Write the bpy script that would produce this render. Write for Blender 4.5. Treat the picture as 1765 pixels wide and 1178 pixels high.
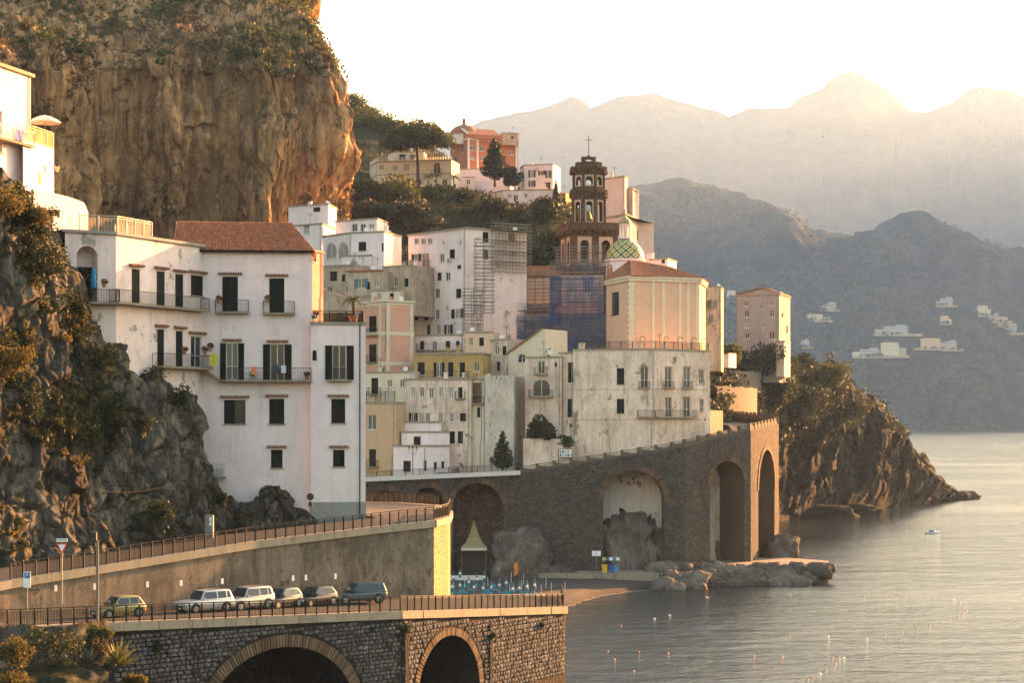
import bpy, math, random
import numpy as np
from mathutils import Vector, Matrix
random.seed(7)
for o in list(bpy.data.objects): bpy.data.objects.remove(o)
R = math.radians
SC = bpy.context.scene
COL = SC.collection

# ------------------------------------------------------------ camera, sky, sun, exposure
F, HZ, CX, CZ = 3200.0, 725.0, 882.5, 23.0      # focal length and horizon row of the photograph (its own pixels), eye height
SUN_AZ, SUN_EL = R(43), R(12.5)                 # azimuth to the right of the view direction, elevation
cam = bpy.data.cameras.new('camera'); camo = bpy.data.objects.new('camera', cam); COL.objects.link(camo)
camo.location = (0, 0, CZ); camo.rotation_euler = (R(90), 0, 0)
cam.sensor_width = 36; cam.lens = 36*F/1765; cam.shift_y = (HZ-589)/1765
cam.clip_start = .5; cam.clip_end = 40000
SC.camera = camo
wd = bpy.data.worlds.new('World'); SC.world = wd; wd.use_nodes = True
wn = wd.node_tree.nodes; bg = wn['Background']
sky = wn.new('ShaderNodeTexSky'); sky.sky_type = 'NISHITA'; sky.sun_disc = False
sky.sun_elevation = SUN_EL; sky.sun_rotation = SUN_AZ; sky.altitude = 20
sky.air_density = 1.4; sky.dust_density = 2.5; sky.ozone_density = .6
wd.node_tree.links.new(sky.outputs[0], bg.inputs[0]); bg.inputs[1].default_value = 0.08
sl = bpy.data.lights.new('sun', 'SUN'); sl.energy = 4.6; sl.angle = R(.6); sl.color = (1, .47, .18)
so = bpy.data.objects.new('sun', sl); COL.objects.link(so)
sdir = Vector((math.sin(SUN_AZ)*math.cos(SUN_EL), math.cos(SUN_AZ)*math.cos(SUN_EL), math.sin(SUN_EL)))
so.rotation_euler = sdir.to_track_quat('Z', 'Y').to_euler()
SC.view_settings.view_transform = 'Standard'; SC.view_settings.look = 'None'
SC.view_settings.exposure = 2.85; SC.view_settings.gamma = 1.0
SC.cycles.use_denoising = True
SC.cycles.max_bounces = 6; SC.cycles.diffuse_bounces = 3; SC.cycles.glossy_bounces = 3
SC.cycles.volume_bounces = 1; SC.cycles.transparent_max_bounces = 12
SC.cycles.caustics_reflective = False; SC.cycles.caustics_refractive = False
SC.cycles.sample_clamp_indirect = 4.0

# ------------------------------------------------------------ helpers: points, tags, mesh builder
def W(px, py, Y): return Vector(((px-CX)*Y/F, Y, CZ+(HZ-py)*Y/F))
def WX(px, Y): return (px-CX)*Y/F
def ZY(py, Y): return CZ+(HZ-py)*Y/F
def tag(o, label=None, cat=None, group=None, kind=None):
    if label: o['label'] = label
    if cat: o['category'] = cat
    if group: o['group'] = group
    if kind: o['kind'] = kind
    return o
def empty(name, loc=(0, 0, 0), label=None, cat=None, group=None, rz=0):
    o = bpy.data.objects.new(name, None); COL.objects.link(o); o.location = loc; o.rotation_euler = (0, 0, rz)
    o.empty_display_size = .3
    return tag(o, label, cat, group)
def copy_tree(o, parent=None):
    c = o.copy(); COL.objects.link(c); c.parent = parent
    if parent: c.matrix_parent_inverse = o.matrix_parent_inverse
    for ch in o.children: copy_tree(ch, c)
    return c
class MB:
    def __init__(s): s.v = []; s.f = []
    def add(s, vs, fs):
        b = len(s.v); s.v += [tuple(v) for v in vs]; s.f += [tuple(i+b for i in f) for f in fs]; return s
    def quad(s, a, b, c, d): return s.add([a, b, c, d], [(0, 1, 2, 3)])
    def box(s, x0, x1, y0, y1, z0, z1, M=None):
        vs = [Vector((x, y, z)) for z in (z0, z1) for y in (y0, y1) for x in (x0, x1)]
        if M: vs = [M @ v for v in vs]
        return s.add(vs, [(0, 2, 3, 1), (4, 5, 7, 6), (0, 1, 5, 4), (2, 6, 7, 3), (0, 4, 6, 2), (1, 3, 7, 5)])
    def tube(s, p, q, r, n=6, r2=None):
        p, q = Vector(p), Vector(q); d = (q-p)
        if d.length < 1e-6: return s
        d.normalize(); a = d.orthogonal().normalized(); b = d.cross(a); r2 = r if r2 is None else r2
        vs = []
        for c, rr in ((p, r), (q, r2)):
            for i in range(n):
                t = 2*math.pi*i/n; vs.append(c+a*(rr*math.cos(t))+b*(rr*math.sin(t)))
        fs = [(i, (i+1) % n, n+(i+1) % n, n+i) for i in range(n)]
        return s.add(vs, fs+[tuple(range(n-1, -1, -1)), tuple(range(n, 2*n))])
    def path(s, pts, r, n=6, r2=None):
        k = len(pts)-1
        for i in range(k):
            ra = r if r2 is None else r+(r2-r)*i/k; rb = r if r2 is None else r+(r2-r)*(i+1)/k
            s.tube(pts[i], pts[i+1], ra, n, rb)
        return s
    def lathe(s, prof, c, n=16, a0=0, M=None):
        vs = []; c = Vector(c)
        for r, z in prof:
            for i in range(n):
                t = a0+2*math.pi*i/n; v = Vector((r*math.cos(t), r*math.sin(t), z)); vs.append(c+(M @ v if M else v))
        fs = []
        for j in range(len(prof)-1):
            for i in range(n):
                fs.append((j*n+i, j*n+(i+1) % n, (j+1)*n+(i+1) % n, (j+1)*n+i))
        fs.append(tuple(range(n-1, -1, -1))); m = (len(prof)-1)*n; fs.append(tuple(range(m, m+n)))
        return s.add(vs, fs)
    def prism(s, poly, y0, y1, M):                     # polygon in (x, z), extruded along y, then M
        n = len(poly); vs = [M @ Vector((x, y, z)) for y in (y0, y1) for x, z in poly]
        fs = [tuple(range(n)), tuple(range(2*n-1, n-1, -1))]
        fs += [(i, n+i, n+(i+1) % n, (i+1) % n) for i in range(n)]
        return s.add(vs, fs)
    def build(s, name, mat, parent=None, smooth=False, **kw):
        me = bpy.data.meshes.new(name); me.from_pydata(s.v, [], s.f); me.update()
        return mobj(name, me, mat, parent, smooth, **kw)
def mobj(name, me, mat, parent=None, smooth=False, label=None, cat=None, group=None, kind=None):
    if isinstance(mat, (list, tuple)):
        for m in mat: me.materials.append(m)
    elif mat: me.materials.append(mat)
    if smooth: me.polygons.foreach_set('use_smooth', [True]*len(me.polygons))
    o = bpy.data.objects.new(name, me); COL.objects.link(o); o.parent = parent
    if parent is not None:
        o.matrix_parent_inverse = Matrix.Translation(-Vector(parent.location)) if parent.rotation_euler.z == 0 and not parent.parent else Matrix()
        if parent.parent is not None or parent.type == 'MESH': o.matrix_parent_inverse = Matrix()
    return tag(o, label, cat, group, kind)
def npmesh(name, V, Q, mat, parent=None, smooth=True, **kw):
    me = bpy.data.meshes.new(name); V = np.asarray(V, float); Q = np.asarray(Q, np.int32); k = Q.shape[1]
    me.vertices.add(len(V)); me.vertices.foreach_set('co', V.ravel())
    me.loops.add(Q.size); me.loops.foreach_set('vertex_index', Q.ravel())
    me.polygons.add(len(Q)); me.polygons.foreach_set('loop_start', np.arange(0, Q.size, k, dtype=np.int32))
    me.polygons.foreach_set('loop_total', np.full(len(Q), k, np.int32)); me.update(calc_edges=True); me.validate()
    return mobj(name, me, mat, parent, smooth, **kw)

# ------------------------------------------------------------ numpy noise, lofted terrain
def _hash(i, j, k, s):
    n = (i.astype(np.uint32)*np.uint32(374761393) + j.astype(np.uint32)*np.uint32(668265263) + k.astype(np.uint32)*np.uint32(2246822519) + np.uint32(s*3266489917 & 0xffffffff))
    n = (n ^ (n >> np.uint32(13)))*np.uint32(1274126177); n = n ^ (n >> np.uint32(16))
    return (n & np.uint32(0xffffff)).astype(float)/0xffffff
def vnoise(P, s=0):
    P = np.asarray(P, float); I = np.floor(P).astype(np.int64); f = P-I; f = f*f*(3-2*f)
    x, y, z = f[:, 0], f[:, 1], f[:, 2]; r = 0
    for a in (0, 1):
        for b in (0, 1):
            for c in (0, 1):
                w = (x if a else 1-x)*(y if b else 1-y)*(z if c else 1-z)
                r = r+w*_hash(I[:, 0]+a, I[:, 1]+b, I[:, 2]+c, s)
    return r*2-1
def fbm(P, octv=5, s=0, lac=2.03, gain=.5):
    r = 0; a = 1; P = np.asarray(P, float)
    for o in range(octv): r = r+a*vnoise(P, s+o); P = P*lac; a *= gain
    return r
def ridged(P, octv=4, s=0):
    r = 0; a = 1; P = np.asarray(P, float)
    for o in range(octv): r = r+a*(1-2*np.abs(vnoise(P, s+o))); P = P*2.07; a *= .5
    return r
def worley(P, s=0):                                    # distance to the nearest cell point, and the gap to the second nearest
    P = np.asarray(P, float); I = np.floor(P).astype(np.int64); a = np.full(len(P), 9.); b = np.full(len(P), 9.); h = np.zeros(len(P))
    for i in (-1, 0, 1):
        for j in (-1, 0, 1):
            for k in (-1, 0, 1):
                x, y, z = I[:, 0]+i, I[:, 1]+j, I[:, 2]+k
                d = np.sqrt((x+_hash(x, y, z, s)-P[:, 0])**2+(y+_hash(x, y, z, s+1)-P[:, 1])**2+(z+_hash(x, y, z, s+2)-P[:, 2])**2)
                rx, ry = _hash(x, y, z, s+3)-.5, _hash(x, y, z, s+4)-.5; v = _hash(x, y, z, s+5)-.5+1.3*rx*(P[:, 0]-x-.5)+1.3*ry*(P[:, 2]-z-.5)
                h = np.where(d < a, v, h); b = np.minimum(b, np.maximum(a, d)); a = np.minimum(a, d)
    return h, b-a
def blocks(P, s, crack=.12):                           # angular blocks with open joints between them
    h, g = worley(P+fbm(P*.9, 2, s+9)[:, None]*.22, s); return .8*h-.4*(1-np.clip(g/crack, 0, 1))
def catmull(C, n):                                     # C (k, ...) -> (n, ...)
    C = np.asarray(C, float); k = len(C); t = np.linspace(0, k-1, n); i = np.minimum(t.astype(int), k-2)
    u = (t-i).reshape((-1,)+(1,)*(C.ndim-1))
    p0 = C[np.maximum(i-1, 0)]; p1 = C[i]; p2 = C[i+1]; p3 = C[np.minimum(i+2, k-1)]
    return .5*((2*p1)+(-p0+p2)*u+(2*p0-5*p1+4*p2-p3)*u*u+(-p0+3*p1-3*p2+p3)*u**3)
def linterp(C, n):
    C = np.asarray(C, float); k = len(C); t = np.linspace(0, k-1, n); i = np.minimum(t.astype(int), k-2)
    u = (t-i).reshape((-1,)+(1,)*(C.ndim-1)); return C[i]*(1-u)+C[i+1]*u
def grid_quads(nu, nv):
    a = np.arange(nu-1)[:, None]*nv+np.arange(nv-1)[None, :]; a = a.ravel()
    return np.stack([a, a+nv, a+nv+1, a+1], 1)
def loft(name, cols, nu, nv, mat, disp=None, lin=False, parent=None, flat=False, **kw):
    G = np.array([[tuple(p) for p in c] for c in cols]); f = linterp if lin else catmull
    G = f(G, nu); G = f(np.swapaxes(G, 0, 1), nv); G = np.swapaxes(G, 0, 1)     # (nu, nv, 3)
    du = np.gradient(G, axis=0); dv = np.gradient(G, axis=1); N = np.cross(du, dv)
    N /= np.linalg.norm(N, axis=2, keepdims=True)+1e-9
    V = G.reshape(-1, 3); N = N.reshape(-1, 3)
    if disp is not None: V = V+disp(V, N)
    return npmesh(name, V, grid_quads(nu, nv), mat, parent, smooth=not flat, **kw), V.reshape(nu, nv, 3)
# ------------------------------------------------------------ materials
class NT:
    def __init__(s, name, rough=.8, spec=.3):
        s.m = bpy.data.materials.new(name); s.m.use_nodes = True; s.t = s.m.node_tree; s.b = s.t.nodes['Principled BSDF']
        s.b.inputs['Roughness'].default_value = rough; s.b.inputs['Specular IOR Level'].default_value = spec
        g = s.n('ShaderNodeNewGeometry'); s.pos = g.outputs['Position']; s.nor = g.outputs['Normal']; s.rnd = g.outputs['Random Per Island']
    def n(s, k): return s.t.nodes.new(k)
    def l(s, a, b): s.t.links.new(a, b)
    def set(s, sock, v):
        if hasattr(v, 'links') or isinstance(v, bpy.types.NodeSocket): s.l(v, sock)
        elif isinstance(v, (tuple, list)): sock.default_value = tuple(v) if len(v) != 3 or sock.type == 'VECTOR' else (*v, 1)
        else: sock.default_value = v
    def mapping(s, scale=(1, 1, 1), vec=None, rot=(0, 0, 0)):
        m = s.n('ShaderNodeMapping'); s.l(vec or s.pos, m.inputs[0]); m.inputs['Scale'].default_value = scale; m.inputs['Rotation'].default_value = rot
        return m.outputs[0]
    def noise(s, scale, detail=6, rough=.6, vec=None, dist=0):
        x = s.n('ShaderNodeTexNoise'); s.l(vec or s.pos, x.inputs['Vector']); x.inputs['Scale'].default_value = scale
        x.inputs['Detail'].default_value = detail; x.inputs['Roughness'].default_value = rough; x.inputs['Distortion'].default_value = dist
        return x.outputs['Fac']
    def voro(s, scale, feature='F1', vec=None, out='Distance', rnd=1):
        x = s.n('ShaderNodeTexVoronoi'); x.feature = feature; s.l(vec or s.pos, x.inputs['Vector']); x.inputs['Scale'].default_value = scale
        x.inputs['Randomness'].default_value = rnd
        return x.outputs[out]
    def ramp(s, fac, stops, interp='LINEAR'):
        x = s.n('ShaderNodeValToRGB'); s.l(fac, x.inputs[0]); e = x.color_ramp.elements; x.color_ramp.interpolation = interp
        while len(e) < len(stops): e.new(.5)
        for i, (p, c) in enumerate(stops): e[i].position = p; e[i].color = (*c, 1) if isinstance(c, (tuple, list)) else (c, c, c, 1)
        return x.outputs[0]
    def mix(s, fac, a, b, mode='MIX'):
        x = s.n('ShaderNodeMix'); x.data_type = 'RGBA'; x.blend_type = mode; s.set(x.inputs[0], fac); s.set(x.inputs[6], a); s.set(x.inputs[7], b)
        return x.outputs[2]
    def math(s, op, a, b=0.0):
        x = s.n('ShaderNodeMath'); x.operation = op; s.set(x.inputs[0], a); s.set(x.inputs[1], b); return x.outputs[0]
    def sep(s, vec=None):
        x = s.n('ShaderNodeSeparateXYZ'); s.l(vec or s.pos, x.inputs[0]); return x.outputs
    def bump(s, h, strength=.5, dist=.05):
        x = s.n('ShaderNodeBump'); x.inputs['Strength'].default_value = strength; x.inputs['Distance'].default_value = dist
        s.l(h, x.inputs['Height']); s.l(x.outputs[0], s.b.inputs['Normal']); return x
    def color(s, c): s.set(s.b.inputs['Base Color'], c); return s
def sc(c, k): return tuple(min(1, x*k) for x in c)
_mc = {}
def plain(name, c, rough=.6, metal=0, var=.12, scale=3.0, spec=.4):
    if name in _mc: return _mc[name]
    k = NT(name, rough, spec); k.b.inputs['Metallic'].default_value = metal
    k.color(k.ramp(k.noise(scale, 5), [(.3, sc(c, 1-var)), (.7, sc(c, 1+var))])); _mc[name] = k.m; return k.m
def plaster(name, c, stain=(.30, .26, .22), amount=.5, peel=None, scale=1.0, blotch=0):
    c = tuple(c); stain = tuple(stain)
    """lime-washed wall: mottled paint, rain streaks, grime blotches, patches where the render has come off"""
    if name in _mc: return _mc[name]
    k = NT(name, .9, .15)
    col = k.ramp(k.noise(.35*scale, 6, .65), [(.25, sc(c, .86)), (.5, c), (.75, sc(c, 1.07))])
    col = k.mix(k.ramp(k.noise(5*scale, 6, .7), [(.35, 0), (.75, .22)]), col, sc(c, .72))
    streak = k.noise(1.1*scale, 7, .72, k.mapping((1.5, 1.5, .13)))
    col = k.mix(k.math('MULTIPLY', k.ramp(streak, [(.50, 0), (.74, 1)]), .75*amount), col, stain)
    bl = k.noise(.55*scale, 9, .74, k.mapping((1, 1, .7)))
    col = k.mix(k.math('MULTIPLY', k.ramp(bl, [(.56, 0), (.66, 1)]), .6*amount), col, sc(stain, .9))
    if blotch:
        col = k.mix(k.math('MULTIPLY', k.ramp(k.noise(.22*scale, 9, .72, k.mapping((1.2, 1.2, .6)), .5), [(.42, 0), (.62, 1)]), blotch), col, sc(stain, 1.3))
        col = k.mix(k.math('MULTIPLY', k.ramp(k.noise(2.6*scale, 8, .75), [(.52, 0), (.68, 1)]), blotch*.8), col, sc(stain, .8))
    h = k.noise(14, 5, .6)
    if peel:
        pm = k.ramp(k.noise(.42*scale, 10, .72, k.mapping((1, 1, .8))), [(.60, 0), (.615, 1)])
        col = k.mix(pm, col, k.ramp(k.noise(6, 6), [(.3, sc(peel, .7)), (.7, sc(peel, 1.2))]))
        h = k.math('SUBTRACT', h, pm)
    k.color(col); k.bump(h, .35, .03); _mc[name] = k.m; return k.m
def masonry(name, stones, mortar, scale=2.2, depth=.08, edge=.06):
    if name in _mc: return _mc[name]
    k = NT(name, .92, .15); v = k.mapping((1, 1, 1.35))
    d = k.voro(scale, 'DISTANCE_TO_EDGE', v); cell = k.voro(scale, 'F1', v, 'Color')
    x = k.sep(cell)
    col = k.ramp(x[0], [(0, stones[0]), (.5, stones[1]), (1, stones[2])])
    col = k.mix(k.ramp(k.noise(.25, 6, .7), [(.4, 0), (.7, .55)]), col, sc(stones[0], .55))
    col = k.mix(k.ramp(k.noise(.9, 6, .7, k.mapping((1.5, 1.5, .12))), [(.52, 0), (.72, .6)]), col, sc(stones[1], .5))
    col = k.mix(k.ramp(k.noise(7, 5), [(.3, 0), (.8, .35)]), col, sc(stones[2], 1.2))
    m = k.ramp(d, [(edge*.5, 1), (edge*1.4, 0)])
    col = k.mix(m, col, k.ramp(k.noise(1.2, 5), [(.35, sc(mortar, .6)), (.65, mortar)]))
    k.color(col); k.bump(k.math('ADD', k.ramp(d, [(0, 0), (.2, 1)]), k.math('MULTIPLY', k.noise(9, 5), .4)), .8, depth); _mc[name] = k.m; return k.m
def rockmat(name, cols, streak=.5, moss=None, scale=1.0, vert=.18, green=.55):
    k = NT(name, .95, .12)
    vs = k.mapping((1, 1, vert))
    a = k.noise(.16*scale, 10, .7, vs, .6)
    col = k.ramp(a, [(.28, cols[0]), (.45, cols[1]), (.58, cols[2]), (.75, cols[3])])
    b = k.noise(.9*scale, 8, .72, k.mapping((1, 1, vert*.7)), .3)
    col = k.mix(k.math('MULTIPLY', k.ramp(b, [(.46, 0), (.64, 1)]), streak), col, sc(cols[0], .6))
    big = k.noise(.045*scale, 5, .6)
    col = k.mix(k.ramp(big, [(.45, 0), (.62, .7)]), col, sc(cols[0], .9))
    lt = k.noise(.5*scale, 9, .75, k.mapping((1, 1, .5)))
    col = k.mix(k.ramp(lt, [(.55, 0), (.72, .55)]), col, sc(cols[3], 1.25))
    if moss:
        g = k.noise(.12*scale, 9, .75); nz = k.sep(k.nor)[2]
        g2 = k.math('ADD', g, k.math('MULTIPLY', nz, .22))
        col = k.mix(k.ramp(g2, [(green, 0), (green+.07, .9)]), col, k.ramp(k.noise(1.7, 6), [(.3, sc(moss, .5)), (.7, sc(moss, 1.4))]))
    h = k.math('ADD', k.noise(.8*scale, 12, .75, vs), k.math('MULTIPLY', k.voro(.7*scale, 'F1', k.mapping((1, 1, .6))), .5))
    k.color(col); k.bump(h, 1.0, .9/scale); return k.m
def leafmat(name, c1, c2, trans=.35):
    if name in _mc: return _mc[name]
    k = NT(name, .65, .25)
    col = k.mix(k.rnd, c1, c2); col = k.mix(k.ramp(k.noise(.5, 4), [(.35, 0), (.65, 1)]), col, k.mix(.5, c2, sc(c1, .6)))
    k.color(col)
    t = k.n('ShaderNodeBsdfTranslucent'); k.l(k.mix(.5, col, sc(c2, 1.5)), t.inputs[0]); mx = k.n('ShaderNodeMixShader'); mx.inputs[0].default_value = trans
    out = k.t.nodes['Material Output']; k.l(k.b.outputs[0], mx.inputs[1]); k.l(t.outputs[0], mx.inputs[2]); k.l(mx.outputs[0], out.inputs[0])
    _mc[name] = k.m; return k.m
def tilemat(name, c, var=.35):
    if name in _mc: return _mc[name]
    k = NT(name, .85, .2); col = k.mix(k.rnd, sc(c, 1-var), sc(c, 1+var))
    col = k.mix(k.ramp(k.noise(.8, 7, .7), [(.45, 0), (.7, .65)]), col, (.16, .11, .08)); col = k.mix(k.ramp(k.noise(9, 4), [(.4, 0), (.8, .4)]), col, sc(c, .5))
    k.color(col); k.bump(k.noise(20, 4), .3, .02); _mc[name] = k.m; return k.m
GLASS = (lambda k: (k.color((.025, .03, .035)), k.m)[1])(NT('window_glass', .08, .6))
SHUT = plain('shutter_green', (.005, .009, .0075), .7, var=.25, scale=2, spec=.15)
SHUTB = plain('shutter_brown', (.05, .035, .025), .6, var=.25, scale=2)
DARK = plain('dark_interior', (.012, .011, .01), .9)  # near-black stand-in for the shade inside open doorways and the niche
IRON = plain('wrought_iron', (.012, .012, .013), .7, 0, spec=.2)
RAILM = plain('rail_brown_metal', (.012, .011, .0105), .65, 0, var=.25, spec=.25)
FRAME = plain('window_frame_white', (.62, .59, .54), .6)
WOOD = plain('wood', (.10, .06, .035), .7, var=.3)
CONC = plaster('concrete_coping', (.32, .27, .20), (.09, .075, .06), .9)
WHITE = plaster('white_limewash', (.82, .67, .64), (.36, .30, .26), .6, peel=(.36, .32, .28), blotch=.22)
WHITE2 = plaster('white_limewash_clean', (.85, .70, .68), (.42, .35, .31), .5, blotch=.14)
CREAM = plaster('cream_plaster', (.66, .56, .42), (.34, .27, .2), .4)
PINK = plaster('pink_plaster', (.62, .33, .24), (.36, .24, .18), .3)
PEACH = plaster('peach_plaster', (.68, .46, .32), (.45, .32, .22), .35)
OCHRE = plaster('ochre_plaster', (.50, .31, .11), (.2, .15, .10), .8, peel=(.42, .36, .28), blotch=.5)
WEATH = plaster('weathered_limewash', (.82, .64, .51), (.20, .14, .10), 1.0, peel=(.28, .21, .16), scale=.9, blotch=.5)
OLDST = plaster('old_rubble_plaster', (.58, .44, .32), (.18, .13, .095), 1.0, peel=(.28, .21, .16), scale=1.4, blotch=.55)
GREYP = plaster('grey_render', (.33, .31, .29), (.15, .14, .13), .6, blotch=.25)
REDP = plaster('brick_red_plaster', (.40, .15, .085), (.3, .13, .08), .3)
TILE = tilemat('terracotta_tile', (.36, .13, .055))
TILE2 = tilemat('old_roof_tile', (.30, .14, .085))
TUFA = masonry('dark_tufa_masonry', [(.06, .045, .035), (.12, .09, .065), (.20, .145, .10)], (.05, .04, .032), 1.6, .1)
# ------------------------------------------------------------ sea
def seamat():
    k = NT('sea_water', .13, .5); k.color((.012, .022, .028)); k.b.inputs['IOR'].default_value = 1.4
    w1 = k.noise(.22, 5, .6, k.mapping((.45, 1, 1))); w2 = k.noise(1.1, 5, .6, k.mapping((.5, 1.2, 1))); w3 = k.noise(.03, 3, .5, k.mapping((.3, 1, 1)))
    h = k.math('ADD', k.math('MULTIPLY', w1, 1.0), k.math('ADD', k.math('MULTIPLY', w2, .28), k.math('MULTIPLY', w3, 1.2)))
    k.l(k.ramp(k.noise(.012, 5, .6, k.mapping((.35, 1, 1))), [(.4, .07), (.65, .22)]), k.b.inputs['Roughness']); k.bump(h, 1.0, .75); return k.m
b = MB(); b.quad((-2500, -300, 0), (5900, -300, 0), (5900, 11500, 0), (-2500, 11500, 0)); b.build('sea', seamat(), kind='structure')

# ------------------------------------------------------------ far range, mid hill across the bay
def hillmat(name, green, dry, terr):
    k = NT(name, .95, .05)
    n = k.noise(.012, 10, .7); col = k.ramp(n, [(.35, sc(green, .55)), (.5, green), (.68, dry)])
    if terr:
        z = k.sep()[2]; wob = k.math('ADD', z, k.math('MULTIPLY', k.noise(.004, 5), 60))
        s = k.math('FRACT', k.math('MULTIPLY', wob, 1/11.0)); st = k.ramp(s, [(0, 1), (.22, 1), (.32, 0), (1, 0)])
        col = k.mix(k.math('MULTIPLY', st, k.ramp(k.noise(.006, 6), [(.42, 0), (.55, .3)])), col, dry)
    col = k.mix(k.ramp(k.voro(.09, 'F1'), [(.15, .75), (.5, 0)]), col, sc(green, .4))
    k.color(col); k.bump(k.noise(.05, 8, .7), 1, 14); return k.m
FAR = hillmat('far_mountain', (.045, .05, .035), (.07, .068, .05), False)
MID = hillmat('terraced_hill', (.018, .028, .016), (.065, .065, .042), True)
sil = [(560, 330), (700, 270), (830, 212), (905, 192), (958, 180), (985, 167), (1003, 178), (1012, 195), (1050, 172), (1095, 158), (1130, 152), (1165, 168), (1205, 182), (1240, 190), (1256, 202),
       (1290, 186), (1330, 183), (1362, 184), (1385, 165), (1425, 148), (1445, 130), (1466, 124), (1490, 134), (1515, 150), (1530, 165), (1570, 188), (1600, 186), (1640, 172), (1665, 150), (1695, 142),
       (1730, 150), (1765, 165), (1850, 175), (1950, 190), (2080, 170), (2250, 200), (2450, 220), (2700, 230)]
cols = []
for px, py in sil:
    Y = 9000.
    cols.append([W(px, 740, Y-3200), W(px, 600, Y-2200), W(px, py+(700-py)*.45, Y-1000), W(px, py, Y), W(px, py+120, Y+800), W(px, 760, Y+1600)])
def dfar(V, N):
    a = np.clip((V[:, 2])/500, 0, 1)[:, None]; n = ridged(V*np.array([1/1000, 1/1000, 1/2200]), 5, 3); m = np.clip(np.abs(V[:, 1]-9000)/700, .12, 1)
    return N*(n*100*m+fbm(V/180, 4, 5)*18)[:, None]*a
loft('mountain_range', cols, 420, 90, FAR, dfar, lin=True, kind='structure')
sil2 = [(860, 500), (950, 430), (1040, 372), (1114, 348), (1190, 350), (1247, 369), (1340, 395), (1400, 409), (1455, 417), (1500, 413), (1571, 402), (1605, 408), (1657, 426), (1709, 449), (1765, 461), (1840, 450), (1950, 380), (2150, 330), (2400, 300), (2700, 300)]
cols = []
for i, (px, py) in enumerate(sil2):
    wig = 90*math.sin(i*1.9); sh = 4000+wig*.5+(0 if px < 1800 else (px-1800)*.2)
    Y = 4800+wig*.8
    cols.append([W(px, 760, sh-20), W(px, 736, sh+30), W(px, 725-(725-py)*.30, sh+290), W(px, 725-(725-py)*.66, sh+580), W(px, py, Y), W(px, py+60, Y+250), W(px, 790, Y+500)])
def dmid(V, N):
    a = np.clip((V[:, 2]-8)/80, 0, 1); n = ridged(V*np.array([1/420, 1/420, 1/900]), 4, 11)*34+fbm(V/70, 4, 15)*9
    D = N*(n*a)[:, None]; z = V[:, 2]+D[:, 2]; t = 11.0; f = np.mod(z, t)/t
    D[:, 1] += (np.where(f < .3, f/.3, 1)-f)*11*a*(V[:, 1] < 4700)            # terrace steps
    return D
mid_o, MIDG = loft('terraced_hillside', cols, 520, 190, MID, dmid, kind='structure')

cols = []                                               # ridge that closes the bay on the right and keeps the low sun off the hill
for Y, h in ((3200, 60), (3330, 420), (3480, 820), (3650, 1050), (4000, 1140), (4700, 1150), (5400, 1150), (6100, 1120), (6700, 1050), (7300, 600)):
    cols.append([Vector((x, Y, z)) for x, z in ((2050, -30), (2200, h*.28), (2420, h*.72), (2600, h), (2780, h*.7), (2930, -30))])
loft('side_ridge', cols, 120, 60, FAR, lambda V, N: N*(ridged(V/400, 4, 23)*30*np.clip(V[:, 2]/200, 0, 1)*np.clip(np.abs(V[:, 0]-2600)/120, .25, 1))[:, None], kind='structure')

# tree cover on the hill across the bay: thousands of small crowns, one mass
def leaf_quads(P, size, rng, flat=0.0):
    n = len(P); a = rng.normal(size=(n, 3)); a /= np.linalg.norm(a, axis=1)[:, None]; c = rng.normal(size=(n, 3)); c[:, 2] *= (1-flat)
    b = np.cross(a, c); b /= np.linalg.norm(b, axis=1)[:, None]+1e-9; s = size*(.6+.8*rng.random(n))[:, None]; a = a*s; b = b*s*.7
    V = np.stack([P-a-b*.3, P-b, P+a+b*.2, P+b], 1).reshape(-1, 3); return V, np.arange(4*n).reshape(n, 4)
rng = np.random.default_rng(5)
LEAF_FAR = leafmat('far_wood_leaves', (.03, .05, .02), (.06, .075, .03), .2)
G = MIDG[60:360, 12:130].reshape(-1, 3); w = fbm(G/160, 4, 31)+.15; idx = rng.choice(len(G), 9000, p=np.clip(w, .02, None)/np.clip(w, .02, None).sum())
C = G[idx]+rng.normal(size=(9000, 3))*np.array([8, 8, 1.]); P = np.repeat(C, 7, 0)+rng.normal(size=(63000, 3))*np.array([3.3, 3.3, 2.6])+np.array([0, 0, 2.4])
V, Q = leaf_quads(P, 3.0, rng); npmesh('far_wood', V, Q, LEAF_FAR, smooth=False, kind='stuff', label='dark woodland scattered over the terraced hillside across the bay', cat='woodland')

# ------------------------------------------------------------ big overhanging cliff behind the town
CLIFF = rockmat('limestone_cliff', [(.11, .068, .04), (.38, .21, .10), (.60, .34, .15), (.74, .50, .30)], .9, (.06, .05, .02), 1.1, .09, .62)
ROCKG = rockmat('grey_brown_rock', [(.036, .033, .03), (.095, .085, .073), (.18, .158, .13), (.31, .28, .235)], .7, (.03, .03, .009), 2.2, .45, .60)
ROCKD = rockmat('dark_sea_rock', [(.010, .010, .011), (.021, .021, .021), (.036, .035, .034), (.07, .067, .063)], .5, (.018, .024, .01), .8, .5, .6)
edge = [(-40, 505), (0, 515), (45, 545), (100, 580), (150, 601), (215, 612), (270, 608), (330, 590), (380, 588), (460, 600)]       # right outline (row, column)
def cl_col(k, Y, dy=0):
    return [W(k*(e[1]-300)+300, e[0]+dy, Y+(70*max(0, (60-e[0])/60)**1.0 if e[0] < 60 else 0)) for e in edge]
cols = [[W(-420, e[0], 262+(60-e[0])*.5*(e[0] < 60)) for e in edge], [W(-200, e[0], 270+(60-e[0])*.5*(e[0] < 60)) for e in edge]]
for px, Y in ((0, 296), (110, 305), (210, 322), (300, 318), (400, 326), (480, 326), (540, 331)):
    cols.append([W(px+(e[1]-600)*max(0, (px-250)/300), e[0], Y+(60-e[0])*.6*(e[0] < 60)) for e in edge])
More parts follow.
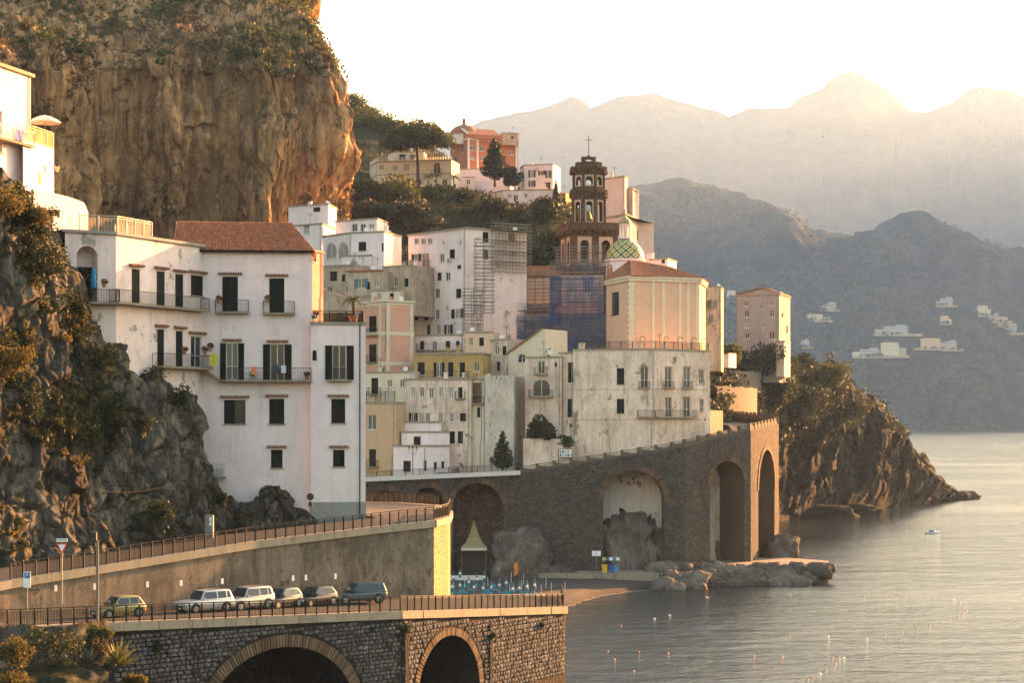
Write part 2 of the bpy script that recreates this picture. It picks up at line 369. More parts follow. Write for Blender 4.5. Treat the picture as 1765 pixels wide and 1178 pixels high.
cols += [[W(e[1]-14, e[0], 338+(60-e[0])*.6*(e[0] < 60)) for e in edge], [W(e[1], e[0], 350+(60-e[0])*.6*(e[0] < 60)) for e in edge], [W(e[1]-12, e[0], 372) for e in edge], [W(e[1]-60, e[0], 400) for e in edge], [W(e[1]-160, e[0], 430) for e in edge]]
for c in cols: c.insert(0, c[0]+Vector((0, 45, 12)))
def dcliff(V, N):
    fl = ridged(V*np.array([1/9, 1/14, 1/60]), 4, 41)*1.3+ridged(V*np.array([1/2.4, 1/3, 1/22]), 3, 43)*.55; big = fbm(V/np.array([26, 26, 34]), 3, 45)*3.2; fine = blocks(V/np.array([4.2, 4.2, 13]), 141)*1.3+blocks(V/np.array([1.5, 1.5, 5]), 151)*.6+fbm(V/np.array([2.2, 2.2, 3.0]), 4, 47)*.5
    led = np.clip(fbm(V/np.array([14, 14, 9]), 3, 49), 0, 1)*1.6
    return -N*(fl+big+fine+led-3.6)[:, None]
cl_o, CLG = loft('cliff', cols, 620, 460, CLIFF, dcliff, kind='structure', flat=True)

# ------------------------------------------------------------ rock beside the ramp road, under the houses
def rk(px, top, Y, lean=6, base=1040, back=16):
    ys = np.linspace(base, top, 6)
    return [W(px, y, Y+lean*((base-y)/(base-top))**1.3) for y in ys]+[W(px+6, top-4, Y+lean+back*.4)+Vector((0, 0, -1)), W(px+10, top+8, Y+lean+back)]
cols = [rk(-130, 280, 123, 8), rk(-50, 285, 127, 9), rk(0, 292, 129.5, 9), rk(40, 318, 131.5, 9), rk(80, 365, 133.5, 9), rk(112, 425, 135, 9), rk(150, 505, 136.5, 9), rk(178, 590, 138, 8.6), rk(215, 600, 140, 8.5), rk(240, 655, 141.3, 8),
        rk(275, 640, 143, 8.5), rk(305, 668, 144.3, 9), rk(345, 690, 146, 9.5), rk(362, 800, 147, 8), rk(400, 855, 148.5, 7), rk(425, 862, 149.5, 6.5), rk(455, 838, 150.8, 6.5), rk(480, 845, 152, 6), rk(505, 866, 153, 5.5), rk(530, 900, 154.3, 4.5), rk(545, 960, 155.5, 4)]
def drock(V, N):
    return N*(fbm(V/6.5, 4, 61)*1.0+blocks(V/np.array([1.9, 1.9, 2.9]), 65)*.9+blocks(V/np.array([.75, .75, 1.0]), 69)*.33+fbm(V/.4, 3, 67)*.06-.35)[:, None]
rk_o, RKG = loft('roadside_rock', cols, 500, 340, ROCKG, drock, kind='structure', flat=True)

# ------------------------------------------------------------ town hillside
EARTH = rockmat('dry_hillside', [(.025, .02, .013), (.05, .042, .025), (.085, .07, .045), (.13, .105, .075)], .5, (.025, .03, .01), 1.2, .6, .50)
def hc(px, r): return [W(px, y, Y) for y, Y in r]
cols = [hc(60, [(900, 250), (760, 290), (600, 330), (480, 380), (400, 440), (330, 520), (280, 590), (300, 680)]), hc(240, [(880, 268), (720, 300), (580, 332), (450, 380), (340, 440), (240, 520), (200, 590), (220, 680)]), hc(430, [(860, 275), (700, 300), (560, 330), (440, 380), (330, 440), (230, 520), (170, 590), (190, 680)]),
        hc(540, [(850, 276), (700, 300), (560, 326), (440, 375), (340, 440), (250, 520), (178, 590), (200, 680)]),
        hc(620, [(846, 276), (690, 300), (560, 325), (450, 370), (345, 440), (262, 520), (188, 590), (210, 680)]),
        hc(700, [(842, 276), (690, 300), (560, 325), (455, 370), (352, 440), (305, 490), (232, 590), (250, 680)]),
        hc(780, [(838, 276), (690, 300), (560, 325), (455, 375), (352, 440), (318, 500), (300, 560), (330, 660)]),
        hc(860, [(832, 276), (690, 300), (560, 330), (455, 380), (360, 440), (326, 490), (322, 540), (360, 640)]),
        hc(950, [(820, 277), (690, 302), (560, 335), (450, 380), (375, 430), (345, 470), (348, 520), (400, 620)]),
        hc(1010, [(808, 278), (690, 306), (570, 340), (470, 380), (415, 420), (385, 450), (392, 500), (450, 600)]),
        hc(1110, [(790, 280), (700, 310), (600, 345), (530, 385), (480, 410), (462, 430), (480, 480), (560, 580)]),
        hc(1200, [(780, 286), (715, 316), (640, 350), (590, 390), (580, 410), (585, 430), (610, 480), (680, 580)]),
        hc(1260, [(790, 300), (735, 322), (680, 350), (640, 390), (625, 410), (630, 430), (650, 480), (720, 580)])]
def dhill(V, N): return -N*(fbm(V/22, 3, 71)*2.2+fbm(V/4, 4, 75)*.6)[:, None]
hl_o, HLG = loft('town_hillside', cols, 260, 200, EARTH, dhill, kind='structure')

# ------------------------------------------------------------ headland on the right
def hd(px, rows): return [W(px, y, Y) for y, Y in rows]
cols = [hd(1215, [(960, 330), (850, 330), (760, 330), (690, 338), (650, 352), (622, 372), (618, 400), (640, 470)]),
        hd(1290, [(925, 385), (840, 378), (770, 370), (690, 366), (660, 368), (630, 376), (618, 400), (640, 480)]),
        hd(1370, [(900, 430), (830, 418), (760, 405), (690, 396), (662, 394), (640, 396), (634, 415), (660, 490)]),
        hd(1430, [(892, 450), (840, 440), (770, 428), (705, 418), (670, 414), (650, 416), (652, 430), (690, 500)]),
        hd(1490, [(884, 470), (840, 462), (780, 452), (720, 444), (695, 442), (684, 446), (690, 460), (720, 520)]),
        hd(1540, [(878, 490), (850, 484), (805, 476), (765, 470), (745, 468), (738, 472), (742, 486), (770, 540)]),
        hd(1590, [(870, 512), (855, 506), (830, 500), (808, 496), (800, 496), (797, 500), (802, 514), (830, 560)]),
        hd(1640, [(864, 530), (858, 527), (850, 524), (846, 522), (844, 522), (844, 526), (848, 536), (864, 570)]),
        hd(1676, [(863, 545), (862, 543), (861, 542), (860, 541), (860, 541), (860, 544), (863, 550), (868, 580)]),
        hd(1720, [(875, 552), (876, 551), (876, 550), (876, 550), (876, 551), (876, 553), (878, 560), (886, 590)])]
def dhead(V, N):
    a = np.clip((V[:, 2]+3)/12, .25, 1)
    return N*((blocks(V/np.array([8, 8, 11]), 81)*3.2+blocks(V/np.array([2.8, 2.8, 3.6]), 87)*1.1+fbm(V/26, 3, 83)*3.0+fbm(V/2.2, 3, 85)*.3-.6)*a)[:, None]
hd_o, HDG = loft('headland', cols, 420, 280, ROCKD, dhead, kind='structure', flat=True)

# ------------------------------------------------------------ beach
SAND = (lambda k: (k.color(k.mix(k.ramp(k.sep()[2], [(.02, 1), (.45, 0)]), k.ramp(k.noise(3, 8, .7), [(.3, (.036, .032, .03)), (.7, (.065, .058, .053))]), (.016, .015, .015))), k.bump(k.noise(2.5, 7, .7), .5, .12), k.m)[2])(NT('dark_sand', .95, .2))
cols = []
for px, yw in ((560, 1075), (760, 1068), (900, 1058), (978, 1046), (1020, 1033), (1065, 1024), (1120, 1018), (1180, 1014), (1240, 1010)):
    Yw = CZ*F/(yw-HZ); cols.append([Vector((WX(px, Yw-6), Yw-6, -.7)), Vector((WX(px, Yw), Yw, 0)), Vector((WX(px, Yw+5), Yw+5, .45)), Vector((WX(px, Yw+14), Yw+14, .9)), Vector((WX(px, 292), 292, 1.25))])
loft('beach', cols, 120, 60, SAND, lambda V, N: np.stack([V[:, 0]*0, V[:, 0]*0, fbm(V/3, 4, 91)*.07], 1), kind='structure')

# ------------------------------------------------------------ haze
k = NT('haze_air'); k.t.nodes.remove(k.b)
pv = k.n('ShaderNodeVolumePrincipled'); pv.inputs['Color'].default_value = (.35, .56, 1, 1); pv.inputs['Absorption Color'].default_value = (1, 1, 1, 1); pv.inputs['Density'].default_value = .000048; pv.inputs['Anisotropy'].default_value = .45
k.l(pv.outputs[0], k.t.nodes['Material Output'].inputs['Volume'])
b = MB(); b.box(-2700, 6000, -400, 11600, -40, 1800); hz = b.build('haze', k.m, kind='stuff', label='warm morning haze filling the bay and the valleys', cat='haze')
# ------------------------------------------------------------ facades: vertical planes that photo columns and rows map onto
class Fac:
    def __init__(s, pa, Ya, pb, Yb):
        s.A = Vector((WX(pa, Ya), Ya, 0)); s.B = Vector((WX(pb, Yb), Yb, 0)); s._set()
    def _set(s):
        s.L = (s.B-s.A).length; s.d = (s.B-s.A)/s.L; s.i = Vector((-s.d.y, s.d.x, 0))       # i points into the building
        s.M = Matrix(((s.d.x, s.i.x, 0, s.A.x), (s.d.y, s.i.y, 0, s.A.y), (0, 0, 1, 0), (0, 0, 0, 1)))
    @staticmethod
    def pts(A, B):
        f = Fac.__new__(Fac); f.A = Vector((A[0], A[1], 0)); f.B = Vector((B[0], B[1], 0)); f._set(); return f
    def u(s, px):
        k = (px-CX)/F; return (k*s.A.y-s.A.x)/(s.d.x-k*s.d.y)
    def z(s, px, py): return ZY(py, s.A.y+s.d.y*s.u(px))
    def P(s, u, y, z): return s.A+s.d*u+s.i*y+Vector((0, 0, z))
    def rect(s, r):                                     # photo rectangle -> (u0, u1, z0, z1)
        c = (r[0]+r[2])/2; return s.u(r[0]), s.u(r[2]), s.z(c, r[3]), s.z(c, r[1])
def arc_pts(u0, u1, z0, z1, rise, n=14):
    um = (u0+u1)/2; w = (u1-u0)/2; zs = z1-rise
    return [(um-w*math.cos(math.pi*i/n), zs+rise*math.sin(math.pi*i/n)) for i in range(n+1)]
def wall(mb, f, u0, u1, z0, zt, ops=(), depth=.3, thick=None):
    """wall sheet on facade f with real openings and their reveals; zt number or function of u; op = (u0, u1, z0, z1, rise)"""
    top = zt if callable(zt) else (lambda u: zt)
    ops = [(o+(0,))[:5] for o in ops]
    us = sorted({u0, u1, *[x for o in ops for x in o[:2]]}); zs = sorted({z0, *[x for o in ops for x in o[2:4]]})
    us = [u for u in us if u0-1e-6 <= u <= u1+1e-6]; zall = zs
    Z = lambda z, u: top(u) if z is None else z
    for a, b_ in zip(us, us[1:]):
        if b_-a < 1e-5: continue
        zs = [z for z in zall if z < min(top(a), top(b_))-1e-3]+[None]
        for c, d in zip(zs, zs[1:]):
            mu = (a+b_)/2; mz = (c+(Z(d, mu)))/2
            if any(o[0] < mu < o[1] and o[2] < mz < o[3] for o in ops): continue
            mb.quad(f.P(a, 0, c), f.P(b_, 0, c), f.P(b_, 0, Z(d, b_)), f.P(a, 0, Z(d, a)))
    for a, b_, c, d, rise in ops:
        dp = depth
        if rise:
            ar = arc_pts(a, b_, c, d, rise)
            for (p, q), (r, s_) in zip(ar, ar[1:]):
                mb.quad(f.P(p, 0, q), f.P(r, 0, s_), f.P(r, 0, d), f.P(p, 0, d)); mb.quad(f.P(p, 0, q), f.P(p, dp, q), f.P(r, dp, s_), f.P(r, 0, s_))
            zt_ = d-rise
        else:
            zt_ = d; mb.quad(f.P(a, 0, d), f.P(a, dp, d), f.P(b_, dp, d), f.P(b_, 0, d))
        mb.quad(f.P(a, 0, c), f.P(a, dp, c), f.P(a, dp, zt_), f.P(a, 0, zt_)); mb.quad(f.P(b_, 0, c), f.P(b_, 0, zt_), f.P(b_, dp, zt_), f.P(b_, dp, c))
        mb.quad(f.P(a, 0, c), f.P(b_, 0, c), f.P(b_, dp, c), f.P(a, dp, c))
def strip(mb, L, Rr):
    for i in range(len(L)-1): mb.quad(L[i], L[i+1], Rr[i+1], Rr[i])
def railing(name, label, pts, h=1.08, sp=1.0, mat=None, group=None, infill=True, post=.05, cat='railing'):
    mat = mat or RAILM; root = empty(name, pts[0], label, cat, group); hr = MB(); lo = MB(); ba = MB(); up = Vector((0, 0, 1)); me = None
    for p, q in zip(pts, pts[1:]):
        p, q = Vector(p), Vector(q); n = max(1, round((q-p).length/sp))
        hr.tube(p+up*h, q+up*h, .035, 6); hr.tube(p+up*(h-.16), q+up*(h-.16), .02, 5); lo.tube(p+up*.10, q+up*.10, .02, 5)
        for i in range(n+(q == Vector(pts[-1]))):
            c = p.lerp(q, i/n); b = MB(); b.box(-post, post, -post, post, 0, h+.02, Matrix.Translation(c)); b.build('post', mat, root)
        if infill:
            m = int((q-p).length/.115)
            for i in range(1, m): c = p.lerp(q, i/m); ba.tube(c+up*.1, c+up*(h-.16), .021, 4)
    hr.build('handrail', mat, root); lo.build('lower_rail', mat, root)
    if infill: ba.build('balusters', mat, root, kind='stuff')
    return root
ASPH = (lambda k: (k.color(k.ramp(k.noise(1.3, 8, .7), [(.3, (.03, .029, .03)), (.7, (.05, .048, .048))])), k.bump(k.noise(30, 4), .3, .01), k.m)[2])(NT('asphalt', .85, .3))
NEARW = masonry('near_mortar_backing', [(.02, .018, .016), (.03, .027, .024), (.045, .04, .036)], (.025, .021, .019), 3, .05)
STONE = (lambda k: (k.color(k.mix(k.ramp(k.noise(.5, 7, .7), [(.42, 0), (.68, .75)]), k.mix(k.rnd, (.05, .047, .046), (.17, .162, .16)), (.04, .034, .028))), k.bump(k.noise(9, 6, .7), .7, .05), k.m)[2])(NT('grey_field_stone', .9, .2))
STONEI = (lambda k: (k.color(k.mix(k.ramp(k.noise(.5, 7, .7), [(.42, 0), (.68, .75)]), k.ramp(k.noise(1.9, 2), [(.35, (.045, .042, .042)), (.65, (.18, .17, .168))]), (.04, .034, .028))), k.bump(k.noise(9, 6, .7), .7, .05), k.m)[2])(NT('grey_field_stone_single', .9, .2))
BRICK = (lambda k: (k.color(k.mix(k.rnd, (.075, .05, .033), (.165, .115, .075))), k.bump(k.noise(12, 5), .5, .02), k.m)[2])(NT('arch_brick', .9, .2))

BRICK2 = (lambda k: (k.color(k.mix(k.rnd, (.06, .036, .024), (.14, .085, .055))), k.bump(k.noise(12, 5), .5, .02), k.m)[2])(NT('old_arch_brick', .9, .2))
# ---- lower road on the near viaduct
LP = [(-60, 113, 10.2), (150, 119.5, 9.85), (690, 138, 8.75), (975, 160, 6.85)]             # column, depth, road height at the outer edge
LE = [Vector((WX(p, Y), Y, z)) for p, Y, z in LP]
RP = [(-60, 119, 12.1), (18, 122, 12.45), (440, 139, 13.9), (640, 147.5, 14.45), (748, 152, 14.75)]      # ramp outer edge
RE = [Vector((WX(p, Y), Y, z)) for p, Y, z in RP]
b = MB(); far = [Vector((RE[0].x, RE[0].y, 10.2)), Vector((RE[1].x, RE[1].y, 9.85)), Vector((RE[4].x, RE[4].y, 8.6)), Vector((WX(968, 168), 168, 6.85))]
nr = [LE[0], LE[1], LE[2], LE[3]]
strip(b, nr, far); b.build('lower_road', ASPH, kind='structure')
nd = [Vector((.69, -.72, 0)), Vector((.69, -.72, 0)), Vector((.70, -.71, 0)), Vector((.82, -.57, 0))]
vw = empty('stone_viaduct', LE[1], 'grey stone road viaduct with two brick rimmed arches, nearest the viewer', 'viaduct')
f1 = Fac(150, 119.5, 690, 138); f2 = Fac(690, 138, 975, 160)
def zl(f, a, b_): return lambda u: a+(b_-a)*u/f.L-.55
o1 = (f1.u(350), f1.u(612), -2, f1.z(480, 1117)); o1 = o1+((o1[1]-o1[0])*.5*.80,)
o2 = (f2.u(719), f2.u(826), -2, f2.z(772, 1097)); o2 = o2+((o2[1]-o2[0])*.5,)
b = MB(); wall(b, f1, -.0, f1.L, -2, zl(f1, LE[1].z, LE[2].z), [o1], 7); wall(b, f2, 0, f2.L, -2, zl(f2, LE[2].z, LE[3].z), [o2], 7)
e = f2.P(f2.L, 0, 0); e2 = Vector((WX(968, 168), 168, 0))
b.quad(Vector((e.x, e.y, -2)), Vector((e2.x, e2.y, -2)), Vector((e2.x, e2.y, 6.3)), Vector((e.x, e.y, LE[3].z-.55)))
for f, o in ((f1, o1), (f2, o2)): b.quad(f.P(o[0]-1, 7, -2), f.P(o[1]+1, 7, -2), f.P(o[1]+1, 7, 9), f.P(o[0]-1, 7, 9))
b.build('wall', NEARW, vw)
# coping: cream band with an overhang
for a, c in zip(LE[0:], LE[1:]):
    f = Fac.pts(a, c); b = MB(); n = max(2, int(f.L/2.6))
    for i in range(n):
        u0, u1 = f.L*i/n+.012, f.L*(i+1)/n-.012; za = a.z+(c.z-a.z)*i/n; zb = a.z+(c.z-a.z)*(i+1)/n; j = random.uniform(-.02, .02)
        q = MB(); q.add([f.P(u, y, z) for u, z0 in ((u0, za), (u1, zb)) for y, z in ((-.22+j, z0-.52), (-.22+j, z0+.06), (.5, z0+.06), (.5, z0-.52))], [(0, 3, 2, 1), (4, 5, 6, 7), (0, 1, 5, 4), (1, 2, 6, 5), (2, 3, 7, 6), (3, 0, 4, 7)])
        q.build('coping_stone', CONC, vw)
# brick rings of the arches
for f, o in ((f1, o1), (f2, o2)):
    b = MB(); n = 84 if f is f1 else 52; ar = arc_pts(*o[:4], o[4], n); t = .85 if f is f1 else .6
    um = (o[0]+o[1])/2; zc = o[3]-o[4]
    low = [(o[0], zc-.16*(i+1)) for i in range(14)]
    for i in range(n):
        (p, q), (r, s_) = ar[i], ar[i+1]
        def out(u, z):
            d = Vector((u-um, 0, (z-zc)*((o[1]-o[0])/2/o[4])**2)); d.normalize(); return (u+d.x*t, z+d.z*t)
        pe, re_ = out(p, q), out(r, s_); g = .12; y0 = -.07-random.random()*.04
        L_ = lambda A, B, k: (A[0]+(B[0]-A[0])*k, A[1]+(B[1]-A[1])*k)
        a1, a2 = L_((p, q), (r, s_), g), L_((p, q), (r, s_), 1-g); c1, c2 = L_(pe, re_, g), L_(pe, re_, 1-g)
        vs = [f.P(u, y, z) for y in (y0, .3) for u, z in (a1, a2, c2, c1)]
        b.add(vs, [(0, 1, 2, 3), (0, 4, 5, 1), (1, 5, 6, 2), (2, 6, 7, 3), (3, 7, 4, 0)])
    for sgn, ue in ((-1, o[0]), (1, o[1])):
        for i in range(26):
            z1 = zc-.17*i-.015; ww = t if i % 2 else t*.72
            b.box(min(ue, ue+sgn*ww), max(ue, ue+sgn*ww), -.08, .3, z1-.14, z1, f.M)
    b.build('arch_ring', BRICK, vw, kind='stuff')
# field stones of the wall, laid in uneven courses
def stones(f, o, za, zb, zlow, t):
    out = []; z = zlow; row = 0
    while z < max(za, zb):
        h = random.uniform(.26, .42); u = random.uniform(-.3, 0)
        while u < f.L:
            w = random.uniform(.28, .62); uc, zc_ = u+w/2, z+h/2
            top = za+(zb-za)*uc/f.L-.60
            um = (o[0]+o[1])/2; a = (o[1]-o[0])/2+t+.08; zs = o[3]-o[4]; bb = o[4]+t+.08
            inside = (abs(uc-um) < a+w*.35 and zc_ < zs) or (((uc-um)/(a+w*.3))**2+((zc_-zs)/(bb+h*.3))**2 < 1)
            if zc_+h/2 < top and not inside and u+w < f.L and u > 0: out.append((u, z, w, h))
            u += w
        z += h
    return out
def stone_geo(mb, f, u, z, w, h):
    j = lambda s: random.uniform(-s, s); g = .03; pr = -random.uniform(.04, .13)
    fr = [(u+g+j(.03), z+g+j(.03)), (u+w/2+j(.06), z+g*.6+j(.03)), (u+w-g+j(.03), z+g+j(.03)), (u+w-g*.6+j(.02), z+h/2+j(.05)), (u+w-g+j(.03), z+h-g+j(.03)), (u+w/2+j(.06), z+h-g*.6+j(.03)), (u+g+j(.03), z+h-g+j(.03)), (u+g*.6+j(.02), z+h/2+j(.05))]
    cu, cz = u+w/2, z+h/2
    vs = [f.P(cu+j(.04), pr-.03, cz+j(.04))]+[f.P(cu+(a-cu)*.78, pr+.0, cz+(c-cz)*.78) for a, c in fr]+[f.P(a, .05, c) for a, c in fr]
    fs = [(0, 1+i, 1+(i+1) % 8) for i in range(8)]+[(1+i, 9+i, 9+(i+1) % 8, 1+(i+1) % 8) for i in range(8)]
    mb.add(vs, fs)
S = [(f1, s_) for s_ in stones(f1, o1, LE[1].z, LE[2].z, 3.2, .85) if s_[0] > f1.u(190)]+[(f2, s_) for s_ in stones(f2, o2, LE[2].z, LE[3].z, 1.2, .6)]
S.sort(key=lambda s_: -s_[1][2]*s_[1][3]/((s_[0].A.y+s_[0].d.y*s_[1][0])**2))
b = MB()
for i, (f, s_) in enumerate(S):
    if i < 300: q = MB(); stone_geo(q, f, *s_); q.build('stone', STONEI, vw)
    else: stone_geo(b, f, *s_)
b.build('stonework', STONE, vw, kind='stuff')
# buttress strips
for f, px, w in ((f2, 695, .55), (f2, 842, .35)):
    u = f.u(px); q = MB(); q.box(u, u+w, -.18, .3, -2, f.z(px, 1078), f.M); q.build('buttress', NEARW, vw)
rp = [LE[0]+Vector((0, 0, .06)), LE[1]+Vector((0, 0, .06)), LE[2]+Vector((0, 0, .06)), LE[3]+Vector((-.2, .2, .06)), Vector((WX(967.5, 168), 168, 6.92))]
railing('road_railing', 'long brown metal railing along the lower road above the stone arches', rp)

# ---- ramp road with retaining wall
rw = empty('ramp_wall', RE[1], 'stained cream retaining wall carrying the rising ramp road behind the cars', 'retaining wall')
RAMPW = plaster('stained_ramp_wall', (.21, .17, .13), (.04, .035, .03), 1.0, peel=(.09, .075, .06), scale=1.3, blotch=.75)
END_LIT = masonry('ramp_end_sunlit', [(.30, .2, .1), (.38, .26, .14), (.44, .32, .18)], (.2, .14, .09), 3, .05)  # golden sunlight on the end face, put into the stone colour
for i in range(len(RE)-1):
    f = Fac.pts(RE[i], RE[i+1]); b = MB(); zb = 6.2
    wall(b, f, 0, f.L, zb, lambda u, i=i, f=f: RE[i].z+(RE[i+1].z-RE[i].z)*u/f.L-.4); b.build('wall', RAMPW, rw)
    n = max(1, int(f.L/3))
    for j in range(n):
        u0, u1 = f.L*j/n+.01, f.L*(j+1)/n-.01; za = RE[i].z+(RE[i+1].z-RE[i].z)*j/n; zc = RE[i].z+(RE[i+1].z-RE[i].z)*(j+1)/n
        q = MB(); q.add([f.P(u, y, z) for u, z0 in ((u0, za), (u1, zc)) for y, z in ((-.2, z0-.5), (-.2, z0+.05), (.45, z0+.05), (.45, z0-.5))], [(0, 3, 2, 1), (4, 5, 6, 7), (0, 1, 5, 4), (1, 2, 6, 5), (2, 3, 7, 6), (3, 0, 4, 7)])
        q.build('coping_stone', CONC, rw)
E = [RE[4], Vector((WX(772, 157), 157, 14.8)), Vector((WX(776, 164), 164, 14.9)), Vector((WX(755, 176), 176, 14.9)), Vector((WX(690, 184), 184, 14.8)), Vector((WX(620, 190), 190, 14.6))]
b = MB()
for p, q in zip(E, E[1:]):
    s_ = 1 if p is RE[4] else 1; b.quad(Vector((p.x, p.y, 5)), Vector((q.x, q.y, 5)), q-Vector((0, 0, .4)), p-Vector((0, 0, .4)))
b.build('end_wall', END_LIT, rw)
b = MB(); out = [Vector((.93, -.3, 0)), Vector((1, -.2, 0)), Vector((1, .25, 0)), Vector((.6, .8, 0)), Vector((.4, .9, 0)), Vector((.4, .9, 0))]
O = [p+o*.25 for p, o in zip(E, out)]; I = [p-o*.4 for p, o in zip(E, out)]
for i in range(len(E)-1):
    for a, c in ((O, I),):
        dz = Vector((0, 0, .05)); d2 = Vector((0, 0, -.5))
        b.add([O[i]+dz, O[i+1]+dz, I[i+1]+dz, I[i]+dz, O[i]+d2, O[i+1]+d2, I[i+1]+d2, I[i]+d2], [(0, 1, 2, 3), (4, 7, 6, 5), (0, 4, 5, 1), (2, 6, 7, 3)])
b.build('end_coping', CONC, rw)
b = MB(); up = Vector((-.746, .666, 0))*6.8; fl = [p+up for p in RE]; fl[0].z = RE[0].z; strip(b, RE, fl)
b.add([RE[4], *E[1:], Vector((WX(540, 196), 196, 14.6)), Vector((fl[4].x, fl[4].y, 14.75))], [tuple(range(8))]); b.build('ramp_road', ASPH, kind='structure')
railing('ramp_railing', 'brown metal railing climbing along the edge of the ramp road', [RE[1]+Vector((0, 0, .05)), RE[2]+Vector((0, 0, .05)), RE[3]+Vector((0, 0, .05)), RE[4]+Vector((0, 0, .05)), E[1]+Vector((0, 0, .05)), E[2]+Vector((0, 0, .05))])
railing('bend_railing', 'railing round the back of the ramp bend beside the white house', [E[3]+Vector((0, 0, .05)), E[4]+Vector((0, 0, .05)), E[5]+Vector((0, 0, .05))], infill=True)

# ---- far viaduct below the town
vf = empty('town_viaduct', (0, 262, 0), 'tall dark stone viaduct curving below the town with big open arches', 'viaduct')
FP = [(600, 262, 832), (897, 262, 816), (1160, 262, 775), (1182, 263, 770), (1206, 265.3, 764), (1294, 272, 742), (1302, 274.3, 740), (1341, 290, 731), (1342, 298, 729), (1331, 309, 724), (1238, 340, 716)]
FE = [W(p, y, Y) for p, Y, y in FP]
TUF2 = masonry('viaduct_masonry', [(.026, .023, .021), (.052, .046, .041), (.10, .087, .075)], (.11, .095, .082), 2.0, .12, .06)
PALE = plaster('pale_arch_backing', (.60, .55, .52), (.2, .18, .16), .7, peel=(.2, .18, .16))
segs = [Fac.pts(FE[i], FE[i+1]) for i in range(len(FE)-1)]
arch = {0: [(638, 690, 845, 905), (711, 766, 840, 905), (778, 868, 833, 1000)], 1: [(1040, 1146, 812, 1000)], 4: [(1224, 1283, 795, 990)], 6: [(1307, 1335, 776, 990)]}
BRK = plaster('arch_lining', (.11, .075, .05), (.05, .04, .03), .8, blotch=.5)
for i, f in enumerate(segs):
    ops = []
    for a0, a1, t, bt in arch.get(i, []):
        u0, u1 = f.u(a0), f.u(a1); z1 = f.z((a0+a1)/2, t); zb = max(.3, f.z((a0+a1)/2, bt)); ops.append((u0, u1, zb, z1, (u1-u0)/2))
    b = MB(); wall(b, f, 0, f.L, -.5, lambda u, i=i, f=f: FE[i].z+(FE[i+1].z-FE[i].z)*u/f.L, ops, .02); b.build('wall', TUF2, vf)
    for j, o in enumerate(ops):
        b = MB(); ar = [(o[0], o[2])]+arc_pts(*o[:4], o[4], 20)+[(o[1], o[2])]; dp = 6 if i < 2 else 5
        for (p, q), (r, s_) in zip(ar, ar[1:]): b.quad(f.P(p, .0, q), f.P(p, dp, q), f.P(r, dp, s_), f.P(r, 0, s_))
        b.build('arch_lining', BRK if i else PALE, vf)
        um, rr = (o[0]+o[1])/2, (o[1]-o[0])/2; n = 34; b = MB()
        ring = arc_pts(*o[:4], o[4], n); t = .75
        for q in range(n):
            p0, p1 = ring[q], ring[q+1]; zc = o[3]-o[4]
            e0 = (um+(p0[0]-um)*(1+t/rr), zc+(p0[1]-zc)*(1+t/rr)); e1 = (um+(p1[0]-um)*(1+t/rr), zc+(p1[1]-zc)*(1+t/rr))
            lp = lambda A, B, k: (A[0]+(B[0]-A[0])*k, A[1]+(B[1]-A[1])*k); y0 = -.10-.04*random.random()
            vs = [f.P(u, y, z) for y in (y0, .05) for u, z in (lp(p0, p1, .06), lp(p0, p1, .94), lp(e0, e1, .94), lp(e0, e1, .06))]
            b.add(vs, [(0, 1, 2, 3), (0, 4, 5, 1), (1, 5, 6, 2), (2, 6, 7, 3), (3, 7, 4, 0)])
        b.build('arch_ring', BRICK2, vf, kind='stuff')
        b = MB(); b.quad(f.P(o[0]-.3, dp, o[2]-1), f.P(o[1]+.3, dp, o[2]-1), f.P(o[1]+.3, dp, o[3]+.3), f.P(o[0]-.3, dp, o[3]+.3))
        b.build('arch_back_wall', {0: TUFA, 1: PALE, 4: OLDST, 6: TUFA}[i], vf)
b = MB(); f = segs[0]; q = [f.P(f.u(634), -.55, 0), f.P(f.u(897), -.55, 0)]
za, zb = f.z(634, 826), f.z(897, 813); b.add([f.P(u, y, z+dz) for u, z in ((f.u(600), za), (f.u(897), zb)) for y in (-.6, .3) for dz in (-.5, .12)], [(0, 1, 5, 4), (1, 3, 7, 5), (0, 4, 6, 2), (4, 5, 7, 6), (0, 2, 3, 1)])
b.build('concrete_beam', plain('pale_concrete', (.55, .51, .48), .8), vf)
inn = [Vector((p.x, p.y, p.z)) for p in FE]; nn = [segs[max(0, i-1)].i+segs[min(len(segs)-1, i)].i for i in range(len(FE))]; offs = [(n.normalized().x*7.5, n.normalized().y*7.5) for n in nn]
inn = [p+Vector((o[0], o[1], 0)) for p, o in zip(FE, offs)]
b = MB(); strip(b, [p-Vector((0, 0, .9)) for p in FE], [p-Vector((0, 0, .9)) for p in inn]); b.build('coast_road', ASPH, kind='structure')
ln = MB(); mid = [p.lerp(q, .5)-Vector((0, 0, .895)) for p, q in zip(FE, inn)]; d = Vector((.08, .06, 0)); strip(ln, [m-d for m in mid], [m+d for m in mid]); ln.build('road_marking', plain('white_paint', (.7, .7, .68), .7), kind='structure')
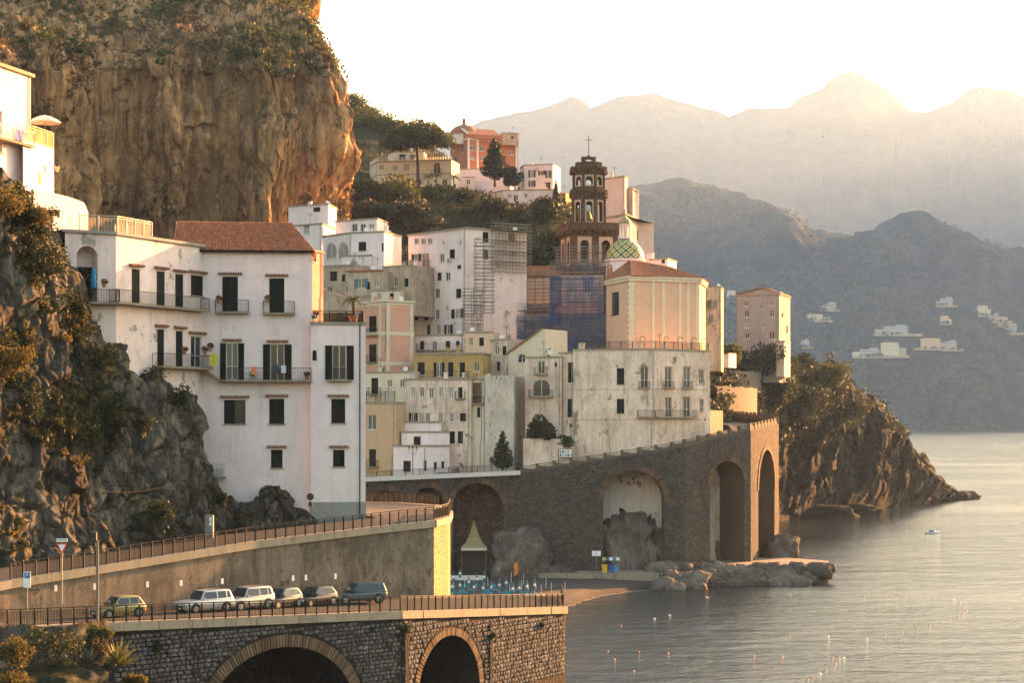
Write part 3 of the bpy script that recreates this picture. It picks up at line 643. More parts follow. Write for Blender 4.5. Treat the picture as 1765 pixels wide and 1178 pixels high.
# parapet pillars with rails between
pr = empty('parapet', FE[1], 'stone pillar parapet with metal bars along the curving coast road', 'parapet'); PIL = plaster('parapet_stone', (.12, .095, .072), (.05, .04, .034), .9)
rail = MB()
for i in range(1, len(segs)):
    f = segs[i]; n = max(1, round(f.L/2.3))
    for j in range(n):
        c = FE[i].lerp(FE[i+1], j/n); c2 = FE[i].lerp(FE[i+1], (j+1)/n); b = MB(); M = Matrix.Translation(c) @ f.M.to_3x3().to_4x4()
        b.box(-.24, .24, .02, .45, -.1, 1.0+random.uniform(-.05, .05), M); b.build('pillar', PIL, pr)
        a_ = f.i*.2
        for h in (.3, .6, .85): rail.tube(c+a_+Vector((0, 0, h)), c2+a_+Vector((0, 0, h)), .045, 5)
        b = MB(); b.box(.24, f.L/n-.24, .1, .32, -.1, .62, M); b.build('kerb_stone', PIL, pr)
rail.build('bars', IRON, pr, kind='stuff')
railing('street_railing', 'dark street railing along the road over the pale concrete beam', [segs[0].P(segs[0].u(600), -.2, segs[0].z(600, 829)), segs[0].P(segs[0].u(897), -.2, segs[0].z(897, 813))], 1.1, 2.0, IRON)
# ramp-foot rock inside the arches and at the wall's foot
def boulder(name, c, r, mat, label=None, cat=None, group=None, seed=0, sub=3, parent=None, sq=(1, 1, .8), n=24):
    th = np.linspace(0, np.pi, n//2+1); ph = np.linspace(0, 2*np.pi, n, endpoint=False)
    T, Ph = np.meshgrid(th, ph, indexing='ij'); D = np.stack([np.sin(T)*np.cos(Ph), np.sin(T)*np.sin(Ph), np.cos(T)], -1).reshape(-1, 3)
    q = np.abs(D)**.75*np.sign(D); q /= np.linalg.norm(q, axis=1)[:, None]**.6
    rad = 1+.30*fbm(D*1.3+seed*7.1, 3, seed)+.16*ridged(D*2.3+seed, 3, seed+3)
    rad = rad+.22*blocks(D*2.2+seed*3.3, seed+20)
    V = q*rad[:, None]*np.array(sq)*r+np.array(tuple(c)); m = len(ph); Q = []
    for i in range(len(th)-1):
        for j in range(m): Q.append((i*m+j, (i+1)*m+j, (i+1)*m+(j+1) % m, i*m+(j+1) % m))
    return npmesh(name, V, Q, mat, parent, smooth=False, label=label, cat=cat, group=group)
ROCKB = rockmat('breakwater_stone', [(.06, .05, .042), (.13, .11, .09), (.19, .165, .135), (.26, .23, .19)], .4, None, 3, .8)
c = W(1092, 930, 266); boulder('arch_rock', (c.x, 267.5, 3.2), 4.6, ROCKB, 'large brown rock filling the foot of the white backed arch', 'rock', None, 3, sq=(1.0, .8, 1.35), n=72)
c = W(1062, 935, 264); boulder('arch_rock', (c.x, 265.2, 4.2), 2.2, ROCKB, 'upright rock slab leaning at the front of the white backed arch', 'rock', None, 5, sq=(.8, .6, 1.9), n=60)
c = W(900, 955, 260); boulder('wall_rock', (c.x, 259.6, 1.6), 3.6, ROCKB, 'bare rock bulging from the wall foot beside the beach bar', 'rock', None, 8, sq=(1.15, .6, 1.3), n=72)
c = W(948, 978, 259); boulder('wall_rock', (c.x, 259.2, .6), 2.4, ROCKB, 'low sloping rock along the wall foot behind the beach lamp', 'rock', None, 9, sq=(1.5, .6, .8), n=60)
c = W(1240, 950, 274); boulder('arch_rock', (c.x-.6, 276, 1.5), 2.2, ROCKB, 'rough rock at the foot of the narrow second arch', 'rock', None, 12, sq=(.8, .6, 1.6), n=48)
c = W(1345, 935, 284); boulder('wall_rock', (c.x, 284, 1.6), 3.2, ROCKB, 'brown rock at the seaward corner of the tall viaduct', 'rock', None, 14, sq=(.8, 1.2, 1.0), n=60)
# ------------------------------------------------------------ building kit
GLASS2 = (lambda k: (k.color((.07, .08, .09)), k.m)[1])(NT('pale_window_glass', .15, .6)); CURTAIN = plain('curtain', (.30, .27, .23), .9, var=.25)
rw_ = random.Random(5)
def tiled_roof(parent, eL, eR, rR, rL, mat=None, w=.24, l=.42, name='roof_tiles'):
    eL, eR, rR, rL = map(Vector, (eL, eR, rR, rL)); mat = mat or TILE
    n = max(3, int(max((eR-eL).length, (rR-rL).length)/w)); m = max(2, int(((rL-eL).length+(rR-eR).length)/2/l)); V = []; Q = []
    nrm = (eR-eL).cross(rL-eL).normalized() if (rL-eL).length > .01 else (eR-eL).cross(rR-eL).normalized()
    if nrm.z < 0: nrm = -nrm
    pt = lambda a, c: (eL.lerp(eR, a)).lerp(rL.lerp(rR, a), c)
    for j in range(m):
        for i in range(n):
            a0, a1 = i/n, (i+1)/n; c0, c1 = j/m-.012, (j+1)/m+.03/m; o = random.uniform(-.015, .015); b0 = len(V)
            for c, lift in ((c0, .045+o), (c1, .0+o)):
                for k_, t in enumerate((0, .25, .5, .75, 1)):
                    V.append(pt(a0+(a1-a0)*t, c)+nrm*(lift+.02+(0, .055, .08, .055, 0)[k_]))
            for k_ in range(4): Q.append((b0+k_, b0+k_+1, b0+k_+6, b0+k_+5))
            Q.append((b0, b0+1, b0+2, b0+3))
    me = bpy.data.meshes.new(name); me.from_pydata([tuple(v) for v in V], [], [tuple(q) for q in Q]); me.update()
    o = mobj(name, me, mat, parent, kind='stuff')
    b = MB(); b.add([eL, eR, rR, rL, eL-nrm*.12, eR-nrm*.12, rR-nrm*.12, rL-nrm*.12], [(0, 1, 2, 3), (7, 6, 5, 4), (0, 4, 5, 1), (1, 5, 6, 2), (2, 6, 7, 3), (3, 7, 4, 0)]); b.build('roof', mat, parent)
    return o
def shutter_leaf(parent, f, u0, u1, z0, z1, y, mat, slats):
    b = MB(); t = .035; s = .05
    if u1-u0 < .12: b.box(u0, u1, y, y+t, z0, z1, f.M)
    else:
        b.box(u0, u0+s, y, y+t, z0, z1, f.M); b.box(u1-s, u1, y, y+t, z0, z1, f.M); b.box(u0+s, u1-s, y, y+t, z0, z0+.08, f.M); b.box(u0+s, u1-s, y, y+t, z1-.08, z1, f.M)
        b.box(u0+s, u1-s, y+t*.55, y+t*.8, z0+.08, z1-.08, f.M)
        if slats:
            n = max(3, int((z1-z0)/.13))
            for i in range(n):
                z = z0+.1+(z1-z0-.2)*(i+.5)/n; b.box(u0+s, u1-s, y+.004, y+t*.5, z-.02, z+.03, f.M)
    return b.build('shutter', mat, parent)
def window(parent, f, r, style='g', rise=0, mat=None, frame=None, hi=False, depth=.2, sill=True, hood=False):
    u0, u1, z0, z1 = r; mat = mat or SHUT; frame = frame or FRAME; w = .06 if hi else .08; y = depth-.06
    b = MB(); b.box(u0, u0+w, y, y+.06, z0, z1-rise, f.M); b.box(u1-w, u1, y, y+.06, z0, z1-rise, f.M); b.box(u0+w, u1-w, y, y+.06, z0, z0+w, f.M)
    if rise:
        ar = arc_pts(u0, u1, z0, z1, rise, 10); um = (u0+u1)/2
        for (p, q), (s_, t) in zip(ar, ar[1:]):
            k = lambda a, c: (um+(a-um)*.86, z1-rise+(c-z1+rise)*.86)
            a, c = k(p, q), k(s_, t); b.quad(f.P(p, y, q), f.P(s_, y, t), f.P(c[0], y, c[1]), f.P(a[0], y, a[1]))
    else: b.box(u0+w, u1-w, y, y+.06, z1-w, z1, f.M)
    if style in 'go' and u1-u0 > .5:
        um = (u0+u1)/2; b.box(um-w*.6, um+w*.6, y-.01, y+.05, z0+w, z1-w-rise*.1, f.M)
        if hi: b.box(u0+w, u1-w, y-.008, y+.045, z0+(z1-z0)*.36, z0+(z1-z0)*.36+.05, f.M)
    win = b.build('window', frame if style in 'go' else mat, parent)
    b = MB()
    if rise: ar = arc_pts(u0, u1, z0, z1, rise, 10); b.add([f.P(u0, depth-.015, z0)]+[f.P(p, depth-.015, q) for p, q in ar]+[f.P(u1, depth-.015, z0)], [tuple(range(13))])
    else: b.quad(f.P(u0, depth-.015, z0), f.P(u1, depth-.015, z0), f.P(u1, depth-.015, z1), f.P(u0, depth-.015, z1))
    b.build('pane', DARK if style == 'd' else random.choice([GLASS, GLASS, GLASS, CURTAIN, GLASS2]), win)  # style d: no glass, a dark sheet painted as the opening's shade
    um = (u0+u1)/2; zt = z1-rise
    if style == 's':
        shutter_leaf(win, f, u0+.01, um-.006, z0+.01, zt-.01, .04, mat, hi); shutter_leaf(win, f, um+.006, u1-.01, z0+.01, zt-.01, .04, mat, hi)
    if style == 'o':
        ww = (u1-u0)/2*1.02; shutter_leaf(win, f, u0-ww-.02, u0-.02, z0, zt, -.07, mat, hi); shutter_leaf(win, f, u1+.02, u1+ww+.02, z0, zt, -.07, mat, hi)
    if style == 'h':
        shutter_leaf(win, f, u0+.01, um-.006, z0+.01, zt-.01, .04, mat, hi)
    if sill:
        b = MB(); b.box(u0-.1, u1+.1, -.1, .02, z0-.1, z0-.005, f.M); b.build('sill', frame if not hi else CONC, win)
    if hood:
        b = MB(); n = max(4, int((u1-u0+.7)/.2)); a = u0-.35; st = (u1-u0+.7)/n
        for i in range(n): b.tube(f.P(a+st*(i+.5), -.34, z1+.27), f.P(a+st*(i+.5), .02, z1+.35), st*.36, 6)
        b.box(a, u1+.35, -.3, .0, z1+.19, z1+.24, f.M); b.build('tile_hood', TILE2, win)
    return win
def balcony(parent, f, u0, u1, z, proj=.9, h=1.0, sp=.13, mat=None, slab=None, ends=True, name='balcony'):
    mat = mat or IRON; b = MB(); b.box(u0, u1, -proj, -.002, z-.16, z, f.M)
    b.box(u0-.03, u1+.03, -proj-.03, -.003, z-.05, z+.012, f.M); bo = b.build(name, slab or CONC, parent)
    r = MB(); y = -proj+.05; P = [(u0+.04, -.02), (u0+.04, y), (u1-.04, y), (u1-.04, -.02)]
    for (a, c), (d, e) in zip(P, P[1:]):
        r.tube(f.P(a, c, z+h), f.P(d, e, z+h), .025, 5); r.tube(f.P(a, c, z+.08), f.P(d, e, z+.08), .015, 4)
        L = math.hypot(d-a, e-c); n = max(1, int(L/sp))
        for i in range(n+1): t = i/n; r.tube(f.P(a+(d-a)*t, c+(e-c)*t, z), f.P(a+(d-a)*t, c+(e-c)*t, z+h), .025 if i in (0, n) else .013, 4)
    r.build('balcony_railing', mat, bo, kind='stuff'); return bo
def house(name, label, plan, top, bot, mat, wins=None, back=8, par=.35, cat='house', group=None, cornice=.12, cmat=None, hi=False, shut=None, roofmat=None, frame=None, xback=None):
    """plan: front outline, left to right, as (photo column, depth); top, bot: (edge, column, row) that fix the heights; wins: {edge: [(style, x0, y0, x1, y1, options)]}"""
    fs = [Fac(*plan[i], *plan[i+1]) for i in range(len(plan)-1)]
    z1 = fs[top[0]].z(top[1], top[2]); z0 = fs[bot[0]].z(bot[1], bot[2]); root = empty(name, fs[0].A+Vector((0, 0, z0)), label, cat, group)
    b = MB(); todo = []
    for i, f in enumerate(fs):
        ops = []
        for w in (wins or {}).get(i, []):
            r = f.rect(w[1:5]); opt = w[5] if len(w) > 5 else {}; r = (max(.05, r[0]), min(f.L-.05, r[1]), r[2], min(r[3], z1-.1))
            if r[1]-r[0] < .1: continue
            rise = (r[1]-r[0])/2*opt.get('rise', 1) if opt.get('arch') else 0
            ops.append((*r, rise)); todo.append((f, r, w[0], rise, opt))
        wall(b, f, 0, f.L, z0, z1, ops, .2)
    pts = [fs[0].A]+[f.B for f in fs]; bl = fs[0].A+fs[0].i*back; br = fs[-1].B+(Vector((*xback, 0)) if xback else fs[-1].i*back)
    for a, c in ((pts[-1], br), (br, bl), (bl, pts[0])):
        f = Fac.pts(a, c); wall(b, f, 0, f.L, z0, z1)
    b.build('wall', mat, root)
    ring = [*pts, br, bl]; b = MB(); zr = z1-par; b.add([Vector((p.x, p.y, zr)) for p in ring], [tuple(range(len(ring)))]); b.build('roof', roofmat or CONC, root)
    if cornice:
        b = MB()
        for f in fs: b.box(-cornice, f.L+cornice, -cornice, .02, z1-.22, z1+.04, f.M)
        b.build('cornice', cmat or CONC, root)
    for f, r, st, rise, opt in todo:
        if st == 's' and rw_.random() < .3: st = rw_.choice('hho')
        window(root, f, r, st, rise, opt.get('m', shut), frame, hi, sill=opt.get('sill', True), hood=opt.get('hood', False))
        if opt.get('bal'): balcony(root, f, r[0]-.45, r[1]+.45, r[2]-.01, .7, 1.0, .13 if hi else .2)
    if cat == 'house' and z1-z0 > 3 and back >= 5:
        f = fs[len(fs)//2]
        for j in range(rw_.randint(1, 3)):
            u = f.L*rw_.uniform(.12, .85); yb = back*rw_.uniform(.3, .8); hh = rw_.uniform(.7, 1.5); b = MB(); b.box(u-.28, u+.28, yb-.25, yb+.25, zr, zr+hh, f.M); b.box(u-.36, u+.36, yb-.33, yb+.33, zr+hh, zr+hh+.1, f.M); b.build('chimney', mat, root)
        u = f.L*rw_.uniform(.2, .8); p = f.P(u, back*.4, zr); b = MB(); b.tube(p, p+Vector((0, 0, 2.6)), .03, 5)
        for j in range(5): b.tube(p+Vector((-.45, 0, 2.1+j*.1)), p+Vector((.45, .1, 2.1+j*.1)), .012, 4)
        b.build('aerial', IRON, root)
        if rw_.random() < .5:
            p = f.P(f.L*rw_.uniform(.15, .9), .6, zr+.7); b = MB(); b.lathe([(.02, 0), (.22, .04), (.40, .14)], (0, 0, 0), 14, 0, Matrix.Translation(p) @ Matrix.Rotation(rw_.uniform(-.6, .6), 4, 'Z') @ Matrix.Rotation(1.1, 4, 'X')); b.tube(p, p-Vector((0, 0, .75)), .025, 5); b.build('satellite_dish', FRAME, root)
    if z1-z0 > 5:
        f = fs[-1] if len(fs) == 1 else fs[0]; u = f.L-.35; b = MB(); b.path([f.P(u, -.07, z1-.25), f.P(u, -.07, z0+(z1-z0)*.4), f.P(u-.25, -.07, z0+(z1-z0)*.36), f.P(u-.25, -.07, z0)], .05, 6); b.build('drainpipe', GREYP, root)
    return root, fs, z0, z1
def grid_w(st, x0, x1, n, y0, y1, w, **o):
    return [(st, x0+(x1-x0)*i/(max(1, n-1))-w/2, y0, x0+(x1-x0)*i/(max(1, n-1))+w/2, y1, o) for i in range(n)]

SHUTBL = plain('shutter_blue', (.06, .12, .2), .6)
# ------------------------------------------------------------ big white house on the rock
wh = empty('white_house', W(450, 900, 160), 'large white house with dark green shutters and terracotta roof above the ramp road', 'house')
fa, fb, fc, fd = Fac(112, 147, 200, 149), Fac(200, 149, 351, 160), Fac(351, 160, 538, 161), Fac(536, 160.2, 630, 161)
zt = fb.z(200, 400); b = MB()
oa = [(*fa.rect((132, 424, 168, 521)), (fa.u(168)-fa.u(132))/2)]
wb = [('s', 227, 464, 241, 523), ('s', 270, 468, 284, 528), ('s', 302, 473, 316, 532), ('s', 329, 475, 350, 510), ('s', 271, 568, 283, 631), ('s', 303, 571, 315, 633), ('g', 329, 580, 348, 633)]
wc = [('s', 383, 477, 410, 537), ('s', 464, 480, 490, 540), ('o', 390, 592, 410, 655), ('o', 466, 594, 490, 657), ('h', 386, 690, 423, 731), ('s', 464, 688, 490, 731), ('s', 467, 776, 487, 807)]
wd_ = [('o', 573, 596, 597, 655), ('s', 571, 688, 595, 730), ('s', 574, 776, 594, 805)]
wall(b, fa, 0, fa.L, fa.z(150, 690), zt, oa, 1.6); wall(b, fb, 0, fb.L, fb.z(300, 760), zt, [(*fb.rect(w[1:]), 0) for w in wb], .2)
b.build('wall', WHITE, wh)
zc = fc.z(450, 431); b = MB(); wall(b, fc, 0, fc.L, fc.z(450, 935), zc, [(*fc.rect(w[1:]), 0) for w in wc], .2)
p = fc.A; f_ = Fac.pts(fc.A+fc.i*9, fc.A); wall(b, f_, 0, f_.L, fc.z(450, 700), zc); f_ = Fac.pts(fc.B, fc.B+fc.i*9); wall(b, f_, 0, f_.L, fc.z(450, 900), zc); f_ = Fac.pts(fc.B+fc.i*9, fc.A+fc.i*9); wall(b, f_, 0, f_.L, 15, zc)
b.build('wall', WHITE2, wh)
zd = fd.z(580, 556); b = MB(); nic = (*fd.rect((538.5, 604, 546, 622)), (fd.u(546)-fd.u(538.5))/2)
wall(b, fd, 0, fd.L, fd.z(580, 935), zd, [(*fd.rect(w[1:]), 0) for w in wd_]+[nic], .2)
f_ = Fac.pts(fd.B, fd.B+Vector((-.8, 8, 0))); wall(b, f_, 0, f_.L, 10, zd); b.build('wall', WHITE2, wh)
b = MB(); b.quad(fd.P(0, 8, zd-.05), fd.P(0, 0, zd-.05), fd.P(fd.L, 0, zd-.05), fd.P(fd.L, 8, zd-.05)); b.box(-.1, fd.L+.12, -.14, .02, zd-.2, zd+.03, fd.M); b.build('terrace', CONC, wh)
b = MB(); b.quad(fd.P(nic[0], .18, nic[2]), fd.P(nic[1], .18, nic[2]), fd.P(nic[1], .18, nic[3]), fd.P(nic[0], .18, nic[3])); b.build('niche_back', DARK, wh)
b = MB(); b.box(0, fd.L+.04, -.06, -.004, fd.z(580, 940), fd.z(580, 866), fd.M); b.build('plinth', GREYP, wh)
for f, L in ((fb, wb), (fc, wc), (fd, wd_)):
    for w in L:
        r = f.rect(w[1:]); win = window(wh, f, r, w[0], 0, None, FRAME, True, hood=(f is not fd or w[0] != 'o'))
# arched loggia: back wall with a dark door
b = MB(); b.quad(fa.P(fa.u(125), 1.6, fa.z(150, 525)), fa.P(fa.u(178), 1.6, fa.z(150, 525)), fa.P(fa.u(178), 1.6, fa.z(150, 415)), fa.P(fa.u(125), 1.6, fa.z(150, 415))); b.build('loggia_back', WHITE2, wh)
b = MB(); b.box(fa.u(134), fa.u(172), 1.5, 1.58, fa.z(150, 523), fa.z(150, 458), fa.M); b.build('door', SHUT, wh)
# flat roof with thin dark edge over the left wing
b = MB(); b.add([fa.P(-.3, -.25, zt), fa.P(fa.L, -.25, zt), fb.P(fb.L, -.25, zt), fb.P(fb.L, 9, zt), fa.P(-.3, 10, zt)], [(0, 1, 2, 3, 4)]); b.add([v+Vector((0, 0, dz)) for dz in (-.22, .012) for v in (fa.P(-.3, -.25, zt), fa.P(fa.L, -.25, zt), fb.P(fb.L, -.25, zt))], [(0, 1, 4, 3), (1, 2, 5, 4)])
b.build('roof', GREYP, wh)
# pitched roof of the middle block: gable at its left end
ze = zc+.0; ov = .45; UL = fc.u(297); gl = fc.P(UL, -ov, ze-.1); gr = fc.P(fc.L+.25, -ov, ze-.1); zr = fc.z(330, 381)+.45; rl = fc.P(UL, 5.2, zr); rr = fc.P(fc.L-1.8, 5.2, zr)
tiled_roof(wh, gl, gr, rr, rl, TILE, .22, .38)
b = MB(); b.add([fc.P(UL+.2, .05, zc-.3), fc.P(UL+.2, 5.2, zr-.25), fc.P(UL+.2, 10, zc-.3)], [(0, 1, 2)]); b.build('gable', WHITE2, wh)
b = MB(); b.add([gr, fc.P(fc.L+.25, 10, ze), rr], [(0, 1, 2)]); b.add([rl, rr, fc.P(fc.L+.2, 10.4, ze), fc.P(UL, 10.4, ze)], [(0, 1, 2, 3)]); b.build('roof', TILE, wh)
b = MB(); b.path([gl+Vector((0, -.06, -.08)), gr+Vector((0, -.06, -.08))], .07, 8); b.tube(fd.P(fd.L-.5, -.08, zd), fd.P(fd.L-.5, -.08, 14.6), .05, 6); b.build('gutter', IRON, wh)
b = MB(); b.add([fc.P(UL-.04, y, z) for y, z in ((-ov, ze-.05), (5.2, zr+.05), (10.4, ze), (10.4, ze-.3), (5.2, zr-.27), (-ov, ze-.35))], [(0, 1, 4, 5), (1, 2, 3, 4)]); b.build('barge_board', WHITE2, wh)
# balconies
zu = fb.z(270, 528)-.02
b1 = balcony(wh, fa, .1, fa.L, fa.z(160, 522), 1.15, 1.0); balcony(wh, fb, -.9, fb.u(346), zu, 1.0, 1.0)
balcony(wh, fc, fc.u(371), fc.u(429), fc.z(400, 538), .6, 1.0); balcony(wh, fc, fc.u(453), fc.u(508), fc.z(480, 540), .6, 1.0)
balcony(wh, fb, fb.u(262), fb.L-.1, fb.z(300, 633), 1.1, 1.05); balcony(wh, fc, fc.u(380), fc.u(537), fc.z(450, 656), 1.1, 1.05)
balcony(wh, fd, fd.u(564), fd.u(606), fd.z(585, 655), .6, 1.05)
f = fc; b = MB(); u0, u1, za, zb_ = fc.u(352), fc.u(382), fc.z(352, 633), fc.z(382, 656)
b.add([f.P(u, y, z+dz) for u, z in ((u0, za), (u1, zb_)) for y in (-1.1, -.01) for dz in (-.18, 0)], [(0, 1, 5, 4), (1, 3, 7, 5), (0, 4, 6, 2), (4, 5, 7, 6), (0, 2, 3, 1)]); b.build('balcony_ramp', CONC, wh)
# roof terrace railing and little details
railing('terrace_railing', 'pale metal railing round the flat roof of the white house', [fa.P(fa.u(150), 2.2, zt), fa.P(fa.L+.6, 1.6, zt), fb.P(fb.u(282), 1.2, zt), fb.P(fb.u(282), 5, zt)], 1.45, 1.4, plain('pale_rail', (.42, .38, .30), .5, .2))
railing('palm_terrace_railing', 'dark railing round the small roof terrace with the potted palm', [fd.P(.2, .25, zd), fd.P(fd.L-.2, .25, zd), fd.P(fd.L-.1, 6, zd)], 1.0, 1.6, IRON)

# ------------------------------------------------------------ house on the clifftop
ch, cf, cz0, cz1 = house('clifftop_house', 'sunlit white house with balcony high on the rock at the far left', [(-60, 138), (53, 147)], (0, 50, 127), (0, 20, 400), WHITE2, {0: [('g', -8, 190, 4, 262)]}, 7, hi=True, cornice=.25)
balcony(ch, cf[0], cf[0].u(-40), cf[0].u(43), cf[0].z(20, 246), .9, 1.0, mat=plain('cream_rail', (.62, .56, .45), .5))
b = MB(); f = Fac(40, 144.6, 93, 150); zq = f.z(90, 256); wall(b, f, 0, f.L, f.z(90, 400), zq); f2_ = Fac.pts(f.B, f.B+f.i*6); wall(b, f2_, 0, 6, f.z(90, 400), zq); b.quad(f.P(0, 0, zq), f.P(f.L, 0, zq), f.P(f.L, 6, zq), f.P(0, 6, zq)); b.build('lower_block', WHITE2, ch)
b = MB(); b.quad(f.P(f.u(66), -.01, f.z(66, 318)), f.P(f.u(71), -.01, f.z(71, 318)), f.P(f.u(71), -.01, f.z(71, 298)), f.P(f.u(66), -.01, f.z(66, 298))); b.build('slit_window', OCHRE, ch)
railing('upper_terrace_railing', 'yellow screened railing under the white parasol', [f.P(.8, .05, zq), f.P(f.L-.05, .05, zq), f.P(f.L-.05, 5, zq)], 1.3, 1.3, plain('yellow_rail', (.55, .42, .18), .5))
gw = MB(); f = Fac(58, 146, 152, 152); N = 24
for i in range(N):
    t0, t1 = i/N, (i+1)/N; top = lambda t: f.z(60+92*t, 326+26*t**.7-6*math.sin(t*math.pi)+(14*max(0, t-.93)/.07)); 
    gw.add([f.P(f.L*t, y, z) for t in (t0, t1) for y in (0, .35) for z in (f.z(100, 410), top(t))], [(0, 4, 5, 1), (1, 5, 7, 3), (2, 3, 7, 6)])
gw.build('garden_wall', WHITE2, label='curved white garden wall stepping down beside the clifftop house', cat='wall')

# ------------------------------------------------------------ town houses
A = dict(arch=True)
house('stepped_house', 'white cubic house below the cliff, highest on the left of town', [(468, 318), (555, 312), (584, 322)], (1, 556, 385), (0, 500, 520), WHITE2, {0: [('s', 491, 384, 500, 395), ('g', 523, 382, 533, 403)]})
house('roof_pavilion', 'small white pavilion on the flat roof under the cliff', [(497, 322), (566, 318), (580, 325)], (0, 560, 351), (0, 560, 392), WHITE2, {0: [('d', 540, 357, 552, 365)]}, 5)
house('terrace_house', 'white house with twin arched loggia and three roof windows', [(556, 312), (606, 306), (662, 304), (692, 312)], (1, 620, 400), (1, 620, 520), WHITE2,
      {0: [('g', 561, 418, 580, 446, A), ('g', 582, 418, 601, 446, A)], 1: [('s', 618, 417, 631, 433), ('s', 658, 419, 671, 433), ('d', 621, 449, 630, 464)]})
house('attic_storey', 'white attic storey with three dark windows set back on its roof', [(578, 314), (650, 309), (668, 316)], (0, 620, 378), (0, 620, 404), WHITE2, {0: [('g', 606, 386, 616, 399), ('g', 621, 386, 630, 399), ('g', 635, 386, 645, 399)]}, 4)
house('rubble_cottage', 'grey rubble cottage with a dark green shutter below the loggia', [(556, 303), (612, 300)], (0, 590, 457), (0, 590, 540), OLDST, {0: [('s', 569, 468, 581, 485), ('d', 589, 474, 595, 486), ('g', 564, 494, 572, 505), ('g', 596, 494, 603, 505)]}, 5)
house('tiled_cottage', 'old stone cottage with a red tiled edge and blue window', [(600, 298), (660, 296)], (0, 630, 466), (0, 630, 540), OLDST, {0: [('o', 617, 481, 628, 497, dict(m=SHUTBL)), ('g', 645, 484, 652, 495), ('d', 632, 486, 638, 500)]}, 5, cmat=TILE, cornice=.3)
house('beige_house', 'beige peeling house with one narrow window beside the white tall house', [(660, 300), (712, 297)], (0, 690, 458), (0, 690, 545), OLDST, {0: [('g', 679, 479, 685, 494), ('s', 697, 480, 704, 495), ('d', 667, 498, 673, 512), ('s', 690, 502, 698, 515)]}, 6)
house('pink_sliver_house', 'narrow pink house wall just behind the tiled roof of the big white house', [(520, 200), (557, 204)], (0, 545, 432), (0, 545, 560), PINK, {0: [('s', 541, 437, 545, 452)]}, 6)
pk, pf, pz0, pz1 = house('pink_palazzo', 'pink palazzo with cream bands and green shuttered doors', [(612, 292), (667, 285), (713, 288)], (1, 690, 519), (1, 690, 655), PINK,
      {0: [('s', 636, 545, 649, 578, dict(bal=1)), ('s', 636, 594, 649, 625, dict(bal=1))]}, 8, cornice=.3, cmat=CREAM)
for z in (pf[1].z(690, 523), pf[1].z(690, 575), pf[1].z(690, 627)):
    b = MB()
    for f in pf: b.box(0, f.L, -.07, .0-.003, z-.35, z+.25, f.M)
    b.build('band', CREAM, pk)
for f, px in ((pf[0], 655), (pf[1], 669), (pf[1], 709)): b = MB(); u = f.u(px); b.box(u-.28, u+.28, -.05, -.002, pz0, pz1-.2, f.M); b.build('pilaster', CREAM, pk)
tw, tf, tz0, tz1 = house('tall_white_house', 'tall white house with flat roof partly behind green scaffolding', [(704, 308), (803, 296), (908, 303)], (0, 803, 392), (0, 760, 640), WHITE,
      {0: [('s', 714, 438, 722, 450), ('g', 727, 437, 740, 460, dict(bal=1)), ('g', 714, 489, 721, 508), ('s', 730, 490, 739, 516), ('s', 714, 534, 721, 552), ('s', 731, 534, 738, 552), ('g', 750, 498, 758, 514), ('s', 786, 498, 795, 514), ('g', 750, 534, 757, 551), ('s', 784, 533, 795, 549), ('d', 788, 457, 795, 464), ('g', 758, 438, 766, 452), ('s', 775, 430, 784, 446), ('g', 768, 470, 776, 484), ('g', 732, 470, 738, 481), ('s', 754, 470, 761, 484), ('g', 752, 560, 759, 576), ('s', 770, 560, 777, 576), ('d', 735, 560, 742, 580), ('g', 714, 411, 722, 421), ('g', 726, 411, 734, 421), ('g', 737, 411, 745, 421)],
       1: [('s', 832, 400, 842, 418), ('s', 876, 402, 888, 416), ('d', 832, 430, 842, 447)]}, 9, cornice=.2)
yh, yf, _, _ = house('yellow_house', 'ochre yellow house with four dark doors onto a long balcony', [(713, 284), (832, 281), (846, 286)], (0, 760, 609), (0, 760, 665), OCHRE,
      {0: grid_w('s', 757, 797, 3, 625, 650, 9)+[('s', 720, 625, 732, 646), ('g', 817, 624, 826, 641)]}, 8, cornice=.2)
balcony(yh, yf[0], yf[0].u(716), yf[0].u(808), yf[0].z(740, 652), 1.0, 1.0, .2)
house('grey_white_house', 'mottled grey white house with small windows in the middle of the lower town', [(697, 278), (812, 276), (828, 281)], (0, 760, 653), (0, 760, 840), WEATH,
      {0: [('g', 709, 668, 716, 684), ('g', 740, 669, 747, 687), ('g', 774, 668, 781, 687), ('g', 722, 712, 730, 731), ('g', 734, 712, 741, 731), ('d', 793, 713, 803, 727), ('s', 774, 744, 784, 765), ('s', 789, 744, 798, 765), ('g', 756, 712, 763, 730), ('g', 776, 712, 782, 728), ('s', 709, 712, 716, 731), ('g', 757, 668, 764, 686), ('s', 790, 668, 797, 687, dict(bal=1)), ('g', 724, 668, 731, 685)]}, 6, par=.1)
house('shuttered_tower_house', 'narrow house end with tall wooden shuttered balcony', [(806, 277), (834, 276)], (0, 820, 654), (0, 820, 830), CREAM, {0: [('s', 812, 660, 831, 696, dict(bal=1, m=WOOD)), ('d', 822, 703, 828, 720)]}, 5)
house('cream_house', 'cream house with dark doors between the pink palazzo and the ochre house', [(608, 284), (712, 281)], (0, 665, 641), (0, 665, 720), CREAM, {0: [('d', 640, 652, 652, 680, dict(bal=1)), ('g', 668, 655, 676, 668), ('g', 690, 655, 697, 668)]}, 6)
oh, of, _, _ = house('ochre_house', 'stained ochre house with white window behind the big white house', [(600, 277), (682, 274), (698, 277)], (0, 660, 694), (0, 660, 840), plaster('faded_ochre', (.62, .40, .22), (.36, .25, .18), .9, peel=(.55, .47, .42), blotch=.4), {0: [('g', 634, 716, 648, 741), ('d', 636, 775, 648, 805, dict(bal=1))]}, 6)
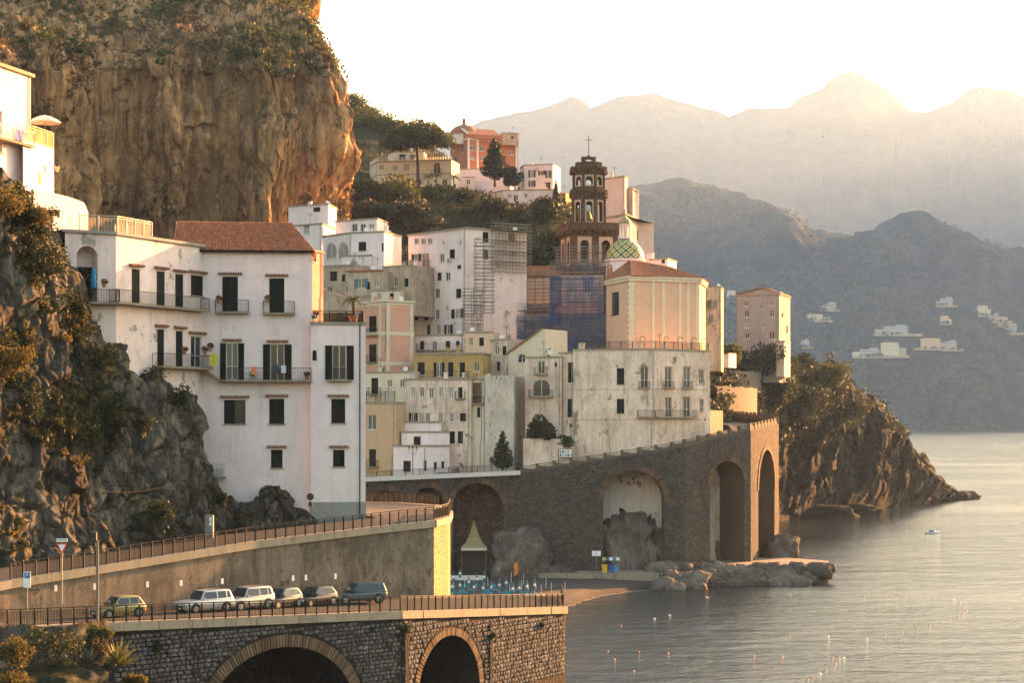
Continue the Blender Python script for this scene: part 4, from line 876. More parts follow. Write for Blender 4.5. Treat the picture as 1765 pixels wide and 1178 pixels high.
railing('roof_railing', 'rusty railing round the ochre house roof', [of[0].P(of[0].u(630), .3, of[0].z(650, 694)), of[0].P(of[0].L-.3, .3, of[0].z(650, 694))], 1.6, 1.5, IRON)
ws, wf, _, _ = house('stacked_white_house', 'small white house stepping down in terraces to the road', [(678, 272.5), (736, 271), (775, 272.5)], (0, 715, 768), (0, 715, 836), WHITE2, {0: [('d', 695, 795, 708, 814), ('d', 730, 794, 735, 812)], 1: [('d', 748, 797, 753, 810), ('d', 761, 796, 766, 808)]}, 4, par=.1)
house('white_upper_floor', 'white first floor with dark door above the small stepped house', [(692, 275), (740, 274.4), (775, 275.6)], (0, 720, 744), (0, 720, 772), WHITE2, {0: [('s', 713, 753, 725, 771), ('d', 740, 758, 746, 769)]}, 3, par=.1)
house('white_top_floor', 'white parapet terrace on top of the small stepped house', [(694, 277), (760, 276)], (0, 720, 727), (0, 720, 748), WHITE2, {}, 2, par=.6)
bh, bf, _, _ = house('buttress_wall', 'huge pitted pale buttress wall rising from the road to the church', [(826, 279), (836, 275.5), (886, 274.5), (890, 279)], (1, 860, 648), (1, 860, 830), plaster('pitted_plaster', (.66, .56, .46), (.17, .15, .13), 1.0, peel=(.2, .18, .16), scale=2.5, blotch=.35), {}, 6, par=.1, cat='wall', cornice=0)
house('recess_wall', 'dark weathered wall recess between the buttress and the loggia house', [(884, 281), (912, 280.5)], (0, 900, 650), (0, 900, 825), OLDST, {}, 5, par=.1, cat='wall', cornice=0)
house('loggia_house', 'peeling house with arched loggia and small white balcony', [(905, 278), (968, 276)], (0, 935, 615), (0, 935, 815), WEATH, {0: [('g', 927, 623, 939, 645, dict(bal=1)), ('g', 918, 654, 948, 684, dict(arch=True, rise=.6, bal=1)), ('d', 956, 625, 960, 633)]}, 6, par=.1)
gh, gf, _, gz1 = house('gabled_house', 'cream gabled house with arched window below the scaffolding', [(876, 285), (940, 281), (972, 284)], (0, 910, 608), (0, 910, 665), CREAM, {0: [('g', 892, 597, 907, 626, A)], 1: [('d', 943, 612, 948, 620)]}, 7, par=.05, cornice=0)
f = gf[0]; b = MB(); b.prism([(0, gz1-.01), (f.L, gz1-.01), (f.L, gz1+3.4), (f.L*.9, gz1+3.5)], 0, 6, f.M); b.build('gable', CREAM, gh)
a, c = f.P(-.3, -.3, gz1-.15), f.P(f.L*.9, -.3, gz1+3.55); tiled_roof(gh, a, f.P(-.3, 6, gz1-.15), f.P(f.L*.9, 6, gz1+3.55), c, TILE2, .35, .5)
for (x0, x1, Y0, Y1, yt, yb_, m_, lb, ws_) in [(716, 800, 293, 291, 577, 640, WHITE, 'low white house with terrace at the foot of the tall white house', [('s', 724, 588, 731, 603), ('g', 745, 588, 753, 604), ('s', 768, 588, 776, 604), ('d', 786, 588, 792, 606)]),
    (640, 690, 296, 295, 500, 530, CREAM, 'small cream house above the pink palazzo', [('g', 650, 506, 657, 517), ('s', 672, 506, 679, 517)]),
    (846, 880, 288, 286, 585, 660, WEATH, 'narrow peeling house below the scaffolding steps', [('g', 853, 596, 860, 612), ('s', 866, 597, 873, 613), ('d', 856, 624, 862, 640)]),
    (800, 850, 289, 288, 572, 625, PEACH, 'small peach house wedged under the scaffold steps', [('g', 808, 582, 815, 596), ('s', 826, 582, 834, 597)]),
    (588, 640, 306, 304, 440, 470, WHITE, 'small white lean to house beside the loggia', [('g', 606, 446, 612, 456)])]:
    h_, hf_, _, hz_ = house('infill_house', lb, [(x0, Y0), (x1, Y1)], (0, (x0+x1)/2, yt), (0, (x0+x1)/2, yb_), m_, {0: ws_}, 5)
    if x1-x0 > 60: balcony(h_, hf_[0], .3, hf_[0].L-.3, hf_[0].z((x0+x1)/2, ws_[0][4]+1), .8, 1.0, .2)
tr_, trf, _, trz = tw, tf, 0, 0
# weathered palazzo over the road
wp, wpf, wz0, wz1 = house('weathered_palazzo', 'big weathered white palazzo with peeling walls over the coast road', [(988, 273), (1130, 271), (1224, 278)], (0, 1060, 602), (0, 1060, 800), WEATH,
    {0: [('s', 1063, 635, 1076, 663), ('s', 1063, 688, 1076, 713), ('g', 1104, 633, 1117, 669)], 1: [('g', 1146, 633, 1158, 669), ('g', 1178, 633, 1190, 669), ('g', 1205, 638, 1213, 662), ('g', 1147, 685, 1158, 719), ('g', 1178, 684, 1190, 719), ('g', 1206, 688, 1213, 710)]}, 10, par=.05, cornice=.1, hi=True, xback=(0, 8))
f = wpf[0]; window(wp, f, f.rect((1105, 684, 1117, 719)), 'g', hi=True)
for f, x0, x1, py in ((wpf[0], 1099, 1130, 719.5), (wpf[1], 1130, 1196, 719.5)): balcony(wp, f, max(0, f.u(x0)), min(f.L, f.u(x1)), f.z((x0+x1)/2, py), .75, 1.0, .16)
for py in (670, 722):
    b = MB()
    for f in wpf: b.box(0, f.L, -.08, -.003, f.z(f is wpf[0] and 1060 or 1175, py)-.1, f.z(f is wpf[0] and 1060 or 1175, py)+.1, f.M)
    b.build('string_course', WEATH, wp)
for f, r in ((wpf[0], (1104, 633, 1117, 669)), (wpf[1], (1146, 633, 1158, 669)), (wpf[1], (1178, 633, 1190, 669))):
    u0, u1, z0, z1 = f.rect(r); b = MB(); b.box(u0-.25, u1+.25, -.12, -.004, z1+.12, z1+.26, f.M); b.build('lintel', WEATH, wp); balcony(wp, f, u0-.3, u1+.3, z0, .35, .9, .14)
railing('church_terrace_railing', 'thin railing along the terrace edge in front of the peach apse', [wpf[0].P(.2, .2, wz1), wpf[0].P(wpf[0].L, .2, wz1), wpf[1].P(wpf[1].L-.2, .2, wz1)], 1.1, 1.8, IRON)
house('palazzo_annex', 'narrow annex with two tall windows at the left of the weathered palazzo', [(964, 277), (989, 274.5)], (0, 975, 608), (0, 975, 815), WEATH, {0: [('s', 979, 625, 988, 660), ('s', 978, 688, 987, 720), ('d', 981, 731, 987, 738)]}, 6, par=.05)
rt = MB(); f = Fac(1222, 281, 1246, 297); rt.box(0, f.L, 0, .7, 17, f.z(1230, 708), f.M); rt.build('curved_wall', plaster('rubble_wall', (.15, .125, .10), (.05, .044, .036), 1.0, peel=(.09, .075, .06), scale=1.5), label='rounded rubble wall where the road turns behind the palazzo', cat='wall')
house('brown_house', 'brown house with white balconies right of the church', [(1203, 306), (1243, 309), (1247, 318)], (0, 1225, 493), (0, 1225, 640), OLDST, {0: [('g', 1211, 515, 1217, 530, dict(bal=1)), ('g', 1221, 515, 1227, 530, dict(bal=1)), ('g', 1231, 516, 1236, 530), ('g', 1210, 541, 1218, 558, dict(bal=1)), ('g', 1222, 541, 1230, 558)]}, 8)
gt, gtf, _, gtz = house('grey_tower_house', 'tall grey gabled house standing alone on the headland', [(1270, 372), (1343, 369), (1362, 379)], (0, 1280, 508), (0, 1310, 660), GREYP,
    {0: [('g', 1283, 519, 1290, 528), ('g', 1283, 535, 1291, 547), ('g', 1283, 553, 1291, 566), ('g', 1284, 574, 1292, 584), ('g', 1328, 518, 1334, 527), ('g', 1327, 535, 1335, 547), ('g', 1313, 557, 1318, 565), ('g', 1326, 572, 1335, 585), ('g', 1310, 526, 1314, 533)], 1: [('d', 1347, 540, 1350, 548), ('d', 1355, 562, 1358, 575)]}, 9, cornice=.2)
f = gtf[0]; zz = f.z(1317, 497); b = MB(); b.prism([(0, gtz-.02), (f.L, gtz-.02), (f.L*.62, zz)], .1, 8, f.M); b.build('gable', GREYP, gt)
for s_, e in ((0, 0), (1, f.L)): b = MB(); a = f.P(e+(-.3 if not s_ else .3), -.3, gtz); c = f.P(f.L*.62, -.3, zz+.1); d = f.P(f.L*.62, 8.5, zz+.1); g = f.P(e+(-.3 if not s_ else .3), 8.5, gtz); b.add([a, c, d, g, a+Vector((0, 0, .15)), c+Vector((0, 0, .15)), d+Vector((0, 0, .15)), g+Vector((0, 0, .15))], [(4, 5, 6, 7), (0, 4, 7, 3), (0, 1, 5, 4), (3, 2, 1, 0), (2, 3, 7, 6)]); b.build('roof', TILE2, gt)
house('headland_annex', 'ochre lit annex beside the grey house on the headland', [(1338, 368), (1352, 367), (1362, 373)], (0, 1345, 588), (0, 1345, 650), CREAM, {}, 5)
house('white_hut', 'tiny white hut with one dark window on the headland terrace', [(1237, 345), (1256, 344)], (0, 1246, 609), (0, 1246, 634), WHITE2, {0: [('d', 1242, 614, 1247, 622)]}, 4)
for i, (x0, x1, y0, y1, Y, lb) in enumerate([(1222, 1312, 640, 668, (349, 367), 'upper rubble terrace wall below the white hut'), (1236, 1305, 668, 712, (337, 361), 'broad curved rubble wall above the road bend')]):
    f = Fac(x0, Y[0], x1, Y[1]); b = MB(); n = 10
    for k_ in range(n):
        a, c = f.L*k_/n, f.L*(k_+1)/n; bow = lambda t: -1.2*math.sin(math.pi*t/f.L); za = f.z((x0+x1)/2, y0)+.1*math.sin(k_*2.1); zb_ = f.z((x0+x1)/2, y1+8)
        b.add([f.P(a, bow(a), zb_), f.P(c, bow(c), zb_), f.P(c, bow(c), za), f.P(a, bow(a), za), f.P(c, 7, za), f.P(a, 7, za)], [(0, 1, 2, 3), (3, 2, 4, 5)])
    b.build('terrace_wall', plaster('rubble_wall', (.15, .125, .10), (.05, .044, .036), 1.0, peel=(.09, .075, .06), scale=1.5), label=lb, cat='wall', group='headland terrace walls')
# pink hotel behind the bell tower
house('pink_hotel', 'tall pink hotel behind the bell tower with sunlit right side', [(1040, 352), (1079, 346), (1118, 366)], (0, 1060, 372), (0, 1060, 520), plaster('pale_pink', (.64, .48, .40), (.4, .3, .25), .4),
      {0: [('g', 1059, 364, 1067, 375)], 1: [('d', 1082, 365, 1085, 373), ('d', 1090, 366, 1093, 376), ('d', 1098, 369, 1101, 379), ('d', 1106, 372, 1109, 382), ('s', 1089, 396, 1094, 413), ('s', 1098, 398, 1103, 415), ('s', 1107, 400, 1112, 417)]}, 12, cornice=.3)
house('hotel_penthouse', 'pink set back top storey of the hotel', [(1040, 356), (1077, 352), (1082, 356)], (0, 1060, 305), (0, 1060, 378), plaster('pale_pink', (.64, .48, .40), (.4, .3, .25), .4), {}, 6)
house('hotel_lift_room', 'small pink roof room with a dark door on the hotel', [(1080, 356), (1091, 355), (1097, 360)], (0, 1086, 324), (0, 1086, 378), plaster('pale_pink', (.64, .48, .40), (.4, .3, .25), .4), {1: [('d', 1093, 340, 1095, 350)]}, 4)
house('rooftop_house', 'small white roof house right of the dome', [(1120, 318), (1150, 316), (1166, 322)], (0, 1135, 446), (0, 1135, 490), WHITE2, {0: [('d', 1140, 447, 1146, 454)]}, 6)
# villa, red church and neighbours on the ridge
v, vf_, _, vz = house('ridge_villa', 'beige two storey villa with pointed windows on the ridge', [(637, 482), (650, 474), (778, 470)], (1, 700, 277), (1, 700, 330), CREAM,
      {1: [('g', 654, 284, 657, 293), ('g', 658, 284, 661, 293), ('g', 677, 285, 680, 294), ('g', 681, 285, 684, 294), ('g', 696, 283, 700, 295), ('g', 701, 283, 705, 295), ('g', 747, 279, 759, 300, dict(arch=True, bal=1)), ('g', 656, 307, 662, 321, A), ('g', 675, 308, 681, 321, A), ('g', 692, 307, 698, 321, A), ('g', 700, 307, 706, 321, A), ('g', 720, 308, 727, 321, A), ('g', 762, 308, 771, 321, A)]}, 9, cornice=.2)
b = MB(); zz = vf_[1].z(700, 300.5)
for f in vf_: b.box(0, f.L, -.1, -.003, zz-.12, zz+.12, f.M)
b.build('string_course', GREYP, v)
house('villa_upper_floor', 'set back top floor of the ridge villa with railing', [(669, 480), (682, 476), (730, 475)], (0, 690, 259), (0, 690, 282), CREAM, {1: [('d', 688, 266, 699, 275), ('d', 706, 267, 716, 275)]}, 5)
railing('villa_railing', 'white balustrade along the villa roof edge', [vf_[0].P(0, .1, vz), vf_[1].P(.1, .1, vz), vf_[1].P(vf_[1].u(722), .1, vz)], 1.0, 2.4, FRAME)
for i in range(11): b = MB(); f = vf_[1]; u = f.u(732+i*4.4); b.box(u-.16, u+.16, 0, .4, vz, vz+.75, f.M); b.build('merlon', CREAM, v)
rc, rf, _, rz1 = house('red_church', 'brick red church with white trim high on the ridge', [(776, 505), (806, 494), (893, 504)], (1, 850, 243), (1, 850, 330), REDP,
      {0: [('g', 781, 247, 785, 260, A), ('g', 795, 246, 800, 262, A), ('g', 779, 268, 787, 292, A)], 1: [('g', 810, 250, 819, 259, dict(arch=True, rise=1)), ('g', 827, 251, 835, 260, A), ('g', 810, 269, 819, 275, A), ('g', 828, 270, 836, 276, A), ('g', 878, 259, 885, 267, A)]}, 12, cornice=.25, cmat=FRAME)
f = rf[0]; b = MB(); b.prism([(0, rz1-.02), (f.L, rz1-.02), (f.L, rz1+1.2), (f.L*.55, rz1+3.6), (0, rz1+1.0)], 0, 10, f.M); b.build('gable', REDP, rc)
b = MB(); 
for (p, q), (r, s_) in (((0, rz1+1.0), (f.L*.55, rz1+3.6)), ((f.L*.55, rz1+3.6), (f.L, rz1+1.2))): b.add([f.P(u, y, z+dz) for u, z in ((p, q), (r, s_)) for y in (-.25, .1) for dz in (0, .4)], [(0, 1, 5, 4), (1, 3, 7, 5), (0, 4, 6, 2), (4, 5, 7, 6), (0, 2, 3, 1)])
b.build('gable_trim', FRAME, rc)
for f, px in ((rf[1], 807.5), (rf[1], 823), (rf[1], 890)): b = MB(); u = f.u(px); b.box(u-.3, u+.3, -.12, -.003, f.z(px, 328), rz1-.2, f.M); b.build('pilaster', FRAME, rc)
b = MB(); c = rf[1].P(rf[1].u(822), 6, rz1); b.lathe([(3.9, -1), (3.9, 1.6), (4.2, 1.7)], c, 16); b.build('drum', FRAME, rc)
b = MB(); b.lathe([(4.2, 1.72), (3.7, 2.9), (2.6, 3.9), (1.2, 4.5), (.5, 4.7), (.5, 6), (.1, 6.5)], c, 16); b.tube(c+Vector((0, 0, 6)), c+Vector((0, 0, 9)), .1, 5); b.tube(c+Vector((-.7, 0, 8)), c+Vector((.7, 0, 8)), .1, 5); b.build('cupola', TILE2, rc)
house('church_tower_stub', 'square brown tower at the right end of the red church', [(866, 500), (894, 501)], (0, 880, 229), (0, 880, 250), OLDST, {0: [('d', 881, 234, 885, 240, A)]}, 6)
house('church_terrace', 'white terrace wall with a gabled shrine below the red church', [(779, 487), (880, 484)], (0, 830, 290), (0, 830, 335), WHITE2, {}, 4, cat='wall', par=.1)
house('shrine', 'little white gabled shrine in front of the terrace wall', [(797, 482), (818, 482)], (0, 807, 305), (0, 807, 335), WHITE2, {0: [('g', 804, 309, 811, 318, A)]}, 2)
house('balcony_house', 'white three storey house with dark shutters on the ridge', [(896, 474), (903, 468), (953, 466)], (1, 930, 283), (1, 930, 345), WHITE, {1: [('o', 914, 293, 920, 306), ('s', 931, 294, 937, 302), ('o', 943, 294, 948, 307), ('s', 914, 311, 920, 322), ('s', 941, 314, 949, 327)]}, 8, shut=SHUTB)
house('low_house', 'long low white house with rounded windows on the slope', [(846, 462), (868, 456), (958, 454)], (1, 900, 327), (1, 900, 355), WHITE, {0: [('g', 852, 333, 856, 340, A)], 1: [('g', 875, 335, 882, 341), ('g', 885, 336, 893, 345), ('g', 903, 333, 909, 341, A), ('g', 928, 337, 935, 342)]}, 6, roofmat=TILE2)
house('end_block', 'plain ochre block at the right end of the ridge houses', [(955, 456), (975, 455)], (0, 965, 333), (0, 965, 365), OCHRE, {}, 5)
# houses far across the bay
FARW = plaster('far_house_wall', (.42, .38, .36), (.3, .27, .25), .5)
_mg = MIDG.reshape(-1, 3); _mx = _mg[:, 0]/_mg[:, 1]*F+CX; _my = HZ-(_mg[:, 2]-CZ)/_mg[:, 1]*F
def hill_depth(px, py):
    d = (_mx-px)**2+((_my-py)*2)**2; i = np.argsort(d)[:12]; return float(_mg[i, 1].min())
for i, (x, y, w, h) in enumerate([(1432, 526, 24, 9), (1405, 545, 34, 7), (1633, 518, 24, 10), (1630, 549, 14, 9), (1545, 567, 50, 12), (1535, 600, 36, 24), (1500, 606, 40, 10), (1605, 590, 40, 16), (1640, 593, 22, 12), (1695, 533, 18, 14), (1712, 546, 22, 10), (1728, 552, 22, 12), (1745, 565, 20, 12), (1262, 505, 16, 9), (1390, 590, 12, 8)]):
    w *= .8; h *= .72; Y = hill_depth(x, y+h*.5)-18; f = Fac(x-w/2, Y, x+w/2, Y+4); z0 = f.z(x, y+h*.5+5); z1 = f.z(x, y-h*.5); g = ['low', 'wide', 'small', 'white', 'pale'][i % 5]
    r = empty('hillside_house', f.P(0, 0, z0), f'{g} house {["by itself high up", "on the upper terraces", "on the far right slope", "beside the right slope track", "with a long white front", "tallest of its cluster", "at the left foot of the cluster", "in the middle of the long row", "at the right end of the long row", "topmost of the right group", "second of the right group", "third of the right group", "lowest of the right group", "above the grey headland house", "left of the pale cluster"][i]} across the bay', 'house', 'houses on the hill across the bay')
    b = MB(); nst = 2 if h > 9 else 1; ops = []
    for s_ in range(nst):
        n = max(2, int(w/5))
        for k_ in range(n): uu = f.L*(k_+.5)/n; zz = z1-(z1-z0)*(.18+.30*s_); ops.append((uu-f.L/n*.11, uu+f.L/n*.11, zz-2.0, zz))
    wall(b, f, 0, f.L, z0, z1, ops, 1.0)
    for a, c in ((f.B, f.B+f.i*12), (f.B+f.i*12, f.A+f.i*12), (f.A+f.i*12, f.A)): g_ = Fac.pts(a, c); wall(b, g_, 0, g_.L, z0, z1)
    b.quad(f.P(0, 0, z1), f.P(f.L, 0, z1), f.P(f.L, 12, z1), f.P(0, 12, z1)); b.build('wall', [FARW, CREAM, FARW, PEACH][i % 4], r)
    for o in ops: q = MB(); q.quad(f.P(o[0], .9, o[2]), f.P(o[1], .9, o[2]), f.P(o[1], .9, o[3]), f.P(o[0], .9, o[3])); q.build('window', GLASS, r)
    hh = z1-z0; q = MB(); sd = 1 if i % 2 else -1; a_, c_ = (f.L, f.L*1.45) if sd > 0 else (-f.L*.4, 0); q.box(a_, c_, 2, 10, z0-4, z0+hh*.62, f.M); q.build('wing', [CREAM, FARW, OLDST][i % 3], r)
    if i % 2 == 0: q = MB(); q.box(f.L*.5, f.L*.92, 2, 9, z1, z1+3.2, f.M); q.build('roof_room', FARW, r)
    else: q = MB(); q.add([f.P(-.6, -.6, z1), f.P(f.L+.6, -.6, z1), f.P(f.L+.6, 12.6, z1), f.P(-.6, 12.6, z1), f.P(f.L*.2, 6, z1+2.8), f.P(f.L*.8, 6, z1+2.8)], [(0, 1, 5, 4), (1, 2, 5), (2, 3, 4, 5), (3, 0, 4), (3, 2, 1, 0)]); q.build('roof', TILE2, r)
    q = MB(); q.box(-f.L*.5, f.L*1.6, -5, -4, z0-5, z0+.8, f.M); q.build('garden_wall', OLDST, r)
    rg_ = np.random.default_rng(900+i); C_ = np.array([tuple(f.P(f.L*rg_.uniform(-.7, 1.7), rg_.uniform(-9, -4) if k_ % 2 else rg_.uniform(12, 18), z0+1.5)) for k_ in range(12)]); P_ = np.repeat(C_, 26, 0)+rg_.normal(size=(312, 3))*np.array([2.2, 2.2, 1.9]); V_, Q_ = leaf_quads(P_, 1.6, rg_); npmesh('garden_trees', V_, Q_, LEAF_FAR, r, smooth=False, kind='stuff')
# ------------------------------------------------------------ church: apse, dome, bell tower, nave
ap = empty('church', W(1125, 600, 292), 'peach church with octagonal apse and orange tiled roof above the palazzo', 'church')
APL = plaster('apse_peach', (.70, .45, .30), (.5, .34, .24), .3); TRIM = plaster('apse_trim', (.70, .58, .42), (.5, .4, .3), .3)
pl = [(1045, 298), (1085, 288), (1206, 293), (1216, 303)]; fs = [Fac(*pl[i], *pl[i+1]) for i in range(3)]; z1 = fs[1].z(1145, 478); z0 = wz1-1
b = MB()
for i, f in enumerate(fs): wall(b, f, 0, f.L, z0, z1, [(*f.rect((1053, 504, 1067, 543)), 0)] if i == 0 else [], .3)
bk = [fs[2].B+Vector((-.5, 14, 0)), fs[0].A+Vector((2, 12, 0))]
for a, c in ((fs[2].B, bk[0]), (bk[0], bk[1]), (bk[1], fs[0].A)): g = Fac.pts(a, c); wall(b, g, 0, g.L, z0, z1)
b.build('wall', APL, ap); window(ap, fs[0], fs[0].rect((1053, 504, 1067, 543)), 'g', frame=IRON, depth=.3)
for f in fs:
    b = MB(); b.box(-.2, f.L+.2, -.28, -.003, z1-.75, z1-.02, f.M); b.box(-.3, f.L+.3, -.42, -.004, z1-.3, z1+.03, f.M); b.build('cornice', TRIM, ap)
f = fs[1]
for px, w in ((1088, .75), (1125.5, .5), (1143, .5), (1172, .5), (1186, .5), (1202, .6)): b = MB(); u = f.u(px); b.box(u-w/2, u+w/2, -.14, -.002, z0, z1-.7, f.M); b.build('pilaster', TRIM, ap)
for i in range(14): b = MB(); u = f.u(1088); z = z0+.6+i*.9; b.box(u-.62, u+.62, -.2, -.13, z, z+.45, f.M); b.build('quoin', TRIM, ap)
apx = W(1086, 449, 297); apx2 = W(1150, 460, 299); ev = [f_.P(-.4 if i == 0 else 0, -.5, z1+.02) for i, f_ in enumerate(fs)]+[fs[2].P(fs[2].L, -.5, z1+.02)]
tiled_roof(ap, ev[0], ev[1], apx, apx, TILE, .3, .5); tiled_roof(ap, ev[1], ev[2], apx2, apx, TILE, .3, .5); tiled_roof(ap, ev[2], ev[3], apx2+Vector((.5, 1, 0)), apx2, TILE, .3, .5)
b = MB(); q = [bk[0]+Vector((0, 0, z1)), bk[1]+Vector((0, 0, z1))]; b.add([ev[3], q[0], apx2], [(0, 1, 2)]); b.add([q[0], q[1], apx, apx2], [(0, 1, 2, 3)]); b.add([q[1], ev[0], apx], [(0, 1, 2)]); b.build('roof', TILE, ap)
b = MB()
for px in (1092, 1133, 1157, 1181, 1197):
    c = fs[1].P(fs[1].u(px), -2.2, wz1); b.path([c, c+Vector((0, 0, 2.2)), c+Vector((.12, 0, 2.45)), c+Vector((.45, 0, 2.5)), c+Vector((.7, 0, 2.3)), c+Vector((.72, 0, 2.1))], .045, 5)
b.build('terrace_lamps', IRON, ap, kind='stuff')
# majolica dome
dm = empty('dome', W(1077, 470, 310), 'green and yellow diamond tiled dome with lantern beside the bell tower', 'dome')
DC = W(1077, 449, 310); rad = 34*310/F
def domemat():
    k = NT('majolica_tiles', .3, .5); s = k.n('ShaderNodeVectorMath'); s.operation = 'SUBTRACT'; k.l(k.pos, s.inputs[0]); s.inputs[1].default_value = DC
    x = k.sep(s.outputs[0]); a = k.math('MULTIPLY', k.math('ARCTAN2', x[1], x[0]), 12/(2*math.pi)); v = k.math('MULTIPLY', k.math('ARCSINE', k.math('MINIMUM', k.math('DIVIDE', x[2], rad*1.12), 1.0)), 2.6)
    p = k.math('FRACT', k.math('ADD', k.math('ADD', a, v), 40)); q = k.math('FRACT', k.math('ADD', k.math('SUBTRACT', a, v), 40))
    d = lambda t: k.math('ABSOLUTE', k.math('SUBTRACT', t, .5))
    line = k.math('MAXIMUM', d(p), d(q)); ctr = k.math('MAXIMUM', d(p), d(q))
    col = k.ramp(line, [(0, (.02, .05, .04)), (.11, (.02, .05, .04)), (.13, (.55, .36, .05)), (.27, (.58, .42, .09)), (.29, (.50, .43, .14)), (.38, (.44, .42, .18)), (.40, (.012, .06, .05)), (.5, (.012, .06, .05))], 'LINEAR'); k.color(col); return k.m
b = MB(); b.lathe([(rad*math.cos(t), rad*1.08*math.sin(t)) for t in np.linspace(0, 1.45, 14)], DC, 40); b.build('tiles', domemat(), dm, smooth=True)
b = MB(); b.lathe([(rad*.96, -3.2), (rad*.96, -.3), (rad*1.06, -.25), (rad*1.06, 0), (rad*1.02, .08)], DC, 32); b.build('drum', WHITE2, dm)
for t in (-2.5, -1.57, -.6):
    c = DC+Vector((math.cos(t)*rad*1.01, math.sin(t)*rad*1.01, -2.9)); M = Matrix.Translation(c) @ Matrix.Rotation(t+math.pi/2, 4, 'Z'); b = MB(); b.box(-.5, .5, -.06, .1, 0, 1.6, M); b.lathe([(.5, -.06), (.5, .1)], (0, 0, 0), 16, 0, M @ Matrix.Translation((0, 0, 1.6)) @ Matrix.Rotation(math.pi/2, 4, 'X')); b.build('window', GLASS, dm)
LC = DC+Vector((0, 0, rad*1.07)); b = MB(); b.lathe([(1.1, 0), (1.1, .3), (.95, .35)], LC, 12); b.lathe([(1.0, 2.3), (1.05, 2.5), (.9, 2.6)], LC, 12); b.build('lantern', FRAME, dm)
for i in range(8): t = i*math.pi/4+.2; b = MB(); c = LC+Vector((math.cos(t)*.85, math.sin(t)*.85, .3)); b.tube(c, c+Vector((0, 0, 2.1)), .13, 6); b.build('column', FRAME, dm)
b = MB(); b.lathe([(1.0, 2.6), (.95, 3.0), (.65, 3.4), (.3, 3.6), (.22, 4.0), (.36, 4.2), (.15, 4.5), (.22, 4.7), (.04, 5.1)], LC, 12); b.build('lantern_cap', domemat(), dm, smooth=True)
# bell tower
PANEL = plaster('tower_panel', (.44, .33, .25), (.2, .14, .1), .6)
bt = empty('bell_tower', W(1015, 470, 322), 'ornate dark brown bell tower with white arched panels and a cross', 'tower')
BRO = masonry('tower_brown', [(.07, .04, .022), (.11, .066, .036), (.15, .09, .05)], (.06, .035, .02), 2.5, .05); TC = W(1014.5, 470, 322); TC.z = 0
def zt_(py): return ZY(py, 322)
def octa(r, rot=math.pi/8): return [Vector((TC.x+r*math.cos(rot+i*math.pi/4-math.pi/2), TC.y+r*math.sin(rot+i*math.pi/4-math.pi/2), 0)) for i in range(-1, 7)]
def octstage(r, z0, z1, rise_f, oz0, oz1, ow, panel=True, name='stage', rect=False):
    c = octa(r); b = MB(); pn = []
    for i in range(8):
        f = Fac.pts(c[i], c[(i+1) % 8]); m = f.L/2; ops = [(m-ow/2, m+ow/2, oz0, oz1, rise_f*ow)]
        wall(b, f, 0, f.L, z0, z1, ops, .55); pn.append((f, m))
    b.build(name, BRO, bt)
    for f, m in pn:
        if not panel: continue
        q = MB(); o = (m-ow/2-.03, m+ow/2+.03, oz0-.01, oz1+.03, rise_f*ow+.015); g = Fac.pts(f.P(0, -.05, 0), f.P(f.L, -.05, 0)); wall(q, g, m-ow/2-.22, m+ow/2+.22, oz0-.2, oz1+.3, [o], .06); q.build('white_panel', PANEL, bt)
    for i in range(8):
        q = MB(); q.box(-.22, .22, -.22, .22, z0, z1, Matrix.Translation(Vector((c[i].x, c[i].y, 0))) @ Matrix.Rotation(i*math.pi/4, 4, 'Z')); q.build('corner_pier', BRO, bt)
def octcornice(r, z, h, n=32, name='cornice'):
    b = MB(); b.lathe([(r-.35, -h), (r, -h*.35), (r+.05, 0), (r+.0, .1)], Vector((TC.x, TC.y, z)), 8, math.pi/8-math.pi/2); 
    for i in range(n): t = 2*math.pi*i/n; b.box(-.14, .14, -.12, .12, -h*1.35, -h*.4, Matrix.Translation((TC.x+(r-.22)*math.cos(t), TC.y+(r-.22)*math.sin(t), z)) @ Matrix.Rotation(t, 4, 'Z'))
    b.build(name, BRO, bt)
sq = [(-4.1, -4.1), (4.1, -4.1), (4.1, 4.1), (-4.1, 4.1)]; rot = Matrix.Rotation(.22, 3, 'Z'); C4 = [TC+rot @ Vector((x, y, 0)) for x, y in sq]; b = MB(); b2 = MB()
for i in range(4):
    f = Fac.pts(C4[i], C4[(i+1) % 4]); ops = [(f.L*k_-.75, f.L*k_+.75, zt_(456), zt_(418), .75) for k_ in (.28, .74)]
    wall(b, f, 0, f.L, 25, zt_(399), ops, .6); g = Fac.pts(f.P(0, -.06, 0), f.P(f.L, -.06, 0))
    for o in ops: q = MB(); wall(q, g, o[0]-.5, o[1]+.5, zt_(462), zt_(412), [(o[0]-.02, o[1]+.02, o[2], o[3]+.02, o[4]+.01)], .07); q.build('white_panel', PANEL, bt)
b.build('base', BRO, bt)
for i in range(4):
    f = Fac.pts(C4[i], C4[(i+1) % 4]); q = MB(); q.box(-.7, f.L+.7, -.75, .3, zt_(402), zt_(399.5), f.M); q.box(-.55, f.L+.55, -.6, -.35, zt_(399.4), zt_(388), f.M)
    for k_ in range(9): q.box(-.6+k_*(f.L+1.2)/9+.1, -.6+k_*(f.L+1.2)/9+.5, -.68, -.2, zt_(407), zt_(402.2), f.M)
    q.build('balustrade', BRO, bt)
octstage(2.95, zt_(399), zt_(336), .5, zt_(384), zt_(350), 1.05); octcornice(3.45, zt_(329.5), .9)
octstage(2.75, zt_(333), zt_(296), .5, zt_(322), zt_(307), 1.15); octcornice(3.4, zt_(290), .8)
b = MB(); b.lathe([(2.5, 0), (2.5, 1.0), (2.2, 1.05)], Vector((TC.x, TC.y, zt_(291))), 8, math.pi/8-math.pi/2); b.build('top_parapet', BRO, bt)
b = MB(); z = zt_(284); 
